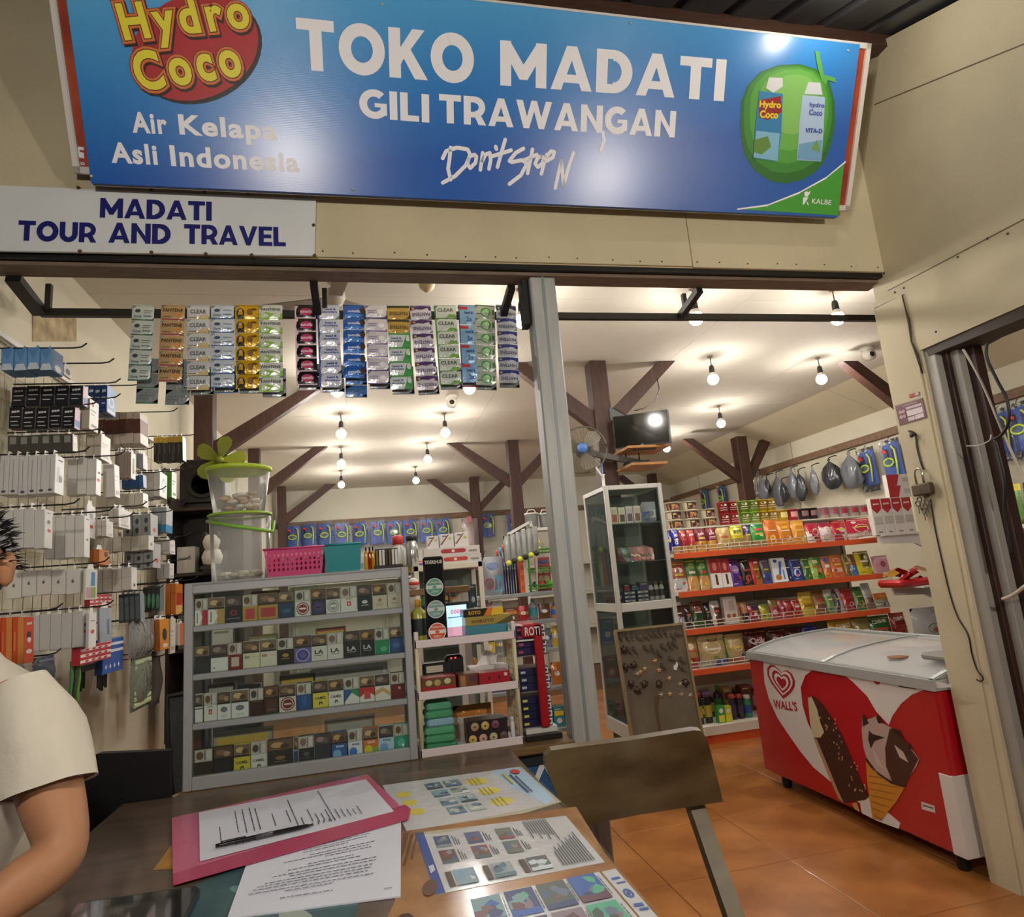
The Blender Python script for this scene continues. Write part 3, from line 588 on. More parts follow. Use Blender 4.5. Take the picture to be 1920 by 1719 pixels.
for si, (des, xa, xb, xc, xd, yb, n, lb, longback) in enumerate(STRIPS):
    tl = onY(xa, 573, YS); tr = onY(xb, 573, YS); bl = onY(xc, yb, YS); br = onY(xd, yb, YS)
    w_ = ((tr-tl).length+(br-bl).length)/2; hh = ((tl-bl).length+(tr-br).length)/2; top = (tl+tr)/2; bot = (bl+br)/2
    ang = math.atan2(bot.x-top.x, top.z-bot.z); h1 = hh/n
    t = thing('sachet_strip', lb, 'sachets', top, (0, -ang, 0), 'shampoo sachet strips on the black rack')
    base, pr = DES[des]; me = pillow(w_, h1*.985, .012, lambda u, v: base, pr, 5, 4, .1, .001, si, back='8f9698').mesh('sachet')
    if des == 'hs_green': me2 = pillow(w_, h1*.985, .012, lambda u, v: DES['pan_gold2'][0], DES['pan_gold2'][1], 5, 4, .1, .001, si, back='8f9698').mesh('sachet')
    bme = pillow(w_, h1*.985, .010, lambda u, v: '8e979a' if des != 'sun_blue' else '3a6fb8', [('r', .1, .3, .6, .36, '6b7478'), ('r', .1, .5, .8, .54, '6b7478'), ('r', 0, 0, 1, .07, DES[des][1][0][5] if DES[des][1][0][0] == 'r' else '777f84')], 3, 3, .1).mesh('sachet')
    for k in range(n):
        put(me2 if des == 'hs_green' and k < 2 else me, 'sachet', t, (-w_/2, 0, -(k+1)*h1), (random.uniform(-.03, .03), 0, random.uniform(-.04, .04)))
    dx = (.022 if si < 2 else .008)
    for k in range(n-2, n+(1 if longback else 0)):
        put(bme, 'back_sachet', t, (-w_/2+dx, .034, -(k+1)*h1-(.012 if not longback else .02)))
    m = MB(); m.bx(-w_/2, w_/2, -.002, .036, .0, .002, base); m.obj('fold', t)

# ================================================================ counter, cigarette cabinet and what stands on them
def bpack(w, h, d, body, prints=(), side=None, e0=.0006, ch=.0012):
    """printed carton: origin bottom front left, front faces -Y"""
    mb = MB(); body = mat(body, .35, coat=.2) if isinstance(body, str) else body
    mb.rbx(0, w, 0, d, 0, h, body, min(ch, d*.2))
    if side: mb.bx(-.0003, w+.0003, .002, d-.002, .002, h-.002, side)
    printing(mb, lambda u, v, e=0.: Vector((u*w, -e, v*h)), w, h, prints, e0); return mb
ORD = ['first', 'second', 'third', 'fourth', 'fifth', 'sixth', 'seventh', 'eighth', 'ninth', 'tenth', 'eleventh', 'twelfth', 'thirteenth', 'fourteenth', 'fifteenth', 'sixteenth']
CT = .775
t = thing('sales_counter', 'wooden-topped blue counter across the shop opening', 'counter', (0, 0, 0))
mb = MB(); mb.rbx(-.635, .698, 2.405, 2.88, CT-.028, CT, mat('7a5f3c', .5, var=.35, scale=5, stretch=(1, 8, 8)), .004); mb.obj('counter_top', t)
mb = MB(); mb.bx(-.62, .69, 2.44, 2.86, 0, CT-.028, mat('2b5a90', .45)); mb.obj('body', t)
mb = MB(); mb.bx(-.62, .69, 2.432, 2.44, CT-.07, CT-.028, mat('1a2430', .5)); mb.obj('edge_strip', t)
mb = MB()
q = [onY(x, y, 2.437) for x, y in ((998, 1469), (1008, 1469), (1022, 1437), (1018, 1432), (1012, 1433))]
mb.poly([(p.x, 2.437, p.z) for p in q], 'd8dde2'); q = [onY(x, y, 2.437) for x, y in ((1040, 1477), (1050, 1476), (1026, 1432), (1018, 1432))]; mb.poly([(p.x, 2.437, p.z) for p in q], 'd8dde2'); mb.obj('painted_lettering', t)
# ---- glazed cigarette cabinet
CX0, CX1, CZ0, CZ1, CY = -.62, .138, CT+.001, 1.440, 2.45
t = thing('cigarette_cabinet', 'aluminium-framed glass cabinet full of cigarette packs on the counter', 'cabinet', (CX0, CY, CZ0))
CW = CX1-CX0; CH = CZ1-CZ0; CDp = .30
AF = mat('a9abae', .45, metal=.2, var=.05, scale=6)
def fr(name, x0, x1, y0, y1, z0, z1, m=AF, par=None, b=.003): mb = MB(); mb.rbx(x0, x1, y0, y1, z0, z1, m, b); return mb.obj(name, par or t)
for x in (0, CW-.027):
    for y in (0, CDp-.027): fr('upright', x, x+.027, y, y+.027, 0, CH)
fr('top_panel', 0, CW, 0, CDp, CH-.006, CH+.002); fr('top_rail', .027, CW-.027, 0, .025, CH-.035, CH-.006); fr('bottom_rail', .027, CW-.027, 0, .025, 0, .042); fr('bottom_panel', .01, CW-.01, .01, CDp-.01, .02, .03, mat('5f6266', .5)); fr('back_rail', .027, CW-.027, CDp-.025, CDp, CH-.03, CH-.006)
ZS = [onY(360, y, CY+.01).z-CZ0 for y in (1180, 1271, 1364)]
for z in ZS: fr('shelf', .026, CW-.026, .006, CDp-.012, z-.010, z+.010, mat('9c9fa2', .5, metal=.15))
mb = MB(); mb.bx(.025, CW-.025, .0075, .0095, .04, CH-.034, GLASS); mb.obj('front_pane', t)
mb = MB(); mb.bx(.025, CW*.55, CDp-.012, CDp-.010, .03, CH-.03, GLASS); mb.obj('sliding_pane', t)
mb = MB(); mb.bx(CW*.45, CW-.025, CDp-.008, CDp-.006, .03, CH-.03, GLASS); mb.obj('sliding_pane', t)
for x in (.008, CW-.010): mb = MB(); mb.bx(x, x+.002, .026, CDp-.026, .04, CH-.034, GLASS); mb.obj('side_pane', t)
CAM_ = lambda c: [('t', 'CAMEL', .5, .36, .72, .10, '3a3428'), ('p', [(.38, .16), (.44, .24), (.5, .2), (.58, .25), (.64, .14), (.6, .1), (.56, .16), (.46, .16), (.43, .08)], '5a4a34')]
ring = lambda c, c2='f2f0ec': [('o', .5, .30, .40, .24, c, .82), ('o', .5, .30, .31, .185, c, .0)] if 0 else [('o', .5, .29, .42, .245, c, .85), ('e', .5, .29, .30, .17, c), ('r', .28, .26, .72, .32, c2)]
LA = lambda c: [('t', 'LA', .48, .34, .55, .16, c), ('r', .2, .2, .75, .215, c)]
VH = lambda c: [('p', [(0, .0), (.34, .0), (.34, .56), (0, .56)], 'e9e9e6'), ('p', [(.34, .0), (.6, .3), (.34, .56)], 'e9e9e6'), ('t', 'LUSM', .18, .28, .1, .4, c)]
EMB = lambda c: [('e', .5, .34, .2, .07, c), ('r', .25, .2, .75, .225, c)]
SEAL = [('e', .5, .36, .14, .07, '9a7a6a'), ('r', .25, .2, .75, .22, '8a8278'), ('r', .3, .14, .7, .155, '8a8278')]
OVAL = [('e', .5, .36, .26, .10, '6d747c'), ('r', .25, .14, .75, .16, 'b4b4b4'), ('r', .3, .09, .7, .105, 'b4b4b4')]
ESS = lambda c, b: [('t', 'ESSE', .55, .46, .5, .07, c), ('e', .35, .2, .28, .16, b)]
AA = [('r', .37, .24, .63, .42, 'b8262c'), ('t', 'A', .5, .33, .14, .11, 'f2f0ee'), ('r', .3, .5, .7, .52, '55524e')]
ROWS = [
 [(80, 205, 'c8c4bc', [('r', .55, 0, 1, .56, 'b81e30')]+VH('8a1420'), 'white and red cigarette pack with upright lettering'), (205, 335, 'd0c8b4', [('r', .55, 0, 1, .56, 'b89a50')]+VH('6a5a30'), 'white and gold cigarette pack with upright lettering'),
  (338, 468, '23262c', [('e', .5, .36, .2, .1, 'b4403c'), ('e', .5, .36, .14, .07, '23262c'), ('r', .1, .14, .9, .16, 'a8a8a8')], 'charcoal cigarette pack with a red ring'), (470, 590, 'b89348', [('r', .2, .08, .8, .46, 'b83a3c')], 'gold cigarette pack with a red square'), (590, 745, 'b89348', [('r', .15, .1, .88, .45, 'b0383a')], 'wide gold cigarette pack with red panel'),
  (745, 870, '1d3a5c', [('e', .5, .26, .3, .08, '36587c')], 'navy cigarette pack'), (875, 995, 'dcdad4', ring('8e2226'), 'white cigarette pack with a dark red target'), (998, 1112, '221b3c', ring('4b3f78', '221b3c'), 'dark violet cigarette pack with a ring'), (1115, 1225, 'd5d6d4', ring('9aa0a2'), 'white cigarette pack with a grey ring'),
  (1228, 1352, 'dedcd6', AA, 'white cigarette pack with a red square emblem'), (1355, 1470, '1c2822', EMB('c8ccc8'), 'dark green cigarette pack with pale emblem'), (1472, 1585, 'cfc4b2', SEAL, 'cream cigarette pack with a round seal'), (1587, 1695, 'cfc4b2', SEAL, 'cream sealed cigarette pack at the right end')],
 [(85, 222, '22242c', [('r', .1, .3, .9, .33, '3c4048'), ('r', .1, .15, .9, .17, '3c4048')], 'black cigarette pack'), (225, 360, 'dfe1e2', [('r', 0, .5, 1, .58, '3c4448'), ('r', .15, .12, .25, .16, '555555')], 'white cigarette pack with a dark top band'), (362, 470, '7c1d20', [('r', .22, .12, .78, .46, 'c8b8b0')], 'maroon cigarette pack with a pale square'),
  (473, 605, 'd8d4bc', [('t', 'in', .26, .42, .28, .12, '2f7a48'), ('r', .55, .4, .9, .42, 'a8a498')], 'cream cigarette pack with green lettering'), (605, 737, 'd8d4c4', [('t', 'in', .26, .42, .3, .12, 'b0283c'), ('r', .58, .4, .92, .42, 'a8a498')], 'cream cigarette pack with red lettering'), (737, 868, '241c14', EMB('b08c3c'), 'black cigarette pack with a gold emblem'),
  (870, 1000, '6a62a8', [('o', .5, .28, .42, .25, 'b8b4dc', .86), ('o', .5, .28, .3, .18, '453c8c', .7)], 'violet cigarette pack with a glowing ring'), (1000, 1125, 'd6d4cc', LA('2a2a2a'), 'white cigarette pack with LA script'), (1125, 1248, 'd6d4cc', LA('2a2a2a'), 'white cigarette pack with LA script, next to its twin'), (1250, 1378, '2a2a2c', LA('c8c8c8'), 'black cigarette pack with LA script'), (1378, 1492, '2a2a2c', LA('c8c8c8'), 'black cigarette pack with LA script, next to its twin'),
  (1492, 1602, '2f8a5c', [('e', .6, .2, .25, .1, '5cb48a')], 'green cigarette pack'), (1602, 1715, '2c4f88', [('e', .5, .3, .3, .1, '4a6ca4')], 'blue cigarette pack at the right end')],
 [(85, 165, 'dcdcd8', [('r', 0, .46, 1, .5, '444444')], 'narrow white cigarette pack'), (172, 275, 'dedcd6', AA, 'white cigarette pack with a red square emblem'), (277, 383, 'dedede', OVAL, 'white cigarette pack with a grey oval'), (385, 520, 'dedede', OVAL, 'wide white cigarette pack with a grey oval'), (525, 637, '3a1c16', [('r', .15, .5, .85, .52, '8a6a4a')], 'dark brown cigarette pack'), (637, 750, '3a1f18', [('r', .12, .06, .88, .5, '4c2c22'), ('r', .2, .14, .8, .16, '9a7a5a')], 'dark brown cigarette pack with a panel'),
  (752, 885, 'd8c8b8', ring('6e2422', 'd8c8b8'), 'cream cigarette pack with a dark red ring'), (888, 1005, '22508c', [('r', .35, .16, .65, .5, '2f62a4')], 'royal blue cigarette pack'), (1010, 1132, 'd8c84c', CAM_(0), 'yellow cigarette pack with a camel'), (1132, 1252, 'dcdcd8', CAM_(0), 'white cigarette pack with a camel'), (1255, 1372, 'dcdcda', [('p', [(0, .56), (1, .56), (1, .22), (.5, .42), (0, .1)], '24589c'), ('p', [(.35, .56), (1, .56), (1, .22), (.5, .42)], '2f8a54')], 'white cigarette pack with a blue and green peak'),
  (1372, 1490, 'e0dcd8', [('p', [(0, .56), (1, .56), (1, .22), (.5, .40), (0, .2)], 'c02a26'), ('r', .3, .12, .72, .4, 'c8484a')], 'white cigarette pack with a red peak'), (1490, 1610, 'e0dcd4', [('p', [(0, .36), (.5, .5), (1, .3), (1, .14), (.5, .34), (0, .2)], 'c8a468')], 'white cigarette pack with a tan peak'), (1612, 1725, '6c1c26', [('e', .6, .4, .1, .06, 'c8a04c')], 'burgundy cigarette pack at the right end')],
 [(90, 245, '33201a', [('r', .1, .1, .9, .12, '5a4030')], 'dark brown wide cigarette pack'), (247, 400, '1d1a1c', [('r', .2, .3, .8, .32, '3c383a')], 'black wide cigarette pack'), (402, 532, 'd0c040', CAM_(0), 'yellow cigarette pack with a camel'), (535, 660, 'd8d8d4', CAM_(0), 'white cigarette pack with a camel'), (665, 860, '1e1a18', EMB('8a6a30'), 'wide black cigarette pack with a gold emblem'), (866, 898, '9ca4b4', [('r', 0, 0, 1, .5, '2c3c5c')], 'sliver of a blue and grey pack'), (902, 1022, '1c1b1e', EMB('5a5a60'), 'plain black cigarette pack'),
  (1024, 1153, '262a36', [], 'slate cigarette pack'), (1156, 1275, '2c5ca0', ESS('e8eef6', '7ab0dc'), 'blue cigarette pack with a pale ring'), (1282, 1395, 'dde4ec', ESS('2c4c80', '3a78c8'), 'white cigarette pack with a blue splash'), (1398, 1515, 'd8742c', ESS('f2ead8', 'd8c838')+[('e', .8, .15, .2, .14, '7aa83c')], 'orange and yellow cigarette pack'), (1518, 1635, 'b4d0e4', ESS('3a5c84', '6aa8d4'), 'light blue cigarette pack with lettering'), (1638, 1752, '2f9a84', [('e', .5, .3, .3, .15, '58b8a0'), ('e', .6, .2, .1, .06, 'e0f0e8')], 'teal cigarette pack at the right end')]]
WARN = [['5a4438', '8a6a50', 'b09070'], ['6a4a30', 'c09a60', '3a2a22'], ['4a3a38', '9a8478', '6a5850'], ['7a6450', 'd0b080', '4a3424']]
SHELFN = ['cabinet top shelf', 'cabinet second shelf', 'cabinet third shelf', 'cabinet bottom shelf']
zfl = [z+.0105 for z in ZS]+[.0305]
for ri, row in enumerate(ROWS):
    pb = [(465, 345), (845, 685), (1225, 1040), (1605, 1390)][ri]
    lastx = -9; cnt = 0
    for x0, x1, body, pr, lb in row:
        yy = 1060+(pb[0]+(pb[1]-pb[0])*((x0+x1)/2-80)/1640)/4.093
        a = onY(340+x0/4.093, yy, CY+.03); c = onY(340+x1/4.093, yy, CY+.03)
        xa = max(a.x, lastx+.0012, CX0+.029); xb = min(c.x-.001, CX1-.029); lastx = xb
        wd = xb-xa; h_ = .090; W_ = WARN[(cnt*7+ri*3) % 4]
        wpr = [('r', .02, .56, .98, .985, W_[0]), ('e', .38, .80, .26, .10, W_[1]), ('e', .68, .74, .18, .09, W_[2]), ('r', .02, .56, .98, .62, '1a1613')]
        if (cnt+ri) % 3 == 0: wpr = [('r', .02, .56, .98, .985, 'b8b4ac'), ('e', .3, .78, .2, .14, W_[0]), ('r', .55, .6, .60, .95, '4a4440'), ('r', .68, .62, .9, .93, 'd0ccc4')]
        me = bpack(wd, h_, .022, body, list(pr)+wpr)
        me.obj('cigarette_pack', None, (xa, CY+.028+random.uniform(0, .004), CZ0+zfl[ri]), (0, 0, random.uniform(-.02, .02)), label='%s, %s, %s from left' % (lb, SHELFN[ri], ORD[cnt]), cat='cigarette pack', group='cigarette packs in the counter cabinet'); cnt += 1
# cartons lying behind the packs
for i, (x0, x1, ri, c, lb) in enumerate(((540, 765, 0, 'b8923a', 'gold carton lying behind the top row of cigarette packs'), (520, 735, 1, '8c7c48', 'olive and gold carton behind the second row of packs'), (1040, 1270, 1, '9a4a2c', 'row of brown lighters tray behind the second row of packs'), (205, 415, 2, '4a2026', 'maroon carton behind the third row of packs'), (760, 1040, 2, '6b6662', 'grey carton behind the third row of packs'), (1110, 1500, 3, '8a7460', 'tan carton lying behind the bottom row of packs'), (250, 700, 3, '9a9a90', 'pale carton lying behind the bottom row of packs'), (1000, 1600, 2, 'c8c8c8', 'silver carton lying on top behind the third row of packs'))):
    yy = [1170, 1255, 1350, 1440][ri]; a = onY(340+x0/4.093, yy, CY+.11); c_ = onY(340+x1/4.093, yy, CY+.11)
    b_ = bpack(c_.x-a.x, .1+.003*i, .05, c, [('r', .06, .62, .94, .9, 'c8a850' if i % 2 == 0 else 'a8a49c'), ('r', .1, .2, .5, .3, 'd8d0c0')])
    b_.obj('cigarette_carton', None, (a.x, CY+.10, CZ0+zfl[ri]), label=lb, cat='carton')
# ---- on top of the cabinet
TZ = CZ1+.0025
TUB = clear('fafcfa', .80, .25, .03)
def tub(loc, r0, r1, h, fill, fc, label, lid=None, handle=False):
    t = thing('storage_tub', label, 'tub', loc); mb = MB(); n = 28
    mb.lathe([(r0*.96, 0), (r0, .004), (r1, h), (r1+.006, h), (r1+.006, h-.01), (r1+.002, h-.012)][:3], TUB, n); mb.obj('body', t)
    mb = MB(); mb.tube([(math.cos(a)*(r1+.002), math.sin(a)*(r1+.002), h-.004) for a in [2*math.pi*k/24 for k in range(25)]], .005, '9fc63c', 6); mb.obj('rim', t)
    if lid:
        mb = MB(); mb.lathe([(r1-.004, h-.012), (r1+.006, h-.008), (r1+.007, h+.004), (r1-.008, h+.006), (r1-.014, h+.001), (.01, h+.001)], mat('b9d43c', .4), n); mb.obj('lid', t)
    if fill:
        mb = MB(); rnd = random.Random(3)
        for k in range(34):
            a = rnd.uniform(0, 6.28); rr = rnd.uniform(0, r0*.72); z = .014+rnd.uniform(0, fill-.02)
            p = Vector((math.cos(a)*rr, math.sin(a)*rr, z)); s_ = .018
            mb.lathe([(.003, -.008), (s_*.9, -.005), (s_, .0), (s_*.8, .006), (.003, .008)], fc[k % len(fc)], 7, p)
        o = mb.obj('contents', t, label='pile of small packed crackers'); o['kind'] = 'stuff'
    if handle:
        mb = MB(); mb.tube([(-r1-.005, -.01, h-.02), (-r1*.7, -r1*.75, h-.035), (0, -r1-.012, h-.055), (r1*.75, -r1*.8, h-.07), (r1+.006, -.012, h-.072), (r1+.008, .01, h-.03)], .007, mat('7fb53a', .4), 8); mb.obj('handle', t)
    return t
q = onY(459, 1080, 2.60)
tub((q.x-.014, 2.60, TZ), .098, .108, .245, .035, ('b8b49a', 'd8d4c8', '9a9478', 'c9b8a0'), 'tall clear tub with green carry handle standing on the glass cabinet', None, True)
tub((q.x-.018, 2.60, TZ+.251), .09, .112, .165, .075, ('c9a888', 'b89070', 'd8c8b4', 'e0d8d0'), 'clear tub with lime lid stacked on the taller tub', True)
# pink perforated basket
a = onY(502, 1076, 2.49); c = onY(603, 1070, 2.49)
t = thing('plastic_basket', 'pink perforated plastic basket on the glass cabinet', 'basket', (a.x, 2.49, TZ)); PK = mat('d04a80', .4)
w_ = c.x-a.x; h_ = .098; tp = .012
def basket_wall(p0, p1, h, n):
    mb = MB(); p0 = Vector(p0); p1 = Vector(p1); d = p1-p0; nr = 4; cols = n
    zs = [.0, .012]; 
    for r in range(nr): zs += [.018+r*(h-.03)/nr+.001, .018+r*(h-.03)/nr+.011]
    zs = sorted(zs+[h]); us = [0]
    for k in range(cols): us += [(k+.28)/cols, (k+.72)/cols]
    us.append(1)
    for i in range(len(us)-1):
        for j in range(len(zs)-1):
            if i % 2 == 1 and zs[j] > .012 and (j % 2 == 0) and zs[j+1]-zs[j] > .009 and j < len(zs)-2: continue
            o = d.cross(Vector((0, 0, 1))).normalized()*tp
            P = [p0+d*us[i]+Vector((0, 0, zs[j]))+o*(zs[j]/h), p0+d*us[i+1]+Vector((0, 0, zs[j]))+o*(zs[j]/h), p0+d*us[i+1]+Vector((0, 0, zs[j+1]))+o*(zs[j+1]/h), p0+d*us[i]+Vector((0, 0, zs[j+1]))+o*(zs[j+1]/h)]
            mb.prism(P, -d.cross(Vector((0, 0, 1))).normalized()*.002, PK)
    return mb
dp = .15
for p0, p1, n in (((0, 0, 0), (w_, 0, 0), 12), ((w_, 0, 0), (w_, dp, 0), 9), ((w_, dp, 0), (0, dp, 0), 12), ((0, dp, 0), (0, 0, 0), 9)): basket_wall(p0, p1, h_, n).obj('side_wall', t)
mb = MB(); mb.bx(0, w_, 0, dp, 0, .003, PK); mb.obj('bottom', t)
mb = MB(); P = [(-tp, -tp, h_), (w_+tp, -tp, h_), (w_+tp, dp+tp, h_), (-tp, dp+tp, h_), (-tp, -tp, h_)]; mb.tube(P, .004, PK, 6); mb.obj('rim', t)
for i in range(5):
    mb = MB(); mb.lathe([(.002, 0), (.02, .004), (.024, .02), (.02, .06), (.006, .07)], ['c8505a', 'e0b0c0', 'a83a4a'][i % 3], 10); mb.obj('candy_pouch', None, (a.x+.03+i*.04, 2.56, TZ+.004), label='small %s pouch inside the pink basket, %s from the left' % (['red', 'pale pink', 'dark red'][i % 3], ORD[i]), cat='pouch')
# teal box
a = onY(606, 1069, 2.49); c = onY(668, 1065, 2.49); w_ = c.x-a.x
t = thing('storage_box', 'teal plastic storage box with flared rim on the glass cabinet', 'box', (a.x+.012, 2.49, TZ)); TL = mat('2f8f98', .35); mb = MB(); h_ = .10
B0 = [(0, 0, 0), (w_, 0, 0), (w_, .17, 0), (0, .17, 0)]; B1 = [(-.008, -.008, h_), (w_+.008, -.008, h_), (w_+.008, .178, h_), (-.008, .178, h_)]; I1 = [(-.004, -.004, h_), (w_+.004, -.004, h_), (w_+.004, .174, h_), (-.004, .174, h_)]; I0 = [(.004, .004, .004), (w_-.004, .004, .004), (w_-.004, .166, .004), (.004, .166, .004)]
mb.add(B0+B1+I1+I0, [(3, 2, 1, 0)]+[(i, (i+1) % 4, 4+(i+1) % 4, 4+i) for i in range(4)]+[(4+i, 4+(i+1) % 4, 8+(i+1) % 4, 8+i) for i in range(4)]+[(8+i, 8+(i+1) % 4, 12+(i+1) % 4, 12+i) for i in range(4)]+[(12, 13, 14, 15)], TL); mb.obj('body', t)
mb = MB(); mb.tube([(-.009, -.009, h_), (w_+.009, -.009, h_), (w_+.009, .179, h_), (-.009, .179, h_), (-.009, -.009, h_)], .0045, TL, 6); mb.obj('rim', t)
def bottle(loc, r, h, body, cap, label, cat='bottle', n=12, neck=.35, band=None, group=None):
    t = thing('bottle', label, cat, loc, None, group); mb = MB(); mb.lathe([(r*.9, 0), (r, .003), (r, h*.68), (r*.8, h*.74), (r*neck, h*.8), (r*neck, h*.84)], body, n); bd_ = mb.obj('body', t)
    mb = MB(); mb.lathe([(r*neck*1.15, h*.83), (r*neck*1.15, h*.985), (r*neck*.9, h)], cap, n); mb.obj('cap', t)
    if band: mb = MB(); mb.lathe([(r*1.01, h*.2), (r*1.012, h*.21), (r*1.012, h*.56), (r*1.01, h*.57)], band, n); mb.obj('label_band', bd_)
    return t
x = onY(676, 1063, 2.52).x; bpack(.022, .052, .03, 'c9ced2', [('r', .1, .1, .9, .5, '8c9298')]).obj('small_box', None, (x-.008, 2.50, TZ), label='small grey box between the teal box and the perfume bottles', cat='box')
for i, (px, cl) in enumerate(((687, 'c8a028'), (694, '8e1c1c'), (700, 'c08a20'))):
    x = onY(px, 1060, 2.50).x; bottle((x, 2.505, TZ), .0075, .085, mat(cl, .15, coat=.5), '2a1a10', 'slim %s bottle on the cabinet, %s of three' % (['amber', 'red', 'golden'][i], ORD[i]))
a = onY(704, 1060, 2.49); c = onY(752, 1056, 2.49)
t = thing('lighter_tray', 'black display tray of lighters on the right end of the glass cabinet', 'tray', (a.x, 2.49, TZ)); w_ = c.x-a.x
mb = MB(); mb.rbx(-.004, w_+.006, -.01, .07, 0, .012, '15130f', .002); mb.obj('base', t); mb = MB(); mb.bx(0, w_*.9, .03, .06, .012, .075, '17130f'); mb.obj('back_panel', t)
for i in range(7):
    mb = MB(); mb.rbx(.003+i*w_*.125, .003+i*w_*.125+.009, .014, .028, .012, .07, ['6a5a20', 'dcdcd8', 'dcdcd8', '2a241c', '5a4a20', 'd8d8d4', 'e0e0dc'][i], .001); mb.obj('lighter', t)

# ---- white plastic three-tier rack
RY = 2.46; WP = mat('e3d6d8', .4); POLE = mat('d8d0ac', .4)
a0 = onY(791, 1411, RY); a1 = onY(980, 1386, RY); RX0, RX1 = onY(786, 1300, RY).x-.008, onY(972, 1285, RY).x+.006
t = thing('tier_rack', 'white plastic three-tier rack on the counter beside the cigarette cabinet', 'rack', (RX0, RY, CT)); RWd = RX1-RX0; RD = .21
zt = [onY(785, 1397+0, RY).z-CT, onY(786, 1298, RY).z-CT, onY(783, 1201, RY).z-CT]; zt[0] = .028
TIERS = zt
for z in zt:
    mb = MB(); mb.rbx(0, RWd, 0, .008, z-.028, z, WP, .002); mb.rbx(0, RWd, RD-.008, RD, z-.028, z, WP, .002); mb.rbx(0, .008, 0, RD, z-.028, z, WP, .002); mb.rbx(RWd-.008, RWd, 0, RD, z-.028, z, WP, .002); mb.bx(.004, RWd-.004, .004, RD-.004, z-.024, z-.02, WP); mb.obj('tray', t)
for x in (.008, RWd-.008):
    for y in (.012, RD-.012):
        mb = MB(); mb.lathe([(.008, 0), (.008, zt[2]+.03)], POLE, 8, (x, y, 0)); mb.obj('pole', t)
for x in (.0, RWd-.016):
    mb = MB(); mb.rbx(x, x+.016, 0, .016, zt[2], zt[2]+(.035 if x else .03), WP, .003); mb.obj('corner_cap', t)
mb = MB()
for j in range(9):
    for k in range(2): mb.beam((RWd-.004, .01+j*.022, zt[1] if k else zt[0]), (RWd-.004, .01+j*.022, zt[2]-.03 if k else zt[1]-.03), .002, .006, 'd8c89c')
for k in range(12): mb.beam((RWd-.004, .01, zt[0]+k*.028), (RWd-.004, RD-.01, zt[0]+k*.028+.004), .002, .003, 'd8c89c')
o = mb.obj('side_mesh', t); o['kind'] = 'stuff'
tz = [CT+z-.0195 for z in zt]
def ry(px, py, Y): return onY(px, py, Y).x
# top tier
bx_ = ry(787, 1190, 2.53); bottle((bx_, 2.53, tz[2]), .03, .165, mat('a8a83c', .3, coat=.3), 'd9a02c', 'olive bottle with yellow cap on the top tier of the white rack', band='2a3030')
t = thing('sticker_display', 'tall black display strip with three round stickers on the white rack', 'display', (ry(801, 1195, 2.475), 2.475, tz[2])); w_ = ry(840, 1190, 2.475)-ry(801, 1190, 2.475)
hh = onY(815, 1043, 2.475).z-tz[2]; mb = MB(); mb.rbx(0, w_, 0, .02, 0, hh, mat('120f0e', .2, coat=.6), .006); mb.obj('panel', t)
for z, c1, c2 in ((.645*hh, '5f9a88', 'cfd8d0'), (.39*hh, '7aa098', 'cdd4d0'), (.135*hh, 'd8582c', 'e8e0d8')):
    mb = MB(); P = Vector((w_/2, -.001, z)); X = (1, 0, 0); Z = (0, 0, 1); r = w_*.43
    mb.ell(P, X, Z, r, r, c2, 22); mb.ell(P+Vector((0, -.0004, 0)), X, Z, r*.9, r*.9, c1, 22); mb.poly([P+Vector((-r*.88, -.0008, -r*.18)), P+Vector((r*.88, -.0008, -r*.18)), P+Vector((r*.88, -.0008, r*.2)), P+Vector((-r*.88, -.0008, r*.2))], c2)
    mb.text('ZERO', P+Vector((0, -.0012, -r*.62)), X, Z, r*.24, c2); mb.text('TIDEREHUB', P+Vector((0, -.0012, r*.42)), X, Z, r*.2, c2); mb.ell(P+Vector((0, -.0012, 0)), X, Z, r*.25, r*.17, c1, 14); mb.obj('sticker', t)
mb = MB(); mb.text('TIDEREHUB', (w_/2, -.001, hh*.915), (1, 0, 0), (0, 0, 1), .013, 'e0dcd4', w=w_*.86); mb.obj('lettering', t)
t = thing('till_screen', 'lit till screen behind the white rack showing pink digits', 'screen', (ry(836, 1195, 2.62), 2.62, tz[2])); w_ = ry(884, 1190, 2.62)-ry(836, 1190, 2.62); hh = onY(860, 1128, 2.62).z-tz[2]
mb = MB(); mb.rbx(0, w_, 0, .02, 0, hh, '0d0e12', .003); mb.obj('casing', t); mb = MB(); mb.poly([(.008, -.0006, .045), (w_-.012, -.0006, .045), (w_-.012, -.0006, hh-.012), (.008, -.0006, hh-.012)], mat('b8dcf6', .3, emit=.9)); mb.poly([(.008, -.0006, .01), (w_-.012, -.0006, .01), (w_-.012, -.0006, .045), (.008, -.0006, .045)], mat('d8a0b4', .3, emit=.6)); mb.obj('display_glass', t)
mb = MB(); mb.text('000', (w_*.42, -.0012, hh-.045), (1, 0, 0), (0, 0, 1), .017, mat('d83a78', .3, emit=.5)); mb.bx(.012, w_-.016, -.0012, -.0008, hh-.06, hh-.056, mat('5a9ad8', .3, emit=.4)); mb.obj('digits', t)
zb = tz[2]
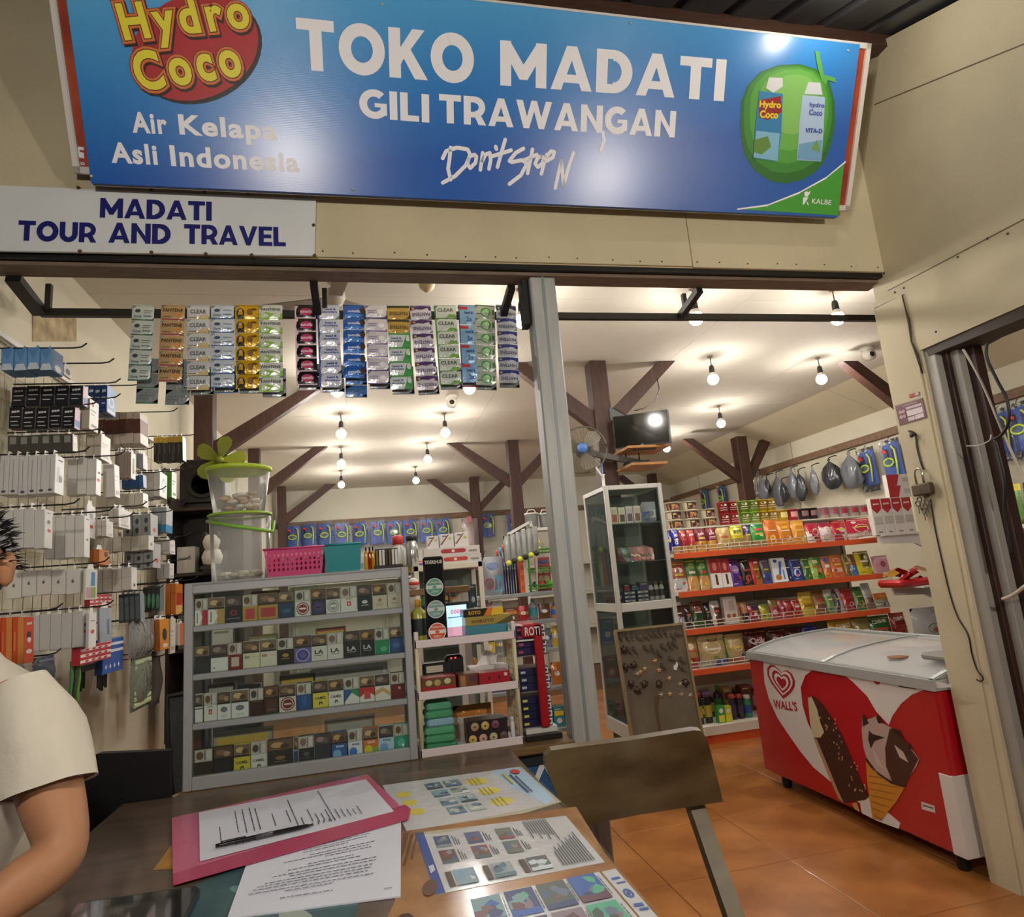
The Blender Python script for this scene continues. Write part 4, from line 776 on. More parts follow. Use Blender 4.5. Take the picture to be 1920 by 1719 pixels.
for i, (x0, x1, hb, c, pr, lb) in enumerate(((872, 952, .05, '4a8c9c', [], 'teal carton under the cookie boxes on the white rack'), (873, 962, .032, 'a89248', [('p', [(.62, 0), (1, .9), (1, 0)], '5a4c28'), ('t', 'ROYO', .45, .45, .3, .4, '5a4820'), ('r', .12, .3, .3, .6, '7a6830')], 'gold ROYO box stacked under the black one'), (870, 945, .028, '2a2214', [('t', 'ROYO', .28, .5, .3, .5, 'e0a82c'), ('p', [(.5, 0), (.62, 1), (.75, 1), (.68, 0)], 'e07828'), ('p', [(.68, 0), (.75, 1), (1, 1), (1, 0)], 'e8c02c')], 'black ROYO box with orange stripe on top of the stack'))):
    xa, xb = ry(x0, 1180, 2.50), ry(x1, 1180, 2.50)
    bpack(xb-xa, hb, .10, c, pr).obj('carton_box', None, (xa, 2.49, zb), label=lb, cat='box'); zb += hb+.0005
# middle tier
zb = tz[1]
xa, xb = ry(792, 1290, 2.48), ry(855, 1285, 2.48)
bpack(xb-xa, .062, .09, 'a8242a', [('r', .03, .5, .97, .95, '5a4a30'), ('e', .2, .72, .1, .16, 'c8b080'), ('e', .45, .7, .1, .18, 'b89a60'), ('e', .75, .74, .1, .16, 'd0c090'), ('r', .4, .2, .6, .32, '7a1418')]).obj('snack_tin', None, (xa, 2.475, zb), label='red tin with pictured nuts on the middle tier, left', cat='tin')
xa, xb = ry(899, 1285, 2.48), ry(956, 1278, 2.48)
bpack(xb-xa, .058, .09, 'a8202c', [('e', .5, .1, .2, .25, '2a2024'), ('r', .3, .55, .36, .75, '3a1a1c'), ('r', .62, .55, .68, .75, '3a1a1c'), ('r', .82, .7, .92, .9, 'd8c0c0')]).obj('snack_tin', None, (xa, 2.475, zb), label='red box with dark arch print on the middle tier, right', cat='tin')
xa, xb = ry(860, 1285, 2.5), ry(897, 1285, 2.5)
bpack(xb-xa, .06, .08, '7a4c30', [('r', .1, .1, .35, .9, 'a87848'), ('r', .55, .5, .9, .9, '5a3848')]).obj('snack_tin', None, (xa, 2.49, zb), label='brown box between the two red tins', cat='box')
t = thing('tissue_box', 'tissue box with white tissue poking up behind the red tins', 'tissue box', (ry(880, 1255, 2.58), 2.575, zb)); mb = MB(); mb.rbx(0, .15, 0, .075, 0, .07, mat('d8d6d2', .5), .003); mb.obj('box', t)
mb = MB(); mb.add([(.03, .03, .069), (.11, .03, .069), (.12, .045, .105), (.075, .035, .125), (.06, .03, .118), (.07, .055, .069)], [(0, 1, 2, 3), (0, 3, 4), (0, 4, 3, 5), (1, 5, 2), (5, 3, 2)], mat('eceae8', .7)); mb.obj('tissue', t)
t = thing('card_terminal', 'black card terminal with pale screen on the middle tier of the rack', 'terminal', (ry(793, 1255, 2.60), 2.59, zb)); mb = MB(); mb.rbx(0, .11, 0, .06, 0, .10, '1a1b1e', .004); mb.obj('casing', t); mb = MB(); mb.bx(.012, .075, -.001, 0, .066, .09, mat('c8c4b0', .3)); mb.obj('display_glass', t)
mb = MB(); mb.rbx(0, .07, 0, .05, 0, .12, '141416', .01); mb.bx(.02, .026, -.001, 0, .108, .112, mat('ff3020', .4, emit=6)); mb.bx(.036, .042, -.001, 0, .108, .112, mat('ff3020', .4, emit=6)); mb.obj('barcode_scanner', None, (ry(836, 1255, 2.6), 2.6, zb), label='black scanner with two red lights on the middle tier', cat='scanner')
# bottom tier
zb = tz[0]; z = zb
for i in range(6):
    c = ['3c8a62', '4d9a6e', '56a478', '8cb4c8', '4f9a70', '58a07c'][i]; w_ = .115-.004*i+random.uniform(-.004, .004)
    tw = MB(); tw.rbx(0, w_, -.10, 0, -.0135, .0135, mat(c, .75, bump=.4, bscale=120), .0075)
    tw.obj('folded_towel', None, (ry(797+i*.4, 1390, 2.48)+.004*(i % 2), 2.585, z+.0135), (0, 0, random.uniform(-.05, .05)), label='folded %s towel, %s from the bottom of the pile on the white rack' % (['green', 'green', 'green', 'blue', 'green', 'pale green'][i], ORD[i]), cat='towel', group='folded towels on the white rack'); z += .0275
xa, xb = ry(876, 1380, 2.50), ry(952, 1372, 2.50); w_ = xb-xa
t = thing('roll_tray', 'dark tray of round wrapped cakes on the bottom tier of the rack', 'tray', (xa, 2.49, zb)); mb = MB(); mb.rbx(0, w_, 0, .09, 0, .085, mat('2a2024', .4), .003); mb.obj('box', t)
for i in range(7):
    r, k = divmod(i, 4) if i < 4 else (1, i-4); mb = MB(); c = ['d0b060', 'c8a088', 'b8b088', '6a4a50', 'b09070', 'c8b060', '7a4a68'][i]
    P = (.018+k*(w_-.036)/3+(.01 if r else 0), -.001, .024+r*.042); mb.lathe([(.006, .002), (.014, .0), (.016, -.002), (.012, -.004)], c, 12, P, 'y'); mb.lathe([(.004, -.003), (.0035, -.005)], '4a3a30', 8, P, 'y'); mb.obj('wrapped_cake', t)
bottle((ry(961, 1365, 2.49), 2.49, zb), .008, .085, 'e0dce4', 'e8e6ea', 'slim white pointed tube at the right end of the bottom tier', neck=.7)
mb = MB(); mb.lathe([(.028, 0), (.03, .004), (.03, .12), (.012, .15), (.012, .165)], clear('dfe8ea', .6, .1, .1), 14); t = thing('water_bottle', 'clear bottle with blue cap behind the folded towels', 'bottle', (ry(826, 1330, 2.63), 2.62, zb)); mb.obj('body', t); mb = MB(); mb.lathe([(.014, .165), (.014, .185), (.011, .187)], '2a3c9a', 12); mb.obj('cap', t)
pillow(.15, .12, .03, lambda u, v: 'c8b8a8' if v < .7 else 'c07830', (), 6, 6, .04, .003, 5).obj('plastic_parcel', None, (ry(850, 1330, 2.62), 2.64, zb), label='cream and orange parcel behind the tray of cakes', cat='parcel')

# ---- red ROTI stand with stacked boxes
t = thing('roti_stand', 'red upright ROTI stand with clear shelves on the counter by the steel post', 'stand', (ry(985, 1365, 2.56), 2.50, CT))
ox = ry(985, 1365, 2.56); RDm = mat('a8141f', .35, coat=.3)
mb = MB(); mb.rbx(-.02, .12, -.03, .2, 0, .02, '161412', .003); mb.obj('base', t)
mb = MB(); mb.bx(-.01, .11, 0, .18, .021, .04, mat('d0ccc8', .4)); mb.obj('foot_tray', t)
xr = ry(1013, 1250, 2.50)-ox; zr = onY(1010, 1168, 2.50).z-CT
mb = MB(); mb.rbx(xr-.016, xr+.016, -.012, .012, .04, zr, RDm, .004); mb.obj('upright', t)
mb = MB(); mb.rbx(xr-.06, xr+.016, -.012, .16, zr-.05, zr, RDm, .006); mb.text('ROTI', (xr-.022, -.0135, zr-.042), (1, 0, 0), (0, 0, 1), .032, 'e4dcd8', w=.058); mb.obj('header', t)
mb = MB(); mb.bx(-.02, .11, .0, .18, zr-.062, zr-.056, mat('d8d4d0', .4)); mb.obj('top_shelf', t)
for z in (.30, .17): mb = MB(); mb.bx(-.015, .11, .014, .18, z-.004, z, clear('f0f0f0', .6, .1)); mb.obj('shelf', t)
for gi, (z0, n, c, bc, lb) in enumerate(((.302, 4, '2c2350', 'b04a6a', 'purple carton with pink bars'), (.172, 3, '23264c', 'b8bcc8', 'indigo carton with white label'), (.042, 4, '1b2044', 'c8c84c', 'dark navy carton with lime bars'))):
    for k in range(n):
        b_ = bpack(.115, .0265, .12, c, [('r', .04, .3, .2, .62, bc), ('r', .72, .08, .98, .92, 'e0dede'), ('r', .76, .3, .94, .7, '4a4a50')]); 
        b_.obj('slim_carton', None, (ox-.014+random.uniform(-.002, .002), 2.50+.016, CT+z0+k*.0275), label='%s, %s up in its ROTI stand pile' % (lb, ORD[k]), cat='carton', group='slim cartons on the ROTI stand')

# ================================================================ phone accessories on the left wall
LX = -1.3
WH = mat('dcdbd8', .45); 
rack = thing('wall_rack', 'black wire wall rack with white top rail full of phone accessories', 'rack', (LX, 0, 0))
mb = MB(); mb.bx(.004, .03, 2.48, 4.35, 2.385, 2.405, WH); mb.obj('top_rail', rack)
mb = MB()
for j in range(26):
    y = 2.5+j*.073; mb.beam((.012, y, 1.30), (.012, y, 2.39), .0026, .0026, 'a89d82')
for k in range(11): mb.beam((.016, 2.48, 1.30+k*.108), (.016, 4.35, 1.30+k*.108), .0026, .0026, 'a89d82')
o = mb.obj('wire_grid', rack); o['kind'] = 'stuff'
def hook(y, z, xo):
    mb = MB(); mb.tube([(.016, y, z), (xo-LX-.02, y, z), (xo-LX+.005, y, z+.004), (xo-LX+.022, y, z+.018)], .003, '1c1a18', 6); mb.obj('hook', rack)
HK = ['foremost on hook', 'second on hook', 'third on hook', 'fourth on hook', 'fifth on hook', 'sixth on hook']
def hangrow(px, py, h, sw, n, fw, side, front, label, sp=(), fp=(), xo=-1.04, tab='e4e4e0', name='accessory_box', cat='box', hk=.07, group=None, depth=None, soft=False):
    """boxes hung one behind the other on one hook; (px,py) is the top of the outermost box's near front edge"""
    P = onX(px, py, xo); 
    dist = (P-CAM).dot(FW); H_ = h*dist/FPX; d = P.x-onY(px-sw, py, P.y).x; w_ = max(.02, onX(px+fw, py, xo).y-P.y)
    d = min(d, (xo-LX-.02)/n)
    mb = MB(); sm = mat(side, .4) if isinstance(side, str) else side; fm = mat(front, .4) if isinstance(front, str) else front
    # local: x along hook (front face at x=0, facing +X), y depth along wall, z down from 0
    mb.rbx(-d*.96, 0, 0, w_, -H_, 0, sm, .0015)
    S1 = lambda u, v, e=0.: Vector((-d*.96*(1-u), -e, -H_*(1-v)))       # side seen from the shop front
    S2 = lambda u, v, e=0.: Vector((e, u*w_, -H_*(1-v)))
    printing(mb, S2, w_, H_, [('r', .01, .005, .99, .995, fm)]+list(fp), .0004)
    printing(mb, S1, d, H_, sp, .0004)
    me = mb.mesh(name); tm_ = None
    if tab:
        tb = MB(); tb.poly([(-d*.5, w_*.2, 0), (-d*.5, w_*.8, 0), (-d*.5, w_*.68, .022), (-d*.5, w_*.32, .022)], tab); tm_ = tb.mesh('hang_tab')
    ry_ = random.uniform(-.05, .01); rz_ = random.uniform(-.03, .03)
    for k in range(n):
        o = put(me, name, None, (xo-k*d, P.y, P.z+random.uniform(-.003, .003)), (random.uniform(-.015, .015), ry_+random.uniform(-.006, .006), rz_), label if n == 1 else label+', '+HK[k], cat, group or ('hung row: '+label))
        if tm_: put(tm_, 'hang_tab', o)
    if hk: hook(P.y+w_*.5, P.z+.014, xo+hk)
DOT = [('e', .5, .5, .1, .07, '55565a')]
LINES = lambda c: [('r', .1, .62, .7, .66, c), ('r', .1, .5, .5, .53, c), ('r', .2, .1, .8, .2, c)]
TX = lambda s_, c: [('t', s_, .5, .78, .6, .12, c), ('r', .15, .52, .85, .56, c), ('r', .15, .3, .7, .34, c)]
LWALL = 'on the left wall rack'
hangrow(98, 652, 42, 24, 4, 20, '6d9cca', '4a74ac', 'light blue angular accessory pack on the topmost left hook', [('p', [(.0, 1), (1, 1), (.5, .45)], '5a8ac0'), ('p', [(0, 0), (1, 0), (.8, .3), (.2, .3)], 'c8d4e0')], [('e', .5, .2, .3, .16, 'e0e4e8')], tab='6d9cca')
hangrow(120, 683, 20, 5, 1, 14, 'd8d8d4', 'e0e0dc', 'small white earphone card under the light blue packs', (), [('e', .5, .5, .3, .3, '4a4a50')], hk=.13)
hangrow(156, 722, 38, 27, 5, 9, '17181e', 'c8a8c8', 'black accessory pouch in the upper black row', TX('~', 'd0d0d4'), [('r', .1, .1, .9, .4, '4a80c8')], hk=.1, tab=None)
hangrow(141, 762, 40, 28, 5, 10, '15161b', 'c8a0c4', 'black accessory pouch in the lower black row', TX('~', 'd0d0d4')+[('r', .2, .12, .8, .16, 'b0b0b4')], [('r', .1, .1, .9, .4, '3f7ac0')], hk=.05, tab=None, xo=-1.06)
hangrow(136, 812, 33, 20, 6, 10, '46443e', 'a8a69c', 'grey see-through accessory pack below the black rows', [('r', .2, .5, .8, .9, '8a8a84')], [('r', .2, .5, .8, .9, 'e0e0dc')], xo=-1.06)
hangrow(201, 722, 52, 12, 3, 17, '1f3c74', '5a90d0', 'dark blue boxed charger beside the black pouches', TX('~', 'c8d0e0'), [('o', .5, .45, .3, .2, 'e0e8f0', .7), ('r', .1, .05, .9, .14, 'd8dce0')], hk=.1)
hangrow(169, 747, 58, 20, 1, 18, 'b6afa0', 'dcdcd8', 'white box with red mark between black and brown packs', (), [('e', .3, .85, .14, .08, 'b8404a')]+LINES('8a8a8a'))
hangrow(262, 772, 60, 13, 6, 15, 'b9aca4', 'c8c0b8', 'brown cable sachet with clear top', [('r', 0, .32, 1, .78, '5c2c22')], [('r', 0, .32, 1, .78, '6c3428')], hk=.13, tab=None)
hangrow(342, 818, 46, 9, 6, 6, '211f1c', 'dcdcdc', 'black battery pack with yellow top', [('r', 0, .76, 1, 1, 'c8a430'), ('r', .2, .3, .35, .7, '6a6a6a')], (), hk=.05)
hangrow(190, 813, 48, 14, 2, 18, 'bdb6a6', 'd6d4cc', 'cream box above the long white boxes', (), LINES('b0aca0'))
hangrow(246, 846, 50, 5, 6, 8, 'a09088', 'd8d4d0', 'thin mauve cable pack', [('r', .3, .1, .7, .9, '8a7a74')], [('r', .3, .2, .7, .8, '5a5450')])
hangrow(268, 850, 28, 4, 3, 8, '9a9aa0', 'c8c8cc', 'small grey pack under the brown sachets', (), (), hk=0)
hangrow(104, 852, 73, 17, 6, 18, 'd6d5d2', 'dfe1e2', 'slim white cable box with grey line', [('r', .42, .12, .5, .9, '9a9a9a'), ('e', .5, .08, .25, .035, '55555a')], [('r', .2, .3, .5, .7, 'c0c4c8'), ('e', .6, .4, .2, .1, '70757c'), ('r', .3, .86, .8, .9, '444448')])
hangrow(181, 859, 68, 18, 3, 10, 'd9d8d4', 'e2e2e0', 'tall plain white adapter box with red dot', (), [('e', .45, .42, .3, .05, 'd0402c'), ('r', .3, .6, .8, .66, '55555a')])
hangrow(214, 869, 62, 22, 1, 10, 'd4d2ce', 'e0e0de', 'single tall white adapter box right of the red-dotted ones', (), LINES('b8b8b8'), hk=0)
hangrow(84, 953, 73, 20, 4, 15, 'd9d7d2', 'e3e2df', 'white phone charger box in the second white row, left', (), [('e', .55, .46, .22, .045, 'd0442e'), ('e', .5, .68, .2, .05, '70747a'), ('r', .3, .9, .7, .93, '909090')])
hangrow(158, 966, 78, 18, 4, 11, 'd9d8d5', 'e4e4e2', 'tall white box right of the red-dotted second row', (), [('r', .3, .9, .8, .93, '8a8a8c'), ('e', .5, .42, .2, .03, '77797c')])
hangrow(163, 945, 62, 5, 1, 16, 'c8c8c4', 'dddedd', 'white box with red tag behind the tall white boxes', (), [('r', .3, .3, .7, .4, 'c84a40'), ('r', .3, .6, .7, .75, '9aa0a4')], xo=-1.08, hk=0)
hangrow(199, 975, 30, 9, 3, 14, 'bdb8b0', 'dededa', 'small white plug box mid-wall', (), LINES('c0c0c0'))
hangrow(222, 952, 35, 10, 2, 21, 'c4c0b8', 'e0e0de', 'small tilted white plug box mid-wall', (), [('e', .5, .5, .3, .3, 'c8c8c6')]+LINES('b0b0b0'))
hangrow(186, 1029, 28, 19, 1, 18, 'a8602a', 'c87a34', 'small orange box mid-wall among white boxes', (), [('r', .5, .55, .85, .9, '4a3a2a')], hk=0)
hangrow(279, 1003, 27, 17, 6, 9, 'cfcac0', 'e2e2e0', 'small white box in a long row over the orange box', (), [('e', .5, .4, .2, .1, '8a8a8a')], hk=.0)
hangrow(282, 963, 42, 17, 3, 15, '8f9294', 'b8babc', 'grey speaker box with dark dots', [('e', .5, .7, .2, .13, '3a3c40'), ('e', .5, .3, .2, .13, '3a3c40')], [('e', .5, .3, .2, .1, 'c85a50')])
hangrow(287, 1018, 46, 18, 3, 15, '8c8f92', 'b4b6b8', 'grey speaker box with dark dots, lower row', [('e', .5, .75, .2, .1, '3a3c40'), ('e', .5, .45, .2, .1, '3a3c40'), ('e', .5, .15, .2, .1, '3a3c40')], [('e', .5, .3, .2, .1, 'c85a50')])
hangrow(268, 890, 24, 10, 4, 6, '2c5a94', '6a8ab4', 'short blue pack above cream boxes', (), ())
hangrow(300, 885, 46, 12, 3, 14, 'c4c2bc', 'dcdcda', 'white box left of the green one', (), [('o', .5, .5, .3, .3, 'a8b4bc', .6)])
hangrow(322, 882, 50, 11, 1, 9, '4c8c2e', 'e0e2de', 'single green-sided box near the timber post', (), LINES('5a8a4a'))
hangrow(268, 923, 26, 17, 5, 9, 'c8c3b8', 'e0e0de', 'short cream box in a row below the blue packs', (), [('e', .4, .4, .2, .12, '9a9a9a')])
hangrow(312, 950, 46, 9, 3, 12, '9aa0a6', 'c0c4c8', 'grey and blue cable pack', [('r', 0, 0, 1, .3, '2f78a8')], [('r', 0, 0, 1, .3, '3a8abc')], hk=.06)
hangrow(318, 1010, 27, 16, 2, 9, 'c0bdb8', 'e0e0de', 'small white box near the timber post', (), LINES('a8a8a8'))
hangrow(318, 1055, 28, 12, 2, 8, 'b0b0b0', 'd8d8d8', 'small grey-white box near the timber post, lower', (), LINES('a0a0a0'))
hangrow(150, 1064, 46, 27, 5, 7, 'dcdad6', 'e4e4e2', 'white box with small grey emblem on its side', [('e', .48, .5, .10, .07, '6e6e72'), ('e', .52, .6, .03, .02, '6e6e72')], ())
hangrow(161, 1066, 57, 5, 1, 21, 'd8d8cc', 'd0d4cc', 'colourful case box in front of the emblem boxes', (), [('r', .45, .45, .8, .9, '4a86b8'), ('r', .08, .05, .45, .4, 'c890a8'), ('r', .5, .05, .85, .4, '84a858')], xo=-1.02, hk=0)
hangrow(246, 1063, 42, 18, 4, 11, 'd0cdc8', 'e2e2e0', 'white cable box right of the colourful case', [('r', 0, .55, 1, .58, 'b8b4b0')], [('e', .5, .2, .2, .08, '6a6a6e')])
hangrow(45, 1156, 85, 22, 3, 19, 'd8582c', 'd84c2c', 'tall orange boxed cable at the far left', [('r', .5, .0, 1, 1, 'dd9048'), ('r', .2, .3, .26, .7, 'e8b090')], [('r', .3, .45, .7, .68, '3a2a2a'), ('e', .5, .5, .2, .06, 'e8e0dc'), ('e', .5, .25, .3, .05, 'e8e0dc'), ('t', '~', .5, .85, .5, .06, 'f0e0d8')], tab='c8c8c4')
hangrow(155, 1146, 66, 20, 5, 12, 'cbc9c8', 'e2e2e2', 'large pale grey box in the lowest row', (), [('e', .5, .6, .3, .05, '55565a'), ('e', .4, .42, .25, .05, 'd8503c')])
hangrow(167, 1148, 64, 6, 1, 13, 'cbc9c8', 'e4e4e4', 'pale box with red marks ending the lowest row', (), [('e', .5, .45, .25, .06, 'd8503c'), ('r', .2, .75, .8, .78, 'a0a0a0')], xo=-1.02, hk=0)
hangrow(186, 1140, 72, 4, 1, 21, '8c98a6', '9aa6b4', 'blue-grey box behind the lowest white row', (), [('r', .6, .3, .8, .7, '6a7684')], xo=-1.06, hk=0)
hangrow(330, 1093, 57, 10, 2, 14, 'b8661f', 'c87a30', 'tall orange box beside the cigarette cabinet', (), [('p', [(0, .0), (1, .0), (1, .45), (0, .25)], 'd8a860'), ('r', .1, .3, .9, .7, 'b03a20')])
hangrow(299, 1162, 57, 10, 2, 17, 'a85c1c', 'd08a34', 'orange cable box above the hanging clear pouch', (), [('e', .5, .5, .25, .2, '3a3630'), ('r', .3, .08, .8, .2, 'd8d0c0')])
hangrow(320, 1160, 64, 4, 1, 9, 'b8b4a8', 'cfcbc0', 'narrow cream box beside the cigarette cabinet', (), LINES('a8a498'))
hangrow(337, 1168, 40, 5, 2, 8, 'd8d4d0', 'c86a3c', 'small white and orange pack beside the cabinet frame', (), ())
hangrow(300, 1098, 46, 8, 4, 8, '2a2c30', '6a7478', 'dark cable coil pack', [('e', .5, .4, .4, .3, '4f8a6a')], (), tab=None)
hangrow(262, 1112, 52, 10, 4, 9, '3a3e44', '8a94a0', 'slate phone case pack', [('r', .1, .1, .9, .9, '55606a')], (), tab='6a7078')
# carded razors, clear pouches
def card(px, py, x1, y1, X, body, prints, label, name='hanging_card', cat='card', t_=.012, **kw):
    a = onX(px, y1, X); b = onX(x1, y1, X); c = onX(px, py, X); w_ = b.y-a.y; h_ = c.z-a.z
    mb = MB(); mb.rbx(0, t_, 0, w_, 0, h_, M(body), min(.002, t_*.3)); printing(mb, lambda u, v, e=0.: Vector((t_+e, u*w_, v*h_)), w_, h_, prints, .0005)
    printing(mb, lambda u, v, e=0.: Vector((t_*u, -e, v*h_)), w_, h_, [], .0005)
    return mb.obj(name, None, (X-t_, a.y, a.z), label=label, cat=cat, **kw)
STR = [('r', 0, .1+.3*k, 1, .24+.3*k, 'e8e0de') for k in range(3)]+[('e', .2+.2*i, .3*j+.17, .06, .05, 'b02a34') for i in range(4) for j in range(3)]
card(150, 1212, 207, 1248, -1.05, 'b8323c', STR, 'red and white razor card under the grey boxes', t_=.03)
card(168, 1115, 208, 1140, -1.10, 'b8323c', STR, 'red and white razor card behind the grey boxes', t_=.02)
DIA = [('p', [(.1+.2*i, .2), (.15+.2*i, .28), (.2+.2*i, .2), (.15+.2*i, .12)], 'd8e0f0') for i in range(4)]+[('r', 0, .6+.2*k, 1, .68+.2*k, 'd8e0f0') for k in range(2)]
t = card(192, 1200, 230, 1266, -1.08, '2a58a8', DIA, 'blue and white razor card with black handles sticking out below', t_=.03)
for k in range(5): m = MB(); m.rbx(.005, .015, .01+k*.02, .018+k*.02, -.05-.008*(k % 3), .005, '14161c', .002); m.obj('razor_handle', t)
t = card(150, 1250, 190, 1262, -1.10, '20242c', [], 'dark razor card hanging below the red one', t_=.03)
for k in range(4): m = MB(); m.rbx(.005, .015, .01+k*.025, .018+k*.025, -.09+.008*k, .005, '14161c', .002); m.obj('razor_handle', t)
FILM = clear('e8ecec', .55, .12, .15, .6, 40); FILM2 = clear('dfe8dc', .6, .15, .15, .5, 40)
def pouch_at(px, py, x1, y1, X, film, label, seed, inner=None):
    a = onX(px, y1, X); b = onX(x1, y1, X); c = onX(px, py, X); w_ = b.y-a.y; h_ = c.z-a.z
    t = thing('clear_pouch', label, 'pouch', (X, a.y, a.z), (0, 0, math.pi/2)); pillow(w_, h_, .05, lambda u, v: film, (), 8, 10, .05, .006, seed).obj('film', t)
    hook(a.y+w_*.5, c.z+.004, X+.03)
    if inner:
        for k in range(8): m = MB(); m.rbx(w_*.1, w_*.9, -.012, .012, h_*(.06+.11*k), h_*(.06+.11*k+.085), inner, .003); m.obj('contents', t)
pouch_at(240, 1165, 288, 1238, -1.06, FILM, 'crumpled clear plastic pouch under the orange cable box', 2)
pouch_at(243, 1232, 282, 1338, -1.08, FILM2, 'clear pouch of pale green clips hanging low on the left wall', 4, 'b8c8a0')
pouch_at(284, 1235, 299, 1325, -1.12, clear('8a8682', .4, .2, .1), 'grey spotted mesh bag beside the pouch of green clips', 5)
pouch_at(0, 1240, 40, 1300, -1.10, clear('c8c4c8', .5, .2, .1), 'clear bag of lilac items below the orange boxes', 6, 'a89cb8')
pouch_at(60, 1235, 98, 1300, -1.12, clear('9aa4b4', .5, .2, .1), 'clear bag of grey items below the pale grey boxes', 7, '7a8494')
for k, (px, c) in enumerate(((134, '4a8a4a'), (141, '3a3a38'), (148, '6a9a3c'))):
    a = onX(px, 1240, -1.1); mb = MB(); mb.tube([(0, 0, 0), (.002, .004, -.06), (-.002, 0, -.12), (0, .003, -.2)], .006, c, 6)
    mb.obj('braided_cord', None, (a.x, a.y, a.z), label='thin %s cord hanging below the razor cards' % ['green', 'black', 'lime'][k], cat='cord')
# ---- dark corner by the timber post: speaker, cables, fan blades, shelf
P = onY(385, 905, 4.75)
t = thing('loudspeaker', 'black loudspeaker mounted on the timber post behind the tubs', 'speaker', (P.x-.13, 4.62, P.z-.16)); mb = MB(); mb.rbx(0, .28, 0, .2, 0, .30, '12110f', .01); mb.obj('cabinet', t)
mb = MB(); mb.lathe([(.1, 0), (.1, -.006), (.085, -.004), (.03, .01)], '201e1c', 20, (.14, 0, .13), 'y'); mb.obj('cone', t); mb = MB(); mb.tube([(.04, -.005, .3), (-.03, -.02, .22), (-.06, -.02, .02), (-.02, -.01, -.18)], .005, 'b0aca0', 6); mb.obj('cable', t)
P = onY(413, 862, 4.55)
t = thing('fan_blades', 'yellow-green five-bladed fan propeller above the clear tubs', 'fan', P); YG = mat('8f9a2e', .4)
mb = MB(); mb.lathe([(.02, -.02), (.024, 0), (.022, .02), (.01, .03)], YG, 14, (0, 0, 0), 'y'); mb.obj('hub', t)
mb = MB(); mb.lathe([(.05, .03), (.055, .05), (.05, .12)], '15130f', 14, (0, 0, 0), 'y'); mb.tube([(0, .1, 0), (.0, .12, -.1), (-.02, .1, -.25)], .012, '15130f', 8); mb.obj('motor', t)
for k in range(5):
    a = math.radians(75+72*k); d = Vector((math.cos(a), 0, math.sin(a))); q = Vector((-d.z, 0, d.x)); mb = MB()
    L_ = [(.02, .018), (.06, .035), (.11, .052), (.145, .045), (.165, .015)]; V = []
    for r_, w_ in L_: V += [d*r_+q*w_+Vector((0, .012, 0)), d*r_-q*w_*.9-Vector((0, .014, 0))]
    mb.add(V+[v+Vector((0, .004, 0)) for v in V], [(2*i, 2*i+1, 2*i+3, 2*i+2) for i in range(4)]+[(10+2*i, 12+2*i, 13+2*i, 11+2*i) for i in range(4)], YG, True); mb.obj('blade', t)
t = thing('dark_shelf', 'dark narrow shelf unit behind the tubs at the timber post', 'shelf', (-1.2, 4.35, 0))
mb = MB(); mb.bx(0, .02, 0, .3, .6, 2.05, '2a1d16'); mb.obj('side_panel', t); mb = MB(); mb.bx(.42, .44, 0, .3, .6, 2.05, '2a1d16'); mb.obj('side_panel', t)
mb = MB(); mb.bx(.02, .42, .28, .3, .6, 2.05, '1a1411'); mb.obj('back_panel', t)
for z in (.6, 1.1, 1.55, 1.95): mb = MB(); mb.bx(.02, .42, 0, .28, z, z+.02, '33241b'); mb.obj('shelf_board', t)
for i, (x, z, w_, h_, c, lb) in enumerate(((.05, 1.57, .1, .16, 'c8c4bc', 'white carton'), (.2, 1.57, .14, .12, '3a3a3c', 'black carton'), (.06, 1.12, .14, .2, '6a6864', 'grey carton'), (.25, 1.12, .12, .14, 'd0ccc4', 'cream carton'))):
    bpack(w_, h_, .12, c, [('r', .1, .5, .8, .6, '8a8680')]).obj('carton_box', None, (-1.2+x, 4.38, z+.0005), label='%s on the dark shelf behind the tubs' % lb, cat='carton')
t = thing('plush_toy', 'small white plush animal with black patch beside the tall tub', 'toy', onY(398, 1060, 4.2)); mb = MB(); mb.lathe([(.01, 0), (.05, .01), (.06, .05), (.045, .09), (.01, .11)], mat('dcd6c8', .9), 14); mb.obj('body', t); mb = MB(); mb.lathe([(.005, .08), (.04, .1), (.05, .14), (.035, .175), (.005, .185)], mat('dcd6c8', .9), 14, (.0, -.02, 0)); mb.obj('head', t)
for s_ in (-1, 1): mb = MB(); mb.lathe([(.004, .15), (.016, .16), (.018, .18), (.004, .2)], '1a1816', 10, (s_*.035, -.02, 0)); mb.obj('ear', t)
mb = MB(); mb.bx(-.06, .06, -.03, .06, -.02, 0, '33241b'); mb.obj('shelf_bracket', t)
# mesh office chair behind the cabinet and black chair at the table end
t = thing('mesh_chair', 'grey mesh office chair back behind the cigarette cabinet', 'chair', (-.70, 3.22, 0), (0, 0, .15)); GM = mat('3a3d42', .6, var=.5, scale=160)
mb = MB(); mb.rbx(-.2, .2, -.2, .22, .43, .49, GM, .02); mb.obj('seat', t)
V = []; F = []
for j in range(7):
    for i in range(7):
        u, v = i/6*2-1, j/6; V.append((u*(.2-.03*(1-v)**2), .22+.05*(1-u*u)-.02+.03*v, .55+.42*v))
mb = MB(); mb.add(V+[(a, b+.012, c) for a, b, c in V], [(j*7+i, j*7+i+1, j*7+i+8, j*7+i+7) for j in range(6) for i in range(6)]+[(49+j*7+i, 49+j*7+i+7, 49+j*7+i+8, 49+j*7+i+1) for j in range(6) for i in range(6)], GM, True); mb.obj('backrest', t)
mb = MB(); mb.tube([V[i] for i in (0, 7, 14, 21, 28, 35, 42, 43, 44, 45, 46, 47, 48, 41, 34, 27, 20, 13, 6)], .012, '1c1d20', 8); mb.obj('back_frame', t)
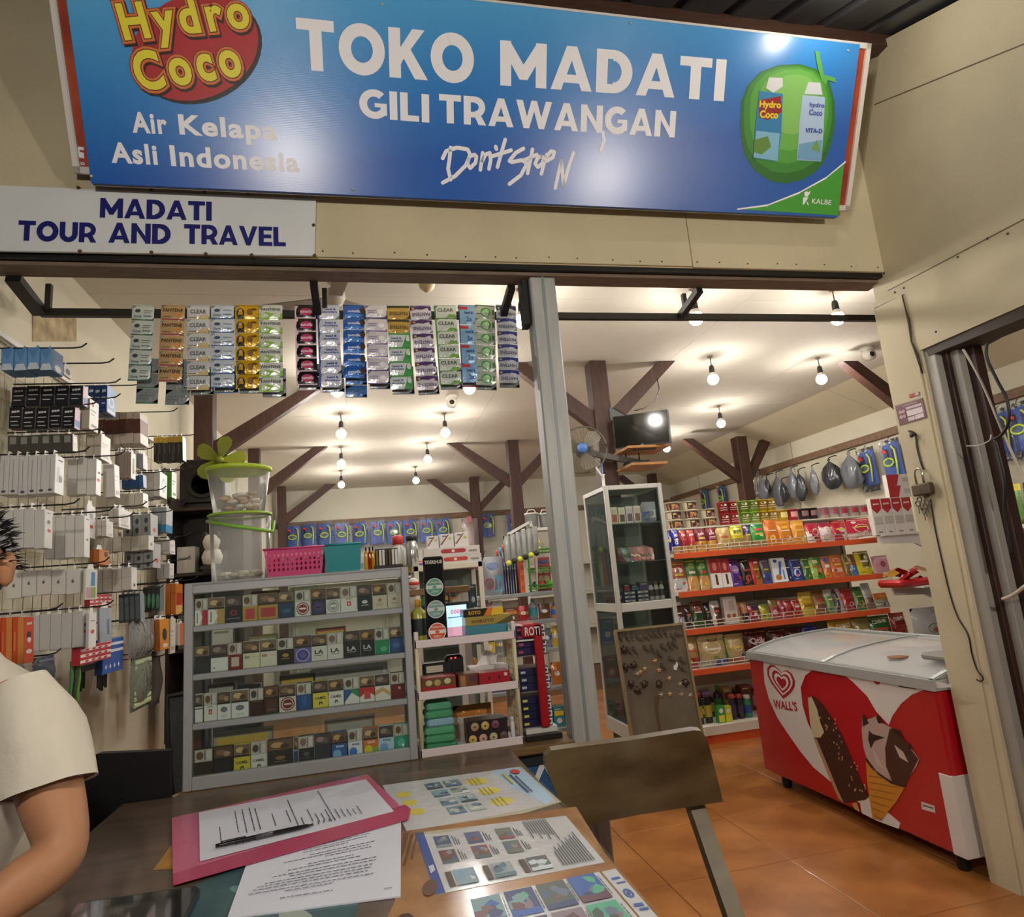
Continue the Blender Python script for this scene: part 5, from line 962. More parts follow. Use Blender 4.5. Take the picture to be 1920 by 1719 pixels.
mb = MB(); mb.lathe([(.025, .06), (.025, .43)], '1c1d20', 12); mb.tube([(0, .12, .45), (0, .24, .5), (0, .26, .7)], .018, '1c1d20', 8); mb.obj('column', t)
for k in range(5):
    a = 1.2566*k; mb = MB(); mb.beam((0, 0, .08), (.26*math.cos(a), .26*math.sin(a), .055), .03, .03, '1c1d20'); mb.lathe([(.02, 0), (.025, .02), (.02, .045)], '101114', 10, (.26*math.cos(a), .26*math.sin(a), 0)); mb.obj('leg', t)

# ================================================================ inside the shop: back and middle
def dup(root, loc, rot=None, label=None, scale=None):
    r = root.copy(); COL.objects.link(r); r.location = loc
    if rot is not None: r.rotation_euler = rot
    if scale: r.scale = scale
    if label: r['label'] = label
    for ch in root.children:
        c = ch.copy(); COL.objects.link(c); c.parent = r
        for g in ch.children:
            d = g.copy(); COL.objects.link(d); d.parent = c
    return r
# ---- snorkel sets in clear bags
BLU = mat('2f5fc0', .4); SFILM = clear('f8fafc', .93, .07, .10, 1.0, 22)
def snorkel_proto(label, name='snorkel_set'):
    t = thing(name, label, 'snorkel set', (0, 0, 0), group='snorkel sets hanging in clear bags'); w_, h_ = .22, .40
    for s_ in (-1, 1):
        mb = MB(); P = [(-.055, 0), (.055, 0), (.058, .1), (.05, .22), (.042, .33), (-.042, .33), (-.05, .22), (-.058, .1)]
        mb.prism([(x+s_*.05, -.01*s_, -h_+.04+z) for x, z in P], (0, .02, 0), BLU); fin = mb.obj('fin', t)
        mb = MB(); mb.prism([(x*.45+s_*.05, -.012-.01*s_, -.17+z) for x, z in ((-.05, 0), (.05, 0), (.03, .1), (-.03, .1))], (0, .01, 0), '16204a'); mb.obj('foot_pocket', fin)
    mb = MB(); mb.tube([(math.cos(a)*.055, -.035, -.2+math.sin(a)*.034) for a in [2*math.pi*k/14 for k in range(15)]], .009, mat('b8d848', .35), 6); mf = mb.obj('mask_frame', t)
    mb = MB(); mb.ell((0, -.034, -.2), (1, 0, 0), (0, 0, 1), .05, .03, clear('a8d0e0', .5, .05, .2), 16); mb.obj('mask_lens', mf)
    mb = MB(); mb.tube([(.07, -.03, -.34), (.085, -.03, -.2), (.08, -.03, -.1), (.05, -.03, -.06)], .009, mat('c8dc60', .35), 6); mb.obj('snorkel_tube', t)
    mb = MB(); mb.prism([(x, -.034, z) for x, z in ((-.06, -.07), (-.01, -.1), (-.02, -.12), (-.07, -.09))], (0, .004, 0), 'd8302c'); mb.obj('red_tag', t)
    pillow(.24, .44, .075, lambda u, v: SFILM, (), 6, 8, .04, .008, 3).obj('clear_bag', t, (-.12, 0, -.43))
    mb = MB(); mb.tube([(0, 0, .01), (0, .01, .03), (0, .03, .035)], .003, '222222', 6); mb.obj('hanger', t)
    return t
SNK = [(548, 985, .95), (577, 982, .95), (607, 980, 1), (640, 979, 1), (673, 978, 1), (706, 976, 1), (737, 975, 1), (767, 974, 1), (799, 972, 1), (828, 971, 1), (912, 962, 1.05), (962, 962, 1)]
proto = None
for i, (px, py, sc) in enumerate(SNK):
    q = onY(px, py-2, 9.90); lb = 'blue snorkel set in clear bag on the back wall, %s from the left' % ORD[i]
    if proto is None: proto = snorkel_proto(lb); proto.location = (q.x, 9.90, q.z); proto.scale = (sc, sc, sc)
    else: dup(proto, (q.x, 9.90, q.z), (0, random.uniform(-.06, .06), random.uniform(-.2, .2)), lb, (sc, sc, sc))
for px, py, sc, lb in ((1620, 842, 1.0, 'blue snorkel set in clear bag beside the largest black bag'), (1665, 826, 1.05, 'blue snorkel set in clear bag partly behind the cream pillar'), (1868, 770, .95, 'blue snorkel set in clear bag at the left of the side doorway'), (1905, 757, 1.0, 'blue snorkel set in clear bag seen through the side doorway'),
                       (1318, 918, .9, 'blue snorkel set above the cup noodles, left of two'), (1350, 910, .9, 'blue snorkel set above the cup noodles, right of two')):
    q = onX(px, py, 4.87); dup(proto, q, (0, 0, -math.pi/2), lb, (sc, sc, sc))
# ---- cartons lined up below the back rail
t = thing('back_shelf', 'long white shelf along the back wall under the snorkel sets', 'shelf', (0, 9.64, 0))
for z in (1.55, 1.1, .6): mb = MB(); mb.rbx(-1.1, 4.3, 0, .35, z-.03, z, mat('d0ccc0', .5), .004); mb.obj('shelf_board', t)
for x in (-1.1, .2, 1.3, 2.6, 4.26): mb = MB(); mb.bx(x, x+.04, .3, .35, 0, 1.9, 'b8b4a8'); mb.obj('upright', t)
rb = random.Random(11)
PAL = [('red', 'b8303a'), ('blue', '3a62b0'), ('white', 'd8d8d4'), ('green', '3f8a4a'), ('yellow', 'd8b83a'), ('grey', '8a8c90'), ('orange', 'd07a34'), ('teal', '3a8a94'), ('pink', 'd08aa0'), ('black', '242428'), ('purple', '5a4488'), ('brown', '6a442c')]
def goods_row(x0, x1, y, z, where, h=(.12, .2), wd=(.06, .12), d=.08, kinds=('box', 'bottle', 'pouch'), pal=None, gap=.006, maxn=30, rnd=rb):
    x = x0; n = 0; pal = pal or PAL
    while x < x1-.03 and n < maxn:
        w_ = min(rnd.uniform(*wd), x1-x); h_ = rnd.uniform(*h); cn, c = pal[rnd.randrange(len(pal))]; cn2, c2 = PAL[rnd.randrange(len(PAL))]; k = kinds[rnd.randrange(len(kinds))]; lb = '%s %s with %s print %s, %s from left' % (cn, k, cn2, where, ORD[n] if n < 16 else 'far along')
        if k == 'bottle':
            r = min(w_/2, .035); bottle((x+r, y+r, z), r, h_, mat(c, .3, coat=.3), c2, lb, band=c2); w_ = 2*r
        elif k == 'pouch':
            pillow(w_, h_, .03, lambda u, v: c2 if .35 < v < .65 else c, [('e', .5, .5, .25, .12, 'e8e4dc')], 5, 5, .06, .002, n).obj('pouch', None, (x, y+.02, z), (-.1, 0, 0), label=lb, cat='pouch')
        else:
            bpack(w_, h_, d, c, [('r', .08, .55, .92, .8, c2), ('e', .5, .3, .25, .14, 'e0dcd4'), ('r', .15, .86, .7, .9, 'e0dcd4')]).obj('carton_box', None, (x, y, z), label=lb, cat='box')
        x += w_+gap; n += 1
goods_row(-.9, 2.3, 9.70, 1.551, 'on the back wall shelf', (.16, .3), (.14, .24), .14, ('box', 'box', 'pouch'))
goods_row(-.2, 1.4, 9.70, 1.101, 'on the lower back shelf', (.2, .3), (.14, .22), .14, ('box', 'bottle'))
# ---- cream glazed case with medicine boxes
CR = mat('d9d2c0', .45)
ax = onY(775, 1060, 4.0).x; bx2 = onY(905, 1060, 4.0).x; zt_ = onY(870, 1054, 4.0).z
t = thing('glass_case', 'cream-framed glass case of medicines behind the white rack', 'cabinet', (ax, 4.0, 0)); w_ = bx2-ax
for x in (0, w_-.03):
    for y in (0, .3): mb = MB(); mb.rbx(x, x+.03, y, y+.03, 0, zt_, CR, .003); mb.obj('upright', t)
mb = MB(); mb.rbx(0, w_, 0, .33, zt_-.035, zt_, CR, .003); mb.obj('top_panel', t)
mb = MB(); mb.bx(.03, w_-.03, .005, .32, .0, .5, mat('8a8a84', .5)); mb.obj('plinth', t)
for z in (.78, 1.0, 1.22): mb = MB(); mb.bx(.03, w_-.03, .02, .31, z, z+.006, clear('d8ece4', .7, .05)); mb.obj('glass_shelf', t)
mb = MB(); mb.bx(.03, w_-.03, .01, .013, .5, zt_-.035, GLASS); mb.obj('front_pane', t)
mb = MB(); mb.bx(.03, w_-.03, .315, .32, .5, zt_-.035, mat('6a746e', .5)); mb.obj('back_panel', t)
MED = [('white', 'd8dcdc'), ('lime', '94b43c'), ('blue', '2f5f9a'), ('orange', 'd08a34'), ('navy', '24385c'), ('pale green', 'a8c8b0')]
goods_row(ax+.04, bx2-.04, 4.07, 1.2265, 'in the upper case', (.08, .17), (.04, .07), .05, ('box', 'box', 'bottle'), MED)
goods_row(ax+.04, bx2-.04, 4.07, 1.0065, 'in the case middle', (.1, .18), (.04, .07), .05, ('box', 'box', 'bottle'), MED)
goods_row(ax+.04, bx2-.04, 4.07, .7865, 'low in the case', (.1, .18), (.04, .07), .05, ('box', 'bottle'), MED)
# on the case: flat boxes with knives, white cartons, metal flask
for i, (x0, x1, z, h_, c, c2, lb) in enumerate(((800, 902, 0, .05, 'cfcac6', 'c03a34', 'flat box with red knife picture on the cream case'), (795, 900, .05, .05, 'd4d0cc', 'b0282c', 'upper flat box with dark red knife picture on the cream case'))):
    xa, xb = onY(x0, 1050, 4.05).x, onY(x1, 1050, 4.05).x
    bpack(xb-xa, h_, .12, c, [('r', .35, .25, .7, .75, c2), ('e', .35, .5, .05, .25, c2), ('e', .7, .5, .05, .25, c2), ('e', .52, .5, .03, .16, 'e8e0dc'), ('r', .8, .3, .95, .5, '8a8684')]).obj('knife_box', None, (xa, 4.03, zt_+z+.0005), label=lb, cat='box')
for i, (x0, x1, h_, lb) in enumerate(((800, 822, .075, 'white goggle carton, left of three on the flat boxes'), (824, 850, .082, 'white goggle carton, middle of three on the flat boxes'), (852, 878, .085, 'white goggle carton, right of three on the flat boxes'))):
    xa, xb = onY(x0, 1030, 4.1).x, onY(x1, 1030, 4.1).x
    bpack(xb-xa, h_, .08, 'd8d6d4', [('p', [(0, .2), (.6, .95), (.7, .95), (.15, .2)], '8a4a44'), ('e', .75, .65, .1, .1, 'b8b83c'), ('r', .2, .8, .5, .88, '5a5a5c')]).obj('goggle_carton', None, (xa, 4.06, zt_+.1015), label=lb, cat='box')
bottle((onY(780, 1060, 3.9).x, 4.2, zt_+.001), .04, .20, mat('b8bcc0', .25, metal=.8), '1c1c1e', 'steel flask with black lid beside the cigarette cabinet', neck=.75)
t = thing('cleaner_bottle', 'white bottle with red cap behind the lighter tray', 'bottle', onY(748, 1062, 4.3)); mb = MB(); mb.lathe([(.05, 0), (.055, .01), (.055, .1), (.03, .13), (.03, .14)], mat('d8d8d4', .35), 14); mb.obj('body', t); mb = MB(); mb.lathe([(.034, .14), (.036, .19), (.02, .2)], 'c03a30', 14); mb.obj('cap', t)
mb = MB(); mb.bx(-.09, .09, -.02, .08, -.04, 0, 'd8c020'); mb.obj('yellow_tray', t)
for nm, X0, Y0 in (('a', 0, 0),):
    t = thing('side_table', 'wooden side table edge between cabinet and white rack', 'table', (onY(768, 1108, 3.3).x, 3.3, 0)); zz = onY(768, 1106, 3.3).z
    mb = MB(); mb.rbx(-.02, .30, 0, .3, zz-.03, zz, mat('8a6a44', .5, var=.3, scale=8, stretch=(1, 6, 6)), .003); mb.obj('table_top', t)
    for x in (0, .26):
        for y in (.02, .26): mb = MB(); mb.bx(x, x+.03, y, y+.03, 0, zz-.03, 'd0ccc4'); mb.obj('leg', t)
t = thing('striped_ball', 'small red and white ball on the wooden side table', 'ball', (onY(775, 1090, 3.4).x, 3.42, zz)); mb = MB(); mb.lathe([(.03*math.sin(a), .03-.03*math.cos(a)) for a in [math.pi*k/10 for k in range(1, 10)]], 'd8d0cc', 16); mb.obj('body', t); mb = MB(); mb.lathe([(.0305, .022), (.0308, .03), (.0305, .038)], 'c03a34', 16); mb.obj('stripe', t)
# ---- grey shelving with toys on top
gy = 5.0; gx0 = onY(895, 1115, gy).x; gx1 = onY(1075, 1115, gy).x; gz = onY(980, 1112, gy).z
t = thing('metal_shelving', 'grey metal shelving with groceries behind the ROTI stand', 'shelf', (gx0, gy, 0)); w_ = gx1-gx0; GR = mat('8f9496', .5, metal=.2)
for x in (0, w_-.03):
    for y in (0, .36): mb = MB(); mb.bx(x, x+.03, y, y+.03, 0, gz, GR); mb.obj('upright', t)
GZ = [.25, .55, .83, gz-.21, gz]
for z in GZ: mb = MB(); mb.rbx(-.01, w_+.01, -.01, .4, z-.028, z, GR, .003); mb.obj('shelf_board', t)
for i, z in enumerate(GZ[:-1]): goods_row(gx0+.035, gx1-.035, gy+.03, z+.0005, 'on grey shelving level %s' % ['one', 'two', 'three', 'four'][i], (.1, .17), (.06, .11), .1)
gx = lambda px, py=1100, Y=gy+.1: onY(px, py, Y).x
pillow(.17, .30, .08, lambda u, v: clear('e8ecf4', .6, .1, .2, .8, 30), [('e', .3, .3, .2, .15, 'b04a5a'), ('r', .55, .1, .9, .5, '6ab0c8'), ('e', .5, .75, .3, .1, '6a7aa8')], 6, 7, .05, .008, 3).obj('toy_bag', None, (gx(905), gy+.1, gz+.0005), label='clear bag of small toys on the grey shelving, left', cat='bag')
t = thing('snorkel_bundle', 'bunch of dark blue snorkels with coral tips on the grey shelving', 'snorkels', (gx(945), gy+.15, gz))
for k in range(9):
    mb = MB(); x = .02*k; mb.tube([(x, 0, .0), (x+.003, .01*(k % 3), .2), (x-.02+.006*k, .015, .30+.02*(k % 3))], .008, mat(['1c2a5c', '24408c', '1a2040'][k % 3], .35), 6); mb.obj('tube', t)
    mb = MB(); mb.lathe([(.009, .30), (.010, .34), (.006, .35)], ['e05a50', '4ab0d8', 'e05a50'][k % 3], 8, (x-.02+.006*k, .015, .02*(k % 3))); mb.obj('tip', t)
# shuttlecock net bags hanging on white frame
t = thing('net_rack', 'white wire frame with hanging clear net bags and yellow balls', 'rack', (gx(938, 1050), gy-.02, onY(950, 995, gy-.02).z)); zz = gz-onY(950, 995, gy-.02).z
mb = MB(); mb.beam((.05, 0, -.03), (.24, 0, .06), .012, .02, 'd8d8d4'); mb.beam((.24, 0, .06), (.27, 0, -.14), .012, .02, 'd8d8d4'); mb.beam((.27, 0, -.14), (.27, .1, zz), .012, .02, 'd8d8d4'); mb.obj('frame', t)
for k in range(6):
    x = .01+.045*k; pillow(.055, .21, .04, lambda u, v: clear('e8ecec', .5, .15, .2, .8, 40), (), 4, 6, .05, .004, k).obj('net_bag', t, (x, -.01, -.25+.012*k))
    mb = MB(); mb.lathe([(.004, -.022), (.018, -.014), (.022, 0), (.018, .014), (.004, .022)], mat('d8dc4a', .6) if k % 2 == 0 else '2a2a2c', 10, (x+.026, -.03, -.25+.012*k)); mb.obj('ball', t)
# orange boxes
for k in range(4): bpack(.06, .078, .1, 'd86a30', [('r', .55, 0, 1, 1, 'd8d0c4'), ('e', .3, .5, .2, .3, 'c04a20')]).obj('orange_box', None, (gx(975), gy+.06, gz+.0005+k*.0785), label='orange and white box, %s up in the stack by the green rack' % ORD[k], cat='box')
# green plastic tier rack
t = thing('green_rack', 'small green plastic tier rack on the grey shelving', 'rack', (gx(992), gy+.05, gz)); GP = mat('4f9a38', .4)
for z in (.02, .15, .30):
    mb = MB(); mb.rbx(0, .25, 0, .18, z, z+.008, GP, .002); mb.tube([(0, 0, z+.03), (.25, 0, z+.03), (.25, .18, z+.03), (0, .18, z+.03), (0, 0, z+.03)], .005, GP, 6)
    for k in range(9): mb.beam((.01+k*.028, 0, z), (.01+k*.028, 0, z+.03), .005, .004, GP)
    mb.obj('tier', t)
for x in (0, .25):
    for y in (0, .18): mb = MB(); mb.lathe([(.009, 0), (.009, .33)], GP, 8, (x, y, 0)); mb.obj('pole', t)
for i, (px, z, c, lb) in enumerate(((1013, .309, 'd8e03c', 'yellow ball, lower one on the green rack'), (1013, .36, 'd8e03c', 'yellow ball, upper one on the green rack'), (1003, .03, '2f6a9a', 'blue toy on the lowest green tier'), (1014, .03, 'd8583c', 'red-orange toy on the lowest green tier'), (1030, .03, '6ac83c', 'bright green toy on the lowest green tier'), (1040, .16, 'd8a83c', 'tan snack bag on the middle green tier'))):
    mb = MB(); r = .026; mb.lathe([(r*math.sin(a), r-r*math.cos(a)) for a in [math.pi*k/8 for k in range(1, 8)]], mat(c, .45), 12); mb.obj('toy_ball', None, (gx(px, 1080, gy+.12), gy+.13, gz+z), label=lb, cat='ball')
bpack(.12, .27, .05, 'a8504a', [('t', '~', .5, .85, .8, .12, '5a70c0'), ('e', .3, .6, .2, .1, 'd0b8a0'), ('e', .7, .6, .2, .1, 'c8b090'), ('e', .3, .35, .2, .1, 'c8b090'), ('e', .7, .35, .2, .1, 'd0b8a0')]).obj('snack_display', None, (gx(1002, 1000, gy+.25), gy+.30, gz+.0005), label='reddish snack display card behind the green rack', cat='card')
for i, px in enumerate((998, 1024)):
    t = thing('clear_container', 'clear handled container on the far shelf behind the steel post, %s' % ['left', 'right'][i], 'container', (onY(px, 985, 6.4).x, 6.4, onY(px, 990, 6.4).z)); mb = MB(); mb.lathe([(.05, 0), (.06, .005), (.068, .13), (.07, .135)], clear('e4e8e8', .5, .2, .1), 12); mb.obj('body', t)
    mb = MB(); mb.lathe([(.074, .135), (.074, .15), (.06, .152)], 'd8d8d4', 14); mb.tube([(-.05, 0, .15), (-.03, 0, .185), (.03, 0, .185), (.05, 0, .15)], .006, 'd8d8d4', 6); mb.obj('lid', t)
za = onY(1010, 990, 6.4).z
t = thing('white_shelf', 'white shelf frame behind the green rack holding clear containers', 'shelf', (onY(990, 990, 6.4).x, 6.33, 0)); mb = MB(); mb.rbx(-.06, .4, 0, .2, za-.03, za, 'd8d8d4', .003); mb.obj('shelf_board', t)
for x in (-.05, .36): mb = MB(); mb.bx(x, x+.03, .1, .13, 0, za-.03, 'd0d0cc'); mb.obj('leg', t)
# pink net bag hanging from the far post
q = onY(880, 972, 9.44); t = thing('net_bag', 'long clear bag with pink net hanging from the far timber post', 'bag', q); pillow(.24, .75, .12, lambda u, v: clear('e8d8dc', .6, .15, .15, .6, 20) if v > .35 else clear('d89098', .35, .2, .1), (), 6, 10, .03, .01, 2).obj('bag', t, (-.12, 0, -.75)); mb = MB(); mb.rbx(-.03, .03, -.02, .02, -.08, .03, 'c06a70', .004); mb.obj('top_clip', t)
# ---- television on its brackets, fan, shelves on the timber post
a, b, c, d = onY(1148, 781, 4.30), onY(1251, 767, 4.05), onY(1258, 829, 4.05), onY(1153, 841, 4.30)
t = thing('television', 'black flat television hung on the timber post under the ceiling', 'television', (0, 0, 0)); nv = (b-a).cross(d-a).normalized(); nv = nv if nv.y > 0 else -nv
mb = MB(); mb.prism([a, b, c, d], nv*.035, mat('0c0c0e', .3)); cas = mb.obj('casing', t)
k = lambda p: (a+b+c+d)/4+(p-(a+b+c+d)/4)*.955-nv*.001
mb = MB(); mb.poly([k(p) for p in (a, b, c, d)], mat('0a0c0d', .06, coat=.5)); mb.obj('screen', cas)
m_ = (c+d)/2; mb = MB(); mb.beam(m_+nv*.01-Vector((.08, 0, .015)), m_+nv*.01+Vector((.08, -.03, -.02)), .03, .03, '0c0c0e'); mb.text('LG', m_+Vector((0, 0, .004))-nv*.001, (b-a).normalized(), (0, 0, 1), .01, 'c8c8c8'); mb.obj('foot', t)
mb = MB(); mb.beam(Vector((1.79, 4.42, 2.52)), (a+b+c+d)/4+nv*.036, .06, .08, '141414'); mb.obj('wall_arm', t)
SHW = mat('b07a44', .5, var=.3, scale=7, stretch=(1, 6, 6))
for i, (x0, x1, y, lb) in enumerate(((1160, 1236, 850, 'small wooden shelf board right under the television'), (1166, 1232, 881, 'lower small wooden shelf board carrying the black router'))):
    p0, p1 = onY(x0, y, 4.30), onY(x1, y-6, 4.30); mb = MB(); mb.rbx(p0.x, p1.x, 4.12, 4.395, p0.z, p0.z+.018, SHW, .002); mb.obj('wall_shelf', None, label=lb, cat='shelf')
    if i: 
        t = thing('router', 'black router box on the lower wooden shelf', 'router', (p0.x+.02, 4.2, p0.z+.0185)); mb = MB(); mb.rbx(0, .16, 0, .12, 0, .03, '111214', .005); mb.obj('casing', t)
        for x in (.03, .13): mb = MB(); mb.tube([(x, .11, .02), (x, .12, .12)], .005, '111214', 6); mb.obj('antenna', t)
mb = MB(); q0 = onY(1232, 708, 4.4); q1 = onY(1190, 770, 4.2); mb.tube([q0, onY(1236, 730, 4.38), onY(1228, 752, 4.34), onY(1208, 765, 4.3), q1], .004, '1a1816', 6); mb.obj('power_cable', None, label='thin black cable looping from the brace to the television', cat='cable')
# wall fan
q = onY(1093, 843, 4.25)
t = thing('wall_fan', 'grey caged wall fan with blue hub beside the timber post', 'fan', q, (0, 0, -.35)); R0 = .165; CG = mat('6a665a', .4, metal=.4)
mb = MB()
for k in range(40):
    a_ = 2*math.pi*k/40; d_ = Vector((math.cos(a_), 0, math.sin(a_))); mb.tube([d_*.03+Vector((0, -.06, 0)), d_*.09+Vector((0, -.055, 0)), d_*.14+Vector((0, -.04, 0)), d_*R0], .0014, CG, 4, False)
o = mb.obj('cage_wires', t); o['kind'] = 'stuff'
mb = MB(); mb.tube([(R0*math.cos(a_), 0, R0*math.sin(a_)) for a_ in [2*math.pi*k/28 for k in range(29)]], .006, CG, 6); mb.obj('cage_rim', t)
mb = MB(); mb.lathe([(.036, -.055), (.036, -.068), (.028, -.075), (.004, -.078)], mat('4a78c0', .35), 18, (0, 0, 0), 'y'); mb.obj('hub_cap', t)
for k in range(3):
    a_ = math.radians(40+120*k); d_ = Vector((math.cos(a_), 0, math.sin(a_))); q_ = Vector((-d_.z, 0, d_.x)); mb = MB(); V = []
    for r_, w_ in ((.03, .02), (.07, .05), (.11, .06), (.14, .045), (.15, .02)): V += [d_*r_+q_*w_+Vector((0, -.015, 0)), d_*r_-q_*w_*.8+Vector((0, -.035, 0))]
    mb.add(V, [(2*i, 2*i+1, 2*i+3, 2*i+2) for i in range(4)], mat('77705c', .35), True); mb.obj('blade', t)
mb = MB(); mb.lathe([(.05, .0), (.06, .02), (.05, .1), (.02, .12)], '5a5650', 16, (0, 0, 0), 'y'); mb.beam((0, .08, 0), (.45, .2, -.12), .03, .04, '4a4640'); mb.obj('motor', t)
# ---- ceiling fan, ceiling camera, cups
q = onZ(627, 562, 2.78)
t = thing('ceiling_fan', 'white ceiling fan half hidden by the black header bar', 'ceiling fan', (q.x, q.y, 2.78)); CW_ = mat('dcd6c8', .5)
mb = MB(); mb.lathe([(.035, .14), (.04, .12), (.034, .09), (.012, .07), (.012, .05)], CW_, 14); mb.obj('canopy', t); mb = MB(); mb.lathe([(.02, .06), (.05, .04), (.055, .01), (.04, -.02), (.01, -.03)], CW_, 16); mb.obj('motor', t)
for k in range(3):
    a_ = math.radians(160+120*k); d_ = Vector((math.cos(a_), math.sin(a_), 0)); q_ = Vector((-d_.y, d_.x, 0)); mb = MB(); mb.prism([d_*.05+q_*.03, d_*.5+q_*.055, d_*.53, d_*.5-q_*.055, d_*.05-q_*.03], (0, 0, .006), mat('a8a296', .5)); mb.obj('blade', t)
q = onZ(801, 548, 2.80); mb = MB(); mb.lathe([(.045, .12), (.046, .06), (.036, .02), (.01, .0)], mat('d8cba4', .5), 14); mb.obj('ceiling_cup', None, (q.x, q.y, 2.80), label='cream cup-shaped fitting on the ceiling right of the fan', cat='fitting')
for px, py, lb, X in ((848, 757, 'white ceiling camera between the bulbs in mid-shop', 0), (1627, 668, 'white ceiling camera by the brace next to the cream pillar', 1)):
    q = onZ(px, py, 2.85); t = thing('ceiling_camera', lb, 'camera', (q.x, q.y, 2.85)); mb = MB(); mb.lathe([(.05, .07), (.05, .05), (.03, .04), (.03, .01)], mat('dcd8cc', .4), 14); mb.obj('mount', t)
    mb = MB(); mb.lathe([(.01, -.03), (.042, -.025), (.045, .02), (.04, .03), (.01, .035)], mat('e0dcd0', .4), 16, (-.01, -.03, 0), 'y'); mb.obj('housing', t); mb = MB(); mb.lathe([(.02, -.062), (.022, -.055)], '16181c', 12, (-.01, 0, 0), 'y'); mb.obj('lens', t)

# ================================================================ right half: glass tower, board, snack rack, freezer
TX0, TX1, TY0, TY1, TZ1 = 1.498, 1.8997, 3.95, 4.385, 1.9097
TB0 = .34   # the tower stands on a low stand
t = thing('glass_tower', 'tall aluminium-framed glass display cabinet right of the steel post', 'cabinet', (TX0, TY0, 0)); w_ = TX1-TX0; d_ = TY1-TY0; TA = mat('c4c5c0', .42, metal=.2)
for x in (0, w_-.028):
    for y in (0, d_-.026): mb = MB(); mb.rbx(x, x+.028, y, y+.026, TB0, TZ1, TA, .003); mb.obj('upright', t)
ZR = [onY(1150, y, TY0).z for y in (1150, 1133)]
for z0, z1 in ((TZ1-.03, TZ1), (ZR[0], ZR[1]), (TB0+.0, TB0+.09)):
    mb = MB(); mb.rbx(.028, w_-.028, 0, .024, z0, z1, TA, .003); mb.obj('front_rail', t); mb = MB(); mb.rbx(0, .024, .026, d_-.026, z0, z1, TA, .003); mb.obj('side_rail', t); mb = MB(); mb.rbx(w_-.024, w_, .026, d_-.026, z0, z1, TA, .003); mb.obj('side_rail', t)
mb = MB(); mb.bx(.005, w_-.005, .005, d_-.005, TZ1-.012, TZ1-.004, mat('8d928e', .5)); mb.obj('top_panel', t)
mb = MB(); mb.bx(.01, w_-.01, .01, d_-.01, TB0+.03, TB0+.045, '6a6e6c'); mb.obj('bottom_panel', t)
mb = MB(); mb.bx(.03, w_-.03, .03, d_-.03, 0, TB0-.002, mat('4a3c30', .6)); mb.obj('stand', t)
mb = MB(); mb.bx(.026, w_-.026, .008, .011, ZR[1], TZ1-.03, GLASS); mb.obj('front_pane', t); mb = MB(); mb.bx(.026, w_-.026, .008, .011, TB0+.09, ZR[0], GLASS); mb.obj('front_pane', t)
GG = clear('cfe6da', .86, .03, .08)
for x in (.008, w_-.011): mb = MB(); mb.bx(x, x+.003, .026, d_-.026, TB0+.09, TZ1-.03, GG if x < .1 else GLASS); mb.obj('side_pane', t)
mb = MB(); mb.bx(.026, w_-.026, d_-.012, d_-.008, TB0+.09, TZ1-.03, clear('b8c4c0', .55, .1, .1)); mb.obj('back_pane', t)
TS = [ZR[1], onY(1150, 1056, TY0+.05).z, onY(1150, 983, TY0+.05).z]; TL = [TB0+.046, TB0+.32]
for z in TS[1:]+TL[1:]: mb = MB(); mb.bx(.026, w_-.026, .026, d_-.026, z-.006, z, clear('bcdcd0', .6, .05, .1)); mb.obj('glass_shelf', t)
mb = MB(); mb.bx(.026, w_-.026, .026, d_-.026, TS[0]-.008, TS[0], '7d817c'); mb.obj('shelf_board', t)
mb = MB(); mb.lathe([(.007, 0), (.009, -.012), (.005, -.016)], '3a3a38', 10, (0, .15, ZR[1]+.02), 'x'); mb.obj('lock', t)
mb = MB(); mb.lathe([(.022, .0), (.01, .008), (.01, .07), (.016, .08)], 'd8d8d6', 10, (.016, .04, 0)); mb.beam((.016, .04, .06), (-.025, .04, .13), .008, .01, 'e0e0de'); mb.beam((.016, .04, .06), (.02, .04, .15), .012, .004, '3a5ca8'); mb.obj('toothbrush_cup', None, (TX0, TY0, TZ1), label='small white holder with blue brush on top of the glass tower', cat='holder')
tx = lambda f: TX0+.034+f*(w_-.068)
for i, (f, c, c2) in enumerate(((.02, 'd8c8b4', 'b8604a'), (.18, 'd8d0b8', '6a5040'), (.34, 'd0c4cc', '7a6478'), (.50, 'd8ccc0', '8a6450'))):
    bpack(.05, .112-.005*(i == 1), .04, c, [('r', .2, .12, .85, .55, c2), ('r', .1, .86, .9, .94, 'e8e4dc')]).obj('skin_care_box', None, (tx(f), TY0+.045, TS[2]+.0005), label='pale skin-care box, %s from left on the tower top shelf' % ORD[i], cat='box')
pillow(.11, .135, .05, lambda u, v: clear('dfe6f4', .5, .1, .2, .9, 40), [('r', .1, .1, .5, .5, '4a5cae'), ('r', .5, .2, .9, .6, 'd8d8e0')], 6, 6, .05, .005, 9).obj('clear_pouch', None, (tx(.68), TY0+.07, TS[2]+.0005), label='crinkled clear and blue pouch on the tower top shelf', cat='pouch')
for i in range(8):
    c = ['7a3030', '8a8484', '55504e', 'a8302c', '9a2c2a', 'b03a34', '7a2424', 'a84038'][i]
    pillow(.075, .13, .010, lambda u, v: c, [('r', .2, .3, .8, .42, 'd8d4b0' if i in (3, 4) else '4a2a28')], 4, 4, .05).obj('sachet_packet', None, (tx(.02+.105*i), TY0+.05+.013*i, TS[1]+.02), (-.75, .35, 0), label='%s flat packet fanned on the middle tower shelf, %s from left' % (['dark red', 'silver', 'grey', 'red', 'crimson', 'scarlet', 'maroon', 'brick red'][i], ORD[i]), cat='packet')
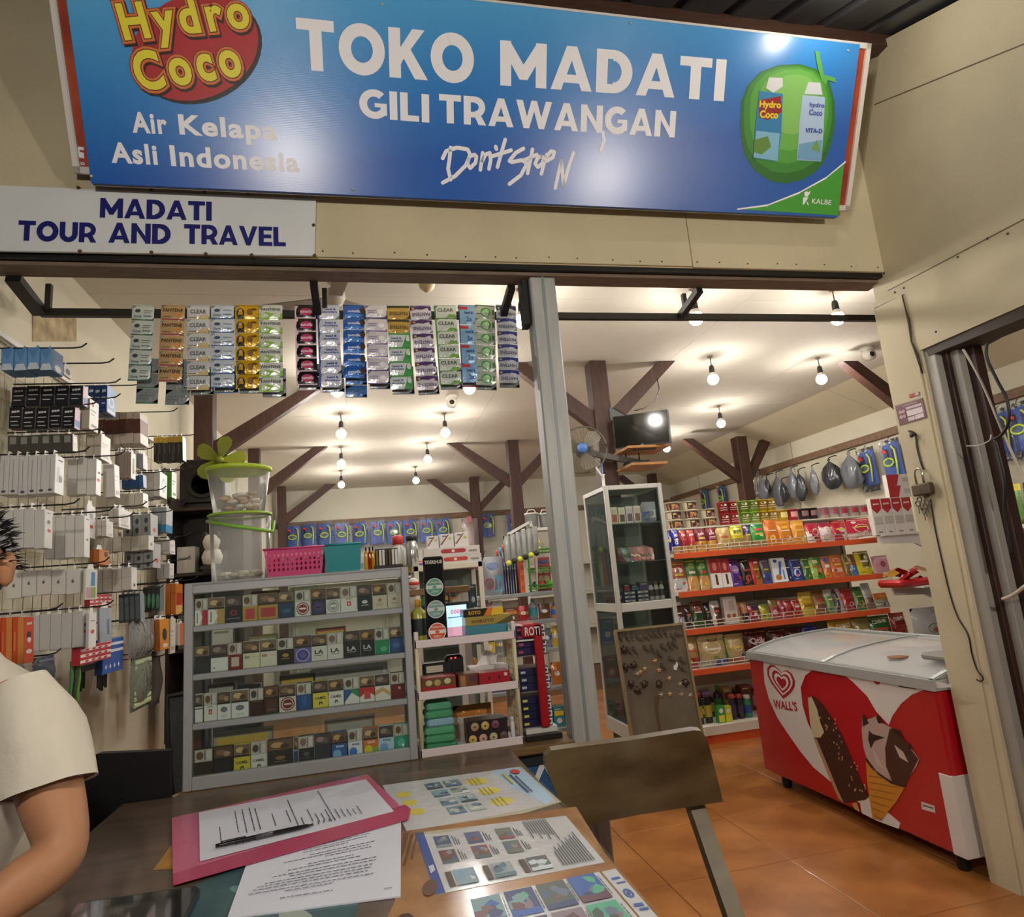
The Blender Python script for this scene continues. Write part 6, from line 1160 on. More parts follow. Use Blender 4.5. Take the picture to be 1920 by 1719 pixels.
for i in range(6):
    col, r_ = i % 2, i//2
    bpack(.075, .024, .05, '2c3668', [('r', .04, .12, .96, .6, 'd8d4c8'), ('r', .3, .25, .7, .45, '4a4468')]).obj('soap_box', None, (tx(.12+.27*col), TY0+.045, TS[0]+.0005+r_*.0245), label='navy and cream soap box, %s column, %s from bottom in the tower' % (['left', 'right'][col], ORD[r_]), cat='box')
for i in range(3): bottle((tx(.72+.11*i), TY0+.08, TS[0]+.0005), .016, .115, mat('c8c4c0', .3, coat=.3), '7a6a38' if i % 2 else '3a3a3a', 'grey tube with dark neck in the tower, %s from left' % ORD[i], neck=.6, band='3a382c')
goods_row(tx(.02), tx(.95), TY0+.28, TS[0]+.0005, 'at the tower back', (.07, .12), (.04, .07), .06, ('box',), [('dark', '2a2a2c'), ('maroon', '5a2a28'), ('grey', '6a6a68')])
goods_row(tx(.02), tx(.95), TY0+.12, TL[1]+.0005, 'low in the tower', (.1, .18), (.05, .09), .06, ('box', 'bottle'), [('blue-grey', '5a6a78'), ('coral', 'c06a54'), ('dark', '2c2e30')])
goods_row(tx(.02), tx(.95), TY0+.12, TL[0]+.0005, 'lowest in the tower', (.12, .2), (.06, .1), .06, ('box',), [('grey', '6a6e70'), ('dark green', '2c4034'), ('brown', '4a3a2c')])
# ---- grey board with fridge magnets leaning against the tower
B0, B1, B3 = onY(1153, 1183, 3.935), onY(1279, 1169, 3.935), onY(1206, 1519, 3.87)
B3 = Vector((B3.x, B3.y, .006))
t = thing('magnet_board', 'grey wooden board of magnets leaning against the glass tower', 'board', (0, 0, 0)); bn = (B1-B0).cross(B3-B0).normalized(); bn = bn if bn.y < 0 else -bn
B2 = onP(1338, 1500, B0, bn); B2 = B1+(B2-B1)*((B1.z-.006)/(B1.z-B2.z))
mb = MB(); mb.prism([B0, B1, B2, B3], -bn*.012, mat('6c6353', .8, var=.3, scale=5)); mb.obj('panel', t)
EW = mat('8a7a58', .7)
for p, q in ((B0, B1), (B0, B3), (B1, B2)): mb = MB(); mb.beam(p, q, .014, .03, EW, bn); mb.obj('edge_strip', t)
mb = MB(); mb.poly([onP(x, y, B0+bn*.0015, bn) for x, y in ((1226, 1305), (1238, 1303), (1234, 1330), (1240, 1372), (1236, 1374), (1229, 1340))], '5a4630'); mb.obj('stain', t)
bu = (B1-B0).normalized(); bv = (B0-B3).normalized()
def gecko():
    mb = MB(); P = [(0, .034), (.006, .028), (.005, .02), (.016, .022), (.017, .018), (.007, .013), (.006, 0), (.015, -.006), (.014, -.011), (.005, -.006), (.004, -.02), (.012, -.034), (.008, -.036), (-.001, -.022), (-.005, -.006), (-.014, -.004), (-.015, -.009), (-.006, 0), (-.007, .013), (-.018, .016), (-.017, .021), (-.006, .02), (-.006, .028)]
    return mb.prism([(x, y, 0) for x, y in P], (0, 0, .008), mat('4d4438', .7)).mesh('gecko')
def star(c):
    mb = MB(); n = 10; P = [((.022 if k % 2 == 0 else .009)*math.sin(2*math.pi*k/n), (.022 if k % 2 == 0 else .009)*math.cos(2*math.pi*k/n)) for k in range(n)]
    mb.add([(x, y, .002) for x, y in P]+[(0, 0, .012)], [(k, (k+1) % n, n) for k in range(n)][::1], c); mb.add([(x, y, 0) for x, y in P], [tuple(range(n))], c); return mb.mesh('starfish')
def turtle():
    mb = MB(); mb.lathe([(.022, 0), (.022, .004), (.016, .011), (.004, .014)], mat('3a281c', .3, coat=.4), 12)
    for a in (.7, 2.4, 3.9, 5.5): mb.lathe([(.008, 0), (.006, .005)], '2c2018', 6, (.024*math.cos(a), .024*math.sin(a), 0))
    mb.lathe([(.009, 0), (.007, .006)], '2c2018', 8, (0, .027, 0)); return mb.mesh('turtle')
GE, ST, ST2, TU = gecko(), star(mat('b0a08a', .6)), star(mat('d0a468', .6)), turtle()
BR = Matrix((bu, bv, bn)).transposed().to_euler()
def mag(me, name, X, Y, rot, label, cat, sc=1.):
    p = onP(1140+X/7.163, 1160+Y/7.163, B0+bn*.001, bn); R = (Matrix((bu, bv, bn)).transposed() @ Matrix.Rotation(rot, 3, 'Z')).to_euler()
    o = put(me, name, None, p, R, label, cat, 'magnets on the grey board'); o.scale = (.86, .86, .86)
for i, (X, Y, r) in enumerate(((165, 240, 0), (255, 250, .2), (320, 230, -.2), (420, 260, .8), (510, 245, .7), (575, 220, .6), (640, 210, .6), (700, 190, .2), (770, 190, .1), (870, 240, .5), (940, 210, 1.2))): mag(GE, 'gecko_magnet', X, Y, r, 'dark carved gecko magnet, top row of the grey board, %s from left' % ORD[i], 'magnet')
for i, (X, Y, r) in enumerate(((285, 430, .3), (355, 420, .4), (510, 400, .6), (590, 390, .1), (680, 470, .4), (740, 380, .6), (830, 360, .3), (890, 340, .4), (850, 540, .9), (990, 560, .7), (740, 640, .5), (1000, 670, .6))): mag(GE, 'gecko_magnet', X, Y, r, 'dark carved gecko magnet, below the top row, %s from left' % ORD[i], 'magnet')
for i, (X, Y, m_, r) in enumerate(((390, 740, ST, .2), (435, 715, ST2, .1), (495, 670, ST2, 0), (630, 565, ST2, .2), (685, 690, ST2, 0), (820, 800, ST2, .3), (965, 880, ST, .4), (715, 1020, ST, .2), (830, 1010, ST2, 0), (985, 1015, ST, .2), (1105, 1025, ST, .5))): mag(m_, 'starfish_magnet', X, Y, r, '%s starfish magnet on the grey board, %s counting from upper left' % ('grey' if m_ is ST else 'tan', ORD[i]), 'magnet')
for i, (X, Y) in enumerate(((215, 420), (240, 650), (350, 620), (310, 870), (395, 960), (485, 875), (685, 880), (1045, 860))): mag(TU, 'turtle_magnet', X, Y, i, 'dark brown turtle magnet on the grey board, %s from left' % ORD[i], 'magnet')
mb = MB(); mb.prism([(x, y, 0) for x, y in ((-.02, -.02), (.0, -.03), (.022, .012), (.012, .03), (-.004, .0), (-.012, .012))], (0, 0, .006), 'e0dcd4'); mag(mb.mesh('letter'), 'white_magnet', 905, 635, 0, 'white angular magnet on the right of the grey board', 'magnet')

# ---- snack rack (orange price rails)
GX0, GX1, GY = 2.39, 4.30, 4.9
t = thing('snack_rack', 'long snack rack with orange price rails and wire fences', 'rack', (GX0, GY, 0)); w_ = GX1-GX0; OR = mat('d2592e', .4); CRM = mat('d8d4c6', .5); WIRE = mat('cfc9bc', .4, metal=.3)
GSH = [1.462, 1.157, .865, .558]
for z in GSH:
    mb = MB(); mb.bx(0, w_, .012, .46, z-.03, z-.002, CRM); mb.obj('shelf', t)
    mb = MB(); mb.rbx(0, w_, -.004, .012, z-.045, z, OR, .002); mb.obj('price_rail', t)
for z in (GSH[0], GSH[2], GSH[3]):
    mb = MB()
    for zz in (.022, .05): mb.tube([(0, .02, z+zz), (w_, .02, z+zz)], .0035, WIRE, 6)
    for k in range(20): mb.tube([(k*w_/19, .02, z-.002), (k*w_/19, .02, z+.05)], .0028, WIRE, 6)
    o = mb.obj('wire_fence', t)
mb = MB(); mb.bx(0, w_, 0, .48, .065, .13, CRM); mb.obj('base_deck', t); mb = MB(); mb.bx(0, w_, .01, .05, 0, .065, OR); mb.obj('kick_board', t)
mb = MB(); mb.bx(0, w_, .46, .48, .13, 1.62, mat('c8bfae', .6)); mb.obj('back_panel', t)
for x in (-.03, w_*.5-.015, w_): mb = MB(); mb.rbx(x, x+.03, .44, .49, 0, 1.62, TA, .003); mb.obj('upright', t)
mb = MB(); mb.bx(0, w_+.12, .16, .46, 1.66, 1.6715, CRM); mb.bx(0, w_, .44, .46, 1.46, 1.66, CRM); mb.obj('upper_ledge', t)
BACKZ = 1.672
def sx(px, py, Y): return onY(px, py, Y).x
def snack(px0, px1, pyt, zi, Y, zone, label, prints=(), t_=.05, tilt=-.14, kind='bag', d=.05, seed=0, nx=7, nz=7, cat=None, zbase=None):
    z = (GSH[zi] if zbase is None else zbase)+.0005; yb = {0: 1025, 1: 1092, 2: 1165, 3: 1245}.get(zi, 1025)
    xa, xb = sx(px0, yb, Y), sx(px1, yb, Y); ht = max(.05, onY((px0+px1)/2, pyt, Y).z-z); wd = max(.03, xb-xa-.003)
    if kind == 'box':
        bpack(wd, ht, d, zone, prints).obj('snack_box', None, (xa, Y, z+d*abs(math.sin(tilt*.4))), (tilt*.4, 0, 0), label=label, cat=cat or 'box')
    else:
        zz = zone if callable(zone) else (lambda u, v: zone)
        rs = random.Random(seed*7+1); cc = ['e8e2d6', 'd8c050', 'c84a40', '3a4a8a', '3a2a22', '7aa850']
        prints = list(prints)+[('r', .08, .90, .92, .925, cc[rs.randrange(6)]), ('r', .15, .06, .5, .10, cc[rs.randrange(6)]), ('e', rs.uniform(.2, .8), rs.uniform(.15, .3), .10, .05, cc[rs.randrange(6)]), ('r', .2, rs.uniform(.5, .56), .75, .585, cc[rs.randrange(3)])]
        pillow(wd, ht, t_, zz, prints, nx, nz, .06, .004, seed).obj('snack_bag', None, (xa, Y+.02, z), (tilt, 0, 0), label=label, cat=cat or 'snack bag')
Z7 = lambda x: 1240+x/4.364; Z7y = lambda y: 820+y/4.364; Z8y = lambda y: 1080+y/4.364
band = lambda a, b, c=.35: (lambda u, v: a if v > c else b)
TOPF = 'front row of the top snack shelf'
for i, (x0, x1, yt, zn, pr, lb) in enumerate((
  (52, 108, 755, band('20308c', '8a8484', .2), [('e', .5, .6, .3, .14, 'd8d8e8')], 'dark blue pouch at the left end'), (110, 172, 745, band('2434a8', 'c8a070', .25), [('t', '~', .5, .72, .5, .14, 'e0e0f0'), ('e', .4, .42, .2, .08, 'e8e8f0')], 'bright blue pouch'),
  (173, 236, 752, band('a82838', 'c08a50', .3), [('t', '~', .5, .75, .5, .12, 'f0d8d8')], 'red nut pouch'), (237, 302, 748, band('c03a48', 'c89a58', .3), [('t', '~', .5, .75, .5, .12, 'f0d8d8')], 'rose-red nut pouch'), (303, 395, 735, band('7a2038', 'd09a40', .38), [('t', '~', .5, .72, .5, .12, 'e0b8c0'), ('r', .15, .48, .85, .58, '9a4a60')], 'maroon nut pouch'), (397, 480, 730, band('7c243c', 'd09a40', .38), [('t', '~', .5, .72, .5, .12, 'e0b8c0'), ('r', .15, .48, .85, .58, '9a4a60')], 'maroon nut pouch next to its twin'),
  (482, 600, 728, 'c8a868', [('p', [(.3, .2), (.45, .8), (.6, .75), (.5, .2)], 'e8d4a0')], 'gold foil bag'), (600, 708, 712, band('d8d020', 'a88a5c', .38), [('t', '~', .5, .72, .6, .16, '5a6a2a')], 'yellow snack bag'), (706, 768, 712, band('4a2a5c', 'a88a5c', .5), [('t', '~', .5, .78, .3, .16, 'b0a0c8')], 'violet snack bag'), (770, 885, 700, band('2f9a3c', 'a8845c', .3), [('t', '~', .5, .74, .6, .14, 'd84a50'), ('e', .6, .5, .15, .08, 'c8e8c0')], 'green snack bag'),
  (885, 1000, 665, 'd8782c', [('e', .4, .3, .2, .1, 'e8c060')], 'large orange bag'), (985, 1108, 672, 'dc8a2c', [('t', '~', .5, .7, .4, .12, 'f0b840'), ('e', .6, .25, .25, .1, 'e8c890')], 'amber bag'), (1110, 1222, 668, 'dc9430', [('e', .6, .25, .25, .1, 'e8c890'), ('r', .1, .75, .8, .85, 'e8b04a')], 'amber bag next to the red ones'),
  (1222, 1335, 690, lambda u, v: 'c02c40' if u+v > .7 else 'e0d8d4', [('e', .6, .5, .25, .18, 'e8e0e0')], 'red and white bag, leftmost of four'), (1335, 1440, 685, lambda u, v: 'a82438' if v > .75 else 'd8c0c4', [('o', .5, .55, .3, .2, 'e8e0e0', .5)], 'white and red ring bag'), (1440, 1560, 672, lambda u, v: 'b82238' if u < .7 or v > .5 else 'e0d0d0', [('e', .55, .5, .22, .12, 'e8dcdc'), ('r', .5, .1, .9, .3, 'd8c0bc')], 'red bag with white oval'), (1560, 1768, 655, lambda u, v: 'c02440' if v > .25 else 'e0c8c8', [('e', .55, .5, .3, .2, 'e8d8dc'), ('e', .3, .8, .1, .06, 'e8d8dc')], 'broad red bag at the right end'))):
    snack(Z7(x0), Z7(x1), Z7y(yt), 0, GY+.05, zn, '%s, %s' % (lb, TOPF), pr, .06, -.16, seed=i)
# cups and cans on the upper ledge
def cup(px, py, r, h, Y, z, c, prints, label, taper=.85):
    mb = MB(); x = sx(px, py, Y); mb.lathe([(r*taper, 0), (r, h*.94), (r*1.06, h*.94), (r*1.06, h)], mat(c, .4), 16); 
    surf = lambda u, v, e=0.: Vector((math.sin((u-.5)*2.4)*(r*(taper+(1-taper)*v)+.0012+e), -math.cos((u-.5)*2.4)*(r*(taper+(1-taper)*v)+.0012+e), v*h*.93))
    printing(mb, surf, 1, h, prints, .0003); return mb.obj('noodle_cup' if taper < .95 else 'food_can', None, (x, Y, z), label=label, cat='cup' if taper < .95 else 'can')
NP = [('r', .05, .1, .95, .9, '5a3426'), ('e', .35, .45, .25, .25, 'c87a4a'), ('e', .6, .55, .2, .2, 'c8908a'), ('r', .7, .55, .95, .85, '2a2018'), ('e', .45, .7, .12, .1, 'd8b048')]; NP2 = [('r', .0, .1, .25, .9, 'd8d0b0'), ('r', .25, .1, 1, .9, '4a3028'), ('e', .55, .4, .25, .25, 'c89088'), ('e', .75, .65, .15, .15, '2a2420'), ('e', .4, .7, .1, .12, 'd8c870')]
stack = [('e4dcc8', [1255, 1278, 1300], 3), ('e4dcc8', None, 0)]
CY_ = GY+.24
cr = .070
for ci, px in enumerate((1262, 1294, 1326)):
    for k in range(3 if ci < 2 else 2):
        cup(px+3+k*-1, 985, cr, .074, CY_, BACKZ+k*.0752, 'dcd4c0', NP if (ci+k) % 2 == 0 else NP2, 'picture-wrapped noodle cup, %s stack from left, %s from bottom' % (ORD[ci], ORD[k]))
for ci, (px, c, lb) in enumerate(((1358, 'b83034', 'red'), (1377, 'c23a3a', 'red'), (1397, '94c03c', 'lime green'), (1416, '9cc848', 'lime green'), (1433, 'd8b424', 'yellow'), (1449, 'dcb82c', 'yellow'))):
    for k in range(2): cup(px, 980, .042, .10, CY_, BACKZ+k*.102, c, [('r', .1, .3, .9, .34, 'e8d8c8'), ('r', .1, .5, .9, .54, 'e8d8c8'), ('e', .5, .78, .3, .12, 'e8d8c8')], '%s snack tub, %s stack of its colour, %s' % (lb, ['left', 'right'][ci % 2], ['lower', 'upper'][k]), .97)
for i, (px, c, c2, lb) in enumerate(((1468, 'd8b42c', 'e8d890', 'yellow'), (1487, 'c02c34', 'e0a0a0', 'red'), (1508, '3a2024', '8a6a6a', 'dark brown'), (1525, '3a2024', '8a6a6a', 'dark brown twin'), (1545, 'd8c4c4', 'a05060', 'pale pink'), (1564, 'd8c8c8', 'a05060', 'pale pink twin'), (1582, 'd8c8c8', 'a02c40', 'white and crimson'), (1602, 'd8c4c4', 'a02c40', 'white and crimson middle'), (1620, 'dcc8c8', 'a82c40', 'white and crimson last'))):
    cup(px, 975, .045, .10, CY_, BACKZ, c, [('r', .15, .35, .85, .85, c2)], '%s food can on the upper ledge of the snack rack' % lb, .98)
# second shelf
S2 = [(110, 233, 1010, lambda u, v: 'd8c8cc' if v < .5 else 'b0604a', [('e', .5, .7, .3, .1, 'e8e0d8'), ('e', .5, .3, .35, .15, '9ac0b0')], 'multicoloured clear snack pack', 'bag'), (235, 328, 980, band('4a7a3a', 'c89a5c', .45), [('e', .5, .28, .35, .16, 'c8904a'), ('e', .5, .75, .3, .1, '8aa858')], 'green pineapple snack pack', 'bag'), (330, 418, 980, band('4a7a3a', 'c89a5c', .45), [('e', .5, .28, .35, .16, 'c8904a'), ('e', .5, .75, .3, .1, '8aa858')], 'green pineapple snack pack, right twin', 'bag'),
 (418, 508, 990, 'd8d4d0', [('r', 0, .5, 1, 1, 'a82c30'), ('e', .5, .72, .2, .14, 'd08a84'), ('r', .4, .1, .62, .45, '4a2c20')], 'red and white wafer box', 'box'), (508, 588, 990, 'd8d4d0', [('r', 0, .5, 1, 1, 'a82c30'), ('e', .5, .72, .2, .14, 'd08a84'), ('r', .4, .1, .62, .45, '4a2c20')], 'red and white wafer box, right twin', 'box'), (592, 685, 985, '5a3490', [('e', .5, .6, .3, .15, 'b090d0'), ('r', .2, .2, .8, .3, '3a2060')], 'purple biscuit pack', 'bag'), (690, 772, 985, '2c2420', [('p', [(.2, .55), (.8, .55), (.7, .95), (.4, .95)], 'c8a868'), ('e', .5, .25, .3, .14, 'a84438')], 'black and gold biscuit pack', 'bag'),
 (770, 852, 980, lambda u, v: 'c8352c' if u < .35 or v > .7 else 'a86a2c', [('e', .6, .4, .25, .2, '4a2c20'), ('t', '~', .6, .82, .4, .1, 'e8d8d0')], 'red snack pack with dark picture', 'bag'), (855, 930, 985, lambda u, v: '5a5a68' if v > .4 else '3a4a8c', [], 'grey and blue pack', 'bag'), (932, 1050, 985, 'e0e4e8', [('e', .3, .88, .14, .07, '2c4a90'), ('p', [(.4, .3), (.55, .3), (.75, .85), (.55, .85)], '3a6ab8'), ('e', .35, .2, .22, .12, 'b87a3c'), ('r', .7, .1, .8, .5, '4a88c8')], 'white biscuit box with blue lettering', 'box'), (1040, 1098, 975, '1c2c5c', [], 'navy pack', 'bag'), (1098, 1195, 980, '24408c', [('e', .4, .35, .25, .18, 'c0cce8'), ('e', .7, .7, .2, .1, '4a3a5c')], 'royal blue pack', 'bag'),
 (1195, 1262, 975, '3f6a34', [('r', .3, .1, .6, .8, '5a8a44')], 'forest green pack', 'bag'), (1262, 1365, 970, lambda u, v: '9cc060' if u < .45 else '4a8a3c', [('e', .65, .35, .18, .14, 'd8784a'), ('r', .2, .7, .6, .85, 'd8d8a8')], 'light green pack', 'bag'), (1365, 1435, 965, lambda u, v: 'c87a5c' if v > .35 else 'd87830', [('e', .5, .8, .3, .1, '4a62a8'), ('r', .2, .45, .8, .6, 'd8c8c0')], 'orange and blue pack', 'bag'), (1435, 1540, 950, 'd06a30', [('e', .5, .75, .35, .1, 'e8a878'), ('r', .25, .2, .75, .4, 'd8a888')], 'orange pack', 'bag'), (1540, 1592, 945, '7a6a34', [], 'olive pack', 'bag'), (1592, 1650, 945, lambda u, v: '3a6aa8' if v < .4 else '7a5a34', [], 'blue and brown pack', 'bag'), (1648, 1772, 920, lambda u, v: 'd8c830' if v < .3 or u < .25 else '8a8430', [('e', .6, .6, .25, .28, '2a2418'), ('e', .65, .7, .1, .1, 'd8d8d0')], 'yellow pack with black print', 'bag'), (1780, 1895, 965, 'd8a0ac', [('e', .6, .5, .2, .2, 'b0506a'), ('r', .1, .8, .9, .9, 'e8d0d4')], 'pink box', 'box')]
for i, (x0, x1, yt, zn, pr, lb, k) in enumerate(S2): snack(Z7(x0), Z7(x1), Z7y(yt), 1, GY+.04, zn, '%s, second snack shelf' % lb, pr, .04, -.2 if k == 'bag' else -.3, k, .03, i)
S3 = [(130, 212, 205, lambda u, v: '5a2a24' if .45 < v < .85 else 'd0d0dc', [('e', .5, .25, .2, .2, '3a3c70')], 'white and brown chocolate pouch', 'bag'), (214, 280, 230, '2c2422', [('e', .5, .4, .25, .15, '8a7a6a')], 'black snack pouch', 'bag'), (280, 382, 200, lambda u, v: '2c4a24' if v < .6 else '5a3a34', [('e', .5, .7, .25, .1, 'a85a54')], 'dark green pouch', 'bag'), (382, 440, 210, '2a2626', [('r', .2, .1, .35, .7, 'c8c8c8')], 'black and silver pouch', 'bag'), (438, 522, 195, lambda u, v: 'd0ccc8' if v > .7 or u < .3 else '5a2c24', [], 'white and chocolate pouch', 'bag'), (528, 640, 165, 'c8c0b8', [('e', .3, .3, .16, .08, '9a5a3c'), ('e', .7, .3, .16, .08, '9a5a3c'), ('r', .4, .5, .8, .85, 'b0a8a0')], 'white carton with brown dots', 'box'), (642, 690, 200, 'b0846a', [('e', .5, .5, .3, .2, '8a2a38')], 'tan pouch', 'bag'), (690, 745, 205, lambda u, v: 'c8a070' if v > .45 else '3a2c2c', [], 'tan and black pouch', 'bag'), (745, 838, 225, lambda u, v: 'a82c44' if u+v < 1.1 else '4a3464', [('e', .5, .4, .15, .1, 'd8b0a8')], 'crimson and purple pack', 'bag'), (838, 925, 225, lambda u, v: 'b8b42c' if u < .6 else '8aa040', [], 'lime yellow pack', 'bag'), (925, 1000, 170, lambda u, v: 'b04a5a' if v < .6 else '8a7a44', [('e', .4, .3, .2, .12, 'e0c0c8')], 'rose pack', 'bag'), (1000, 1045, 190, 'b84454', [('r', .3, .2, .6, .6, 'e0c8cc')], 'red and white pack', 'bag'), (1045, 1112, 180, 'a82c30', [('e', .5, .6, .25, .15, 'c8686a')], 'red pack', 'bag'), (1112, 1180, 180, 'b03036', [('e', .5, .6, .25, .15, 'd08a8a')], 'red pack, right twin', 'bag'), (1182, 1300, 120, 'd0ac28', [('t', '~', .5, .4, .6, .1, '8a5a1c'), ('r', .2, .7, .8, .8, 'e0c868')], 'tall golden yellow bag', 'bag'), (1300, 1398, 105, '8a5c34', [('r', .1, .4, .9, .5, 'b08a5c')], 'brown bag', 'bag'), (1398, 1470, 100, lambda u, v: '7aa05c' if v < .7 else 'c8d0c0', [], 'pale green pack', 'bag'), (1470, 1540, 95, lambda u, v: 'c8c8cc' if u > .4 else '4a3a4c', [], 'silver and plum pack', 'bag'), (1540, 1640, 85, 'a82c34', [('e', .6, .25, .25, .12, 'd8a090')], 'crimson bag', 'bag'), (1640, 1725, 75, '4a7a3a', [('e', .5, .25, .25, .14, 'd8a868')], 'green bag', 'bag'), (1725, 1800, 45, lambda u, v: 'b8bcc4' if v > .4 else '8a6a54', [], 'silver bag', 'bag'), (1802, 1915, 130, lambda u, v: 'd87a34' if v > .5 else 'c8c0b8', [('e', .5, .7, .3, .14, 'e0a050')], 'orange pack', 'bag')]
for i, (x0, x1, yt, zn, pr, lb, k) in enumerate(S3): snack(Z7(x0), Z7(x1), Z8y(yt), 2, GY+.04, zn, '%s, third snack shelf' % lb, pr, .045, -.24 if k == 'bag' else -.1, k, .04, i+40)
CLF = 'c8b484'
S4 = [(205, 330, 500, lambda u, v: 'b89a64' if v > .35 else 'a8303c', [('e', .4, .7, .2, .1, 'e0d0a8')], 'clear cracker bag with red base'), (335, 560, 482, lambda u, v: CLF if v > .25 else ('3a54a8' if u > .5 else 'b8b8b4'), [('e', .45, .6, .3, .2, 'e0d4a8'), ('r', .85, .3, .98, .9, '7ab03c'), ('e', .5, .85, .2, .08, '8a6a34')], 'big clear cracker bag with green edge'), (562, 718, 470, lambda u, v: CLF if v > .22 else 'b06a4a', [('r', 0, .2, .08, .95, '4a8a34'), ('e', .55, .6, .3, .2, 'e0d8b0')], 'clear cracker bag with green left edge'), (722, 918, 432, '5a1c24', [('e', .5, .62, .48, .3, '2a1414'), ('t', 'Qtik', .48, .62, .66, .24, 'e8c8cc')], 'maroon bag with white script, leftmost of three'), (920, 1080, 420, '551c24', [('e', .5, .6, .48, .3, '241214'), ('t', 'Qtik', .48, .6, .66, .24, 'e8c8cc')], 'maroon bag with white script, middle of three'), (1082, 1215, 412, '551c24', [('e', .5, .6, .48, .3, '241214'), ('t', 'Qtik', .48, .6, .66, .24, 'e8c8cc')], 'maroon bag with white script, rightmost of three'), (1218, 1350, 400, '24389a', [('e', .3, .7, .15, .1, 'd8b080')], 'blue bag'), (1440, 1640, 340, lambda u, v: 'd0a028' if v > .3 else 'b8862c', [('t', '~', .55, .75, .6, .16, 'e8e0c0'), ('e', .5, .45, .25, .12, 'e0c050')], 'golden chips bag'), (1642, 1790, 325, lambda u, v: 'd0a030' if v < .5 else '9a8a54', [('e', .5, .4, .3, .16, 'e0b84a')], 'amber chips bag'), (1770, 1960, 315, '2c6a34', [('t', '~', .45, .8, .6, .14, 'd0d8c8'), ('e', .5, .4, .25, .12, 'c89a4a')], 'green chips bag'), (1962, 2090, 290, 'a02c30', [('t', '~', .45, .8, .6, .14, 'e0d0c8'), ('e', .5, .4, .25, .12, 'c87a5a')], 'red chips bag by the pillar')]
for i, (x0, x1, yt, zn, pr, lb) in enumerate(S4): snack(Z7(x0), Z7(x1), Z8y(yt), 3, GY+.05, zn, '%s, fourth snack shelf' % lb, pr, .10, -.1, seed=i+80, nx=9, nz=9)
for i, (x0, r, h, c, cap, bd, lb) in enumerate(((330, .03, .24, '1c1a24', 'a83a54', 'b8a040', 'dark bottle with rose cap'), (405, .03, .235, '1c1a24', '6a5484', 'b8b040', 'dark bottle with violet cap'), (612, .028, .19, '2a2030', 'c8503c', '4a3a54', 'dark bottle with orange cap'), (672, .028, .185, '2a2030', 'c04a54', '4a3a54', 'dark bottle with coral cap'), (735, .032, .17, '3a8a5a', 'd8d8d4', '34509a', 'green bottle with white cap'), (860, .03, .18, '4a3a8a', 'd8d8d4', 'c8c8d8', 'violet bottle with white cap'))):
    bottle((sx(Z7(x0), 1355, GY+.1), GY+.12, .1305), r, h, mat(c, .3, coat=.3), cap, '%s on the bottom deck of the snack rack' % lb, neck=.75, band=bd)
for i, (x0, x1, c, lb) in enumerate(((468, 530, '3a9a4c', 'green and yellow cleaner pack, left of two on the bottom deck'), (530, 588, 'c8c82c', 'yellow cleaner pack, right of two on the bottom deck'))):
    xa, xb = sx(Z7(x0), 1355, GY+.06), sx(Z7(x1), 1355, GY+.06); bpack(xb-xa-.004, .13-.01*i, .05, c, [('r', .1, .05, .9, .45, 'd8d83c'), ('e', .5, .7, .3, .14, 'e0e8d8')]).obj('cleaner_pack', None, (xa, GY+.05, .1305), label=lb, cat='pack')
goods_row(GX0+.1, GX0+1.2, GY+.28, .1305, 'back of bottom deck', (.16, .24), (.07, .1), .08, ('bottle', 'box'), [('dark violet', '3a2038'), ('rust', '8a3a2a'), ('tan', 'b08a5a'), ('black', '1c1a1c')])
# ---- rack on the right wall, its white shelf ends towards us
RX = 4.06; RYn = 4.62
t = thing('wall_shelf_rack', 'rack with white shelf brackets on the right wall beside the snack rack', 'rack', (0, 0, 0)); WB = mat('dcdedd', .4)
for z, xl in ((1.462, 4.08), (1.043, 4.12)):
    mb = MB(); mb.prism([(xl, RYn, z), (4.9, RYn, z), (4.9, RYn, z-.19), (4.62, RYn, z-.17), (4.42, RYn, z-.075), (xl+.02, RYn, z-.06)], (0, .025, 0), WB); mb.obj('shelf_bracket', t)
    mb = MB(); mb.bx(xl+.01, 4.9, RYn-.3 if z < 1.2 else RYn-.02, RYn+.24, z, z+.012, CRM); mb.obj('shelf', t)
mb = MB(); mb.rbx(4.86, 4.92, RYn, RYn+.05, 0, 2.0, WB, .003); mb.obj('upright', t)
CART = [('r', .02, .72, .98, .98, 'b03038'), ('p', [(.0, .72), (1, .72), (.5, .58)], 'b03038'), ('t', '~', .5, .84, .6, .05, 'e8d0d0'), ('r', .1, .3, .9, .5, 'b8b8b0'), ('r', .3, .05, .7, .09, '8a8a88')]
for i in range(4):
    x = onY(1643+19.5*i, 990, RYn-.0).x; bpack(.094, .30, .045, 'd8d4d0', CART).obj('cigarette_carton', None, (x-.02, RYn-.01, 1.4745), label='upright white carton with red top, %s from left on the wall rack' % ORD[i], cat='carton', group='red and white cartons on the wall rack')
for i in range(2):
    bpack(.30, .095, .045, 'd8d4d0', [('p', [(0, 0), (.3, 0), (.42, 1), (0, 1)], 'b03038'), ('r', .5, .3, .9, .7, 'b8b8b0')]).obj('cigarette_carton', None, (onY(1657, 900, RYn).x+.02, RYn-.01, 1.4745+.3005+i*.0955), label='white and red carton lying flat on the upright ones, %s' % ['lower', 'upper'][i], cat='carton', group='red and white cartons on the wall rack')
t = thing('gift_ribbon_pack', 'shiny red and gold ribbon pack on the wall rack', 'gift pack', (onY(1700, 1090, RYn-.1).x, RYn-.12, 1.0555)); RG = foil('c0242a', .15); GDm = mat('d8a83c', .2, metal=.7)
rr = random.Random(4)
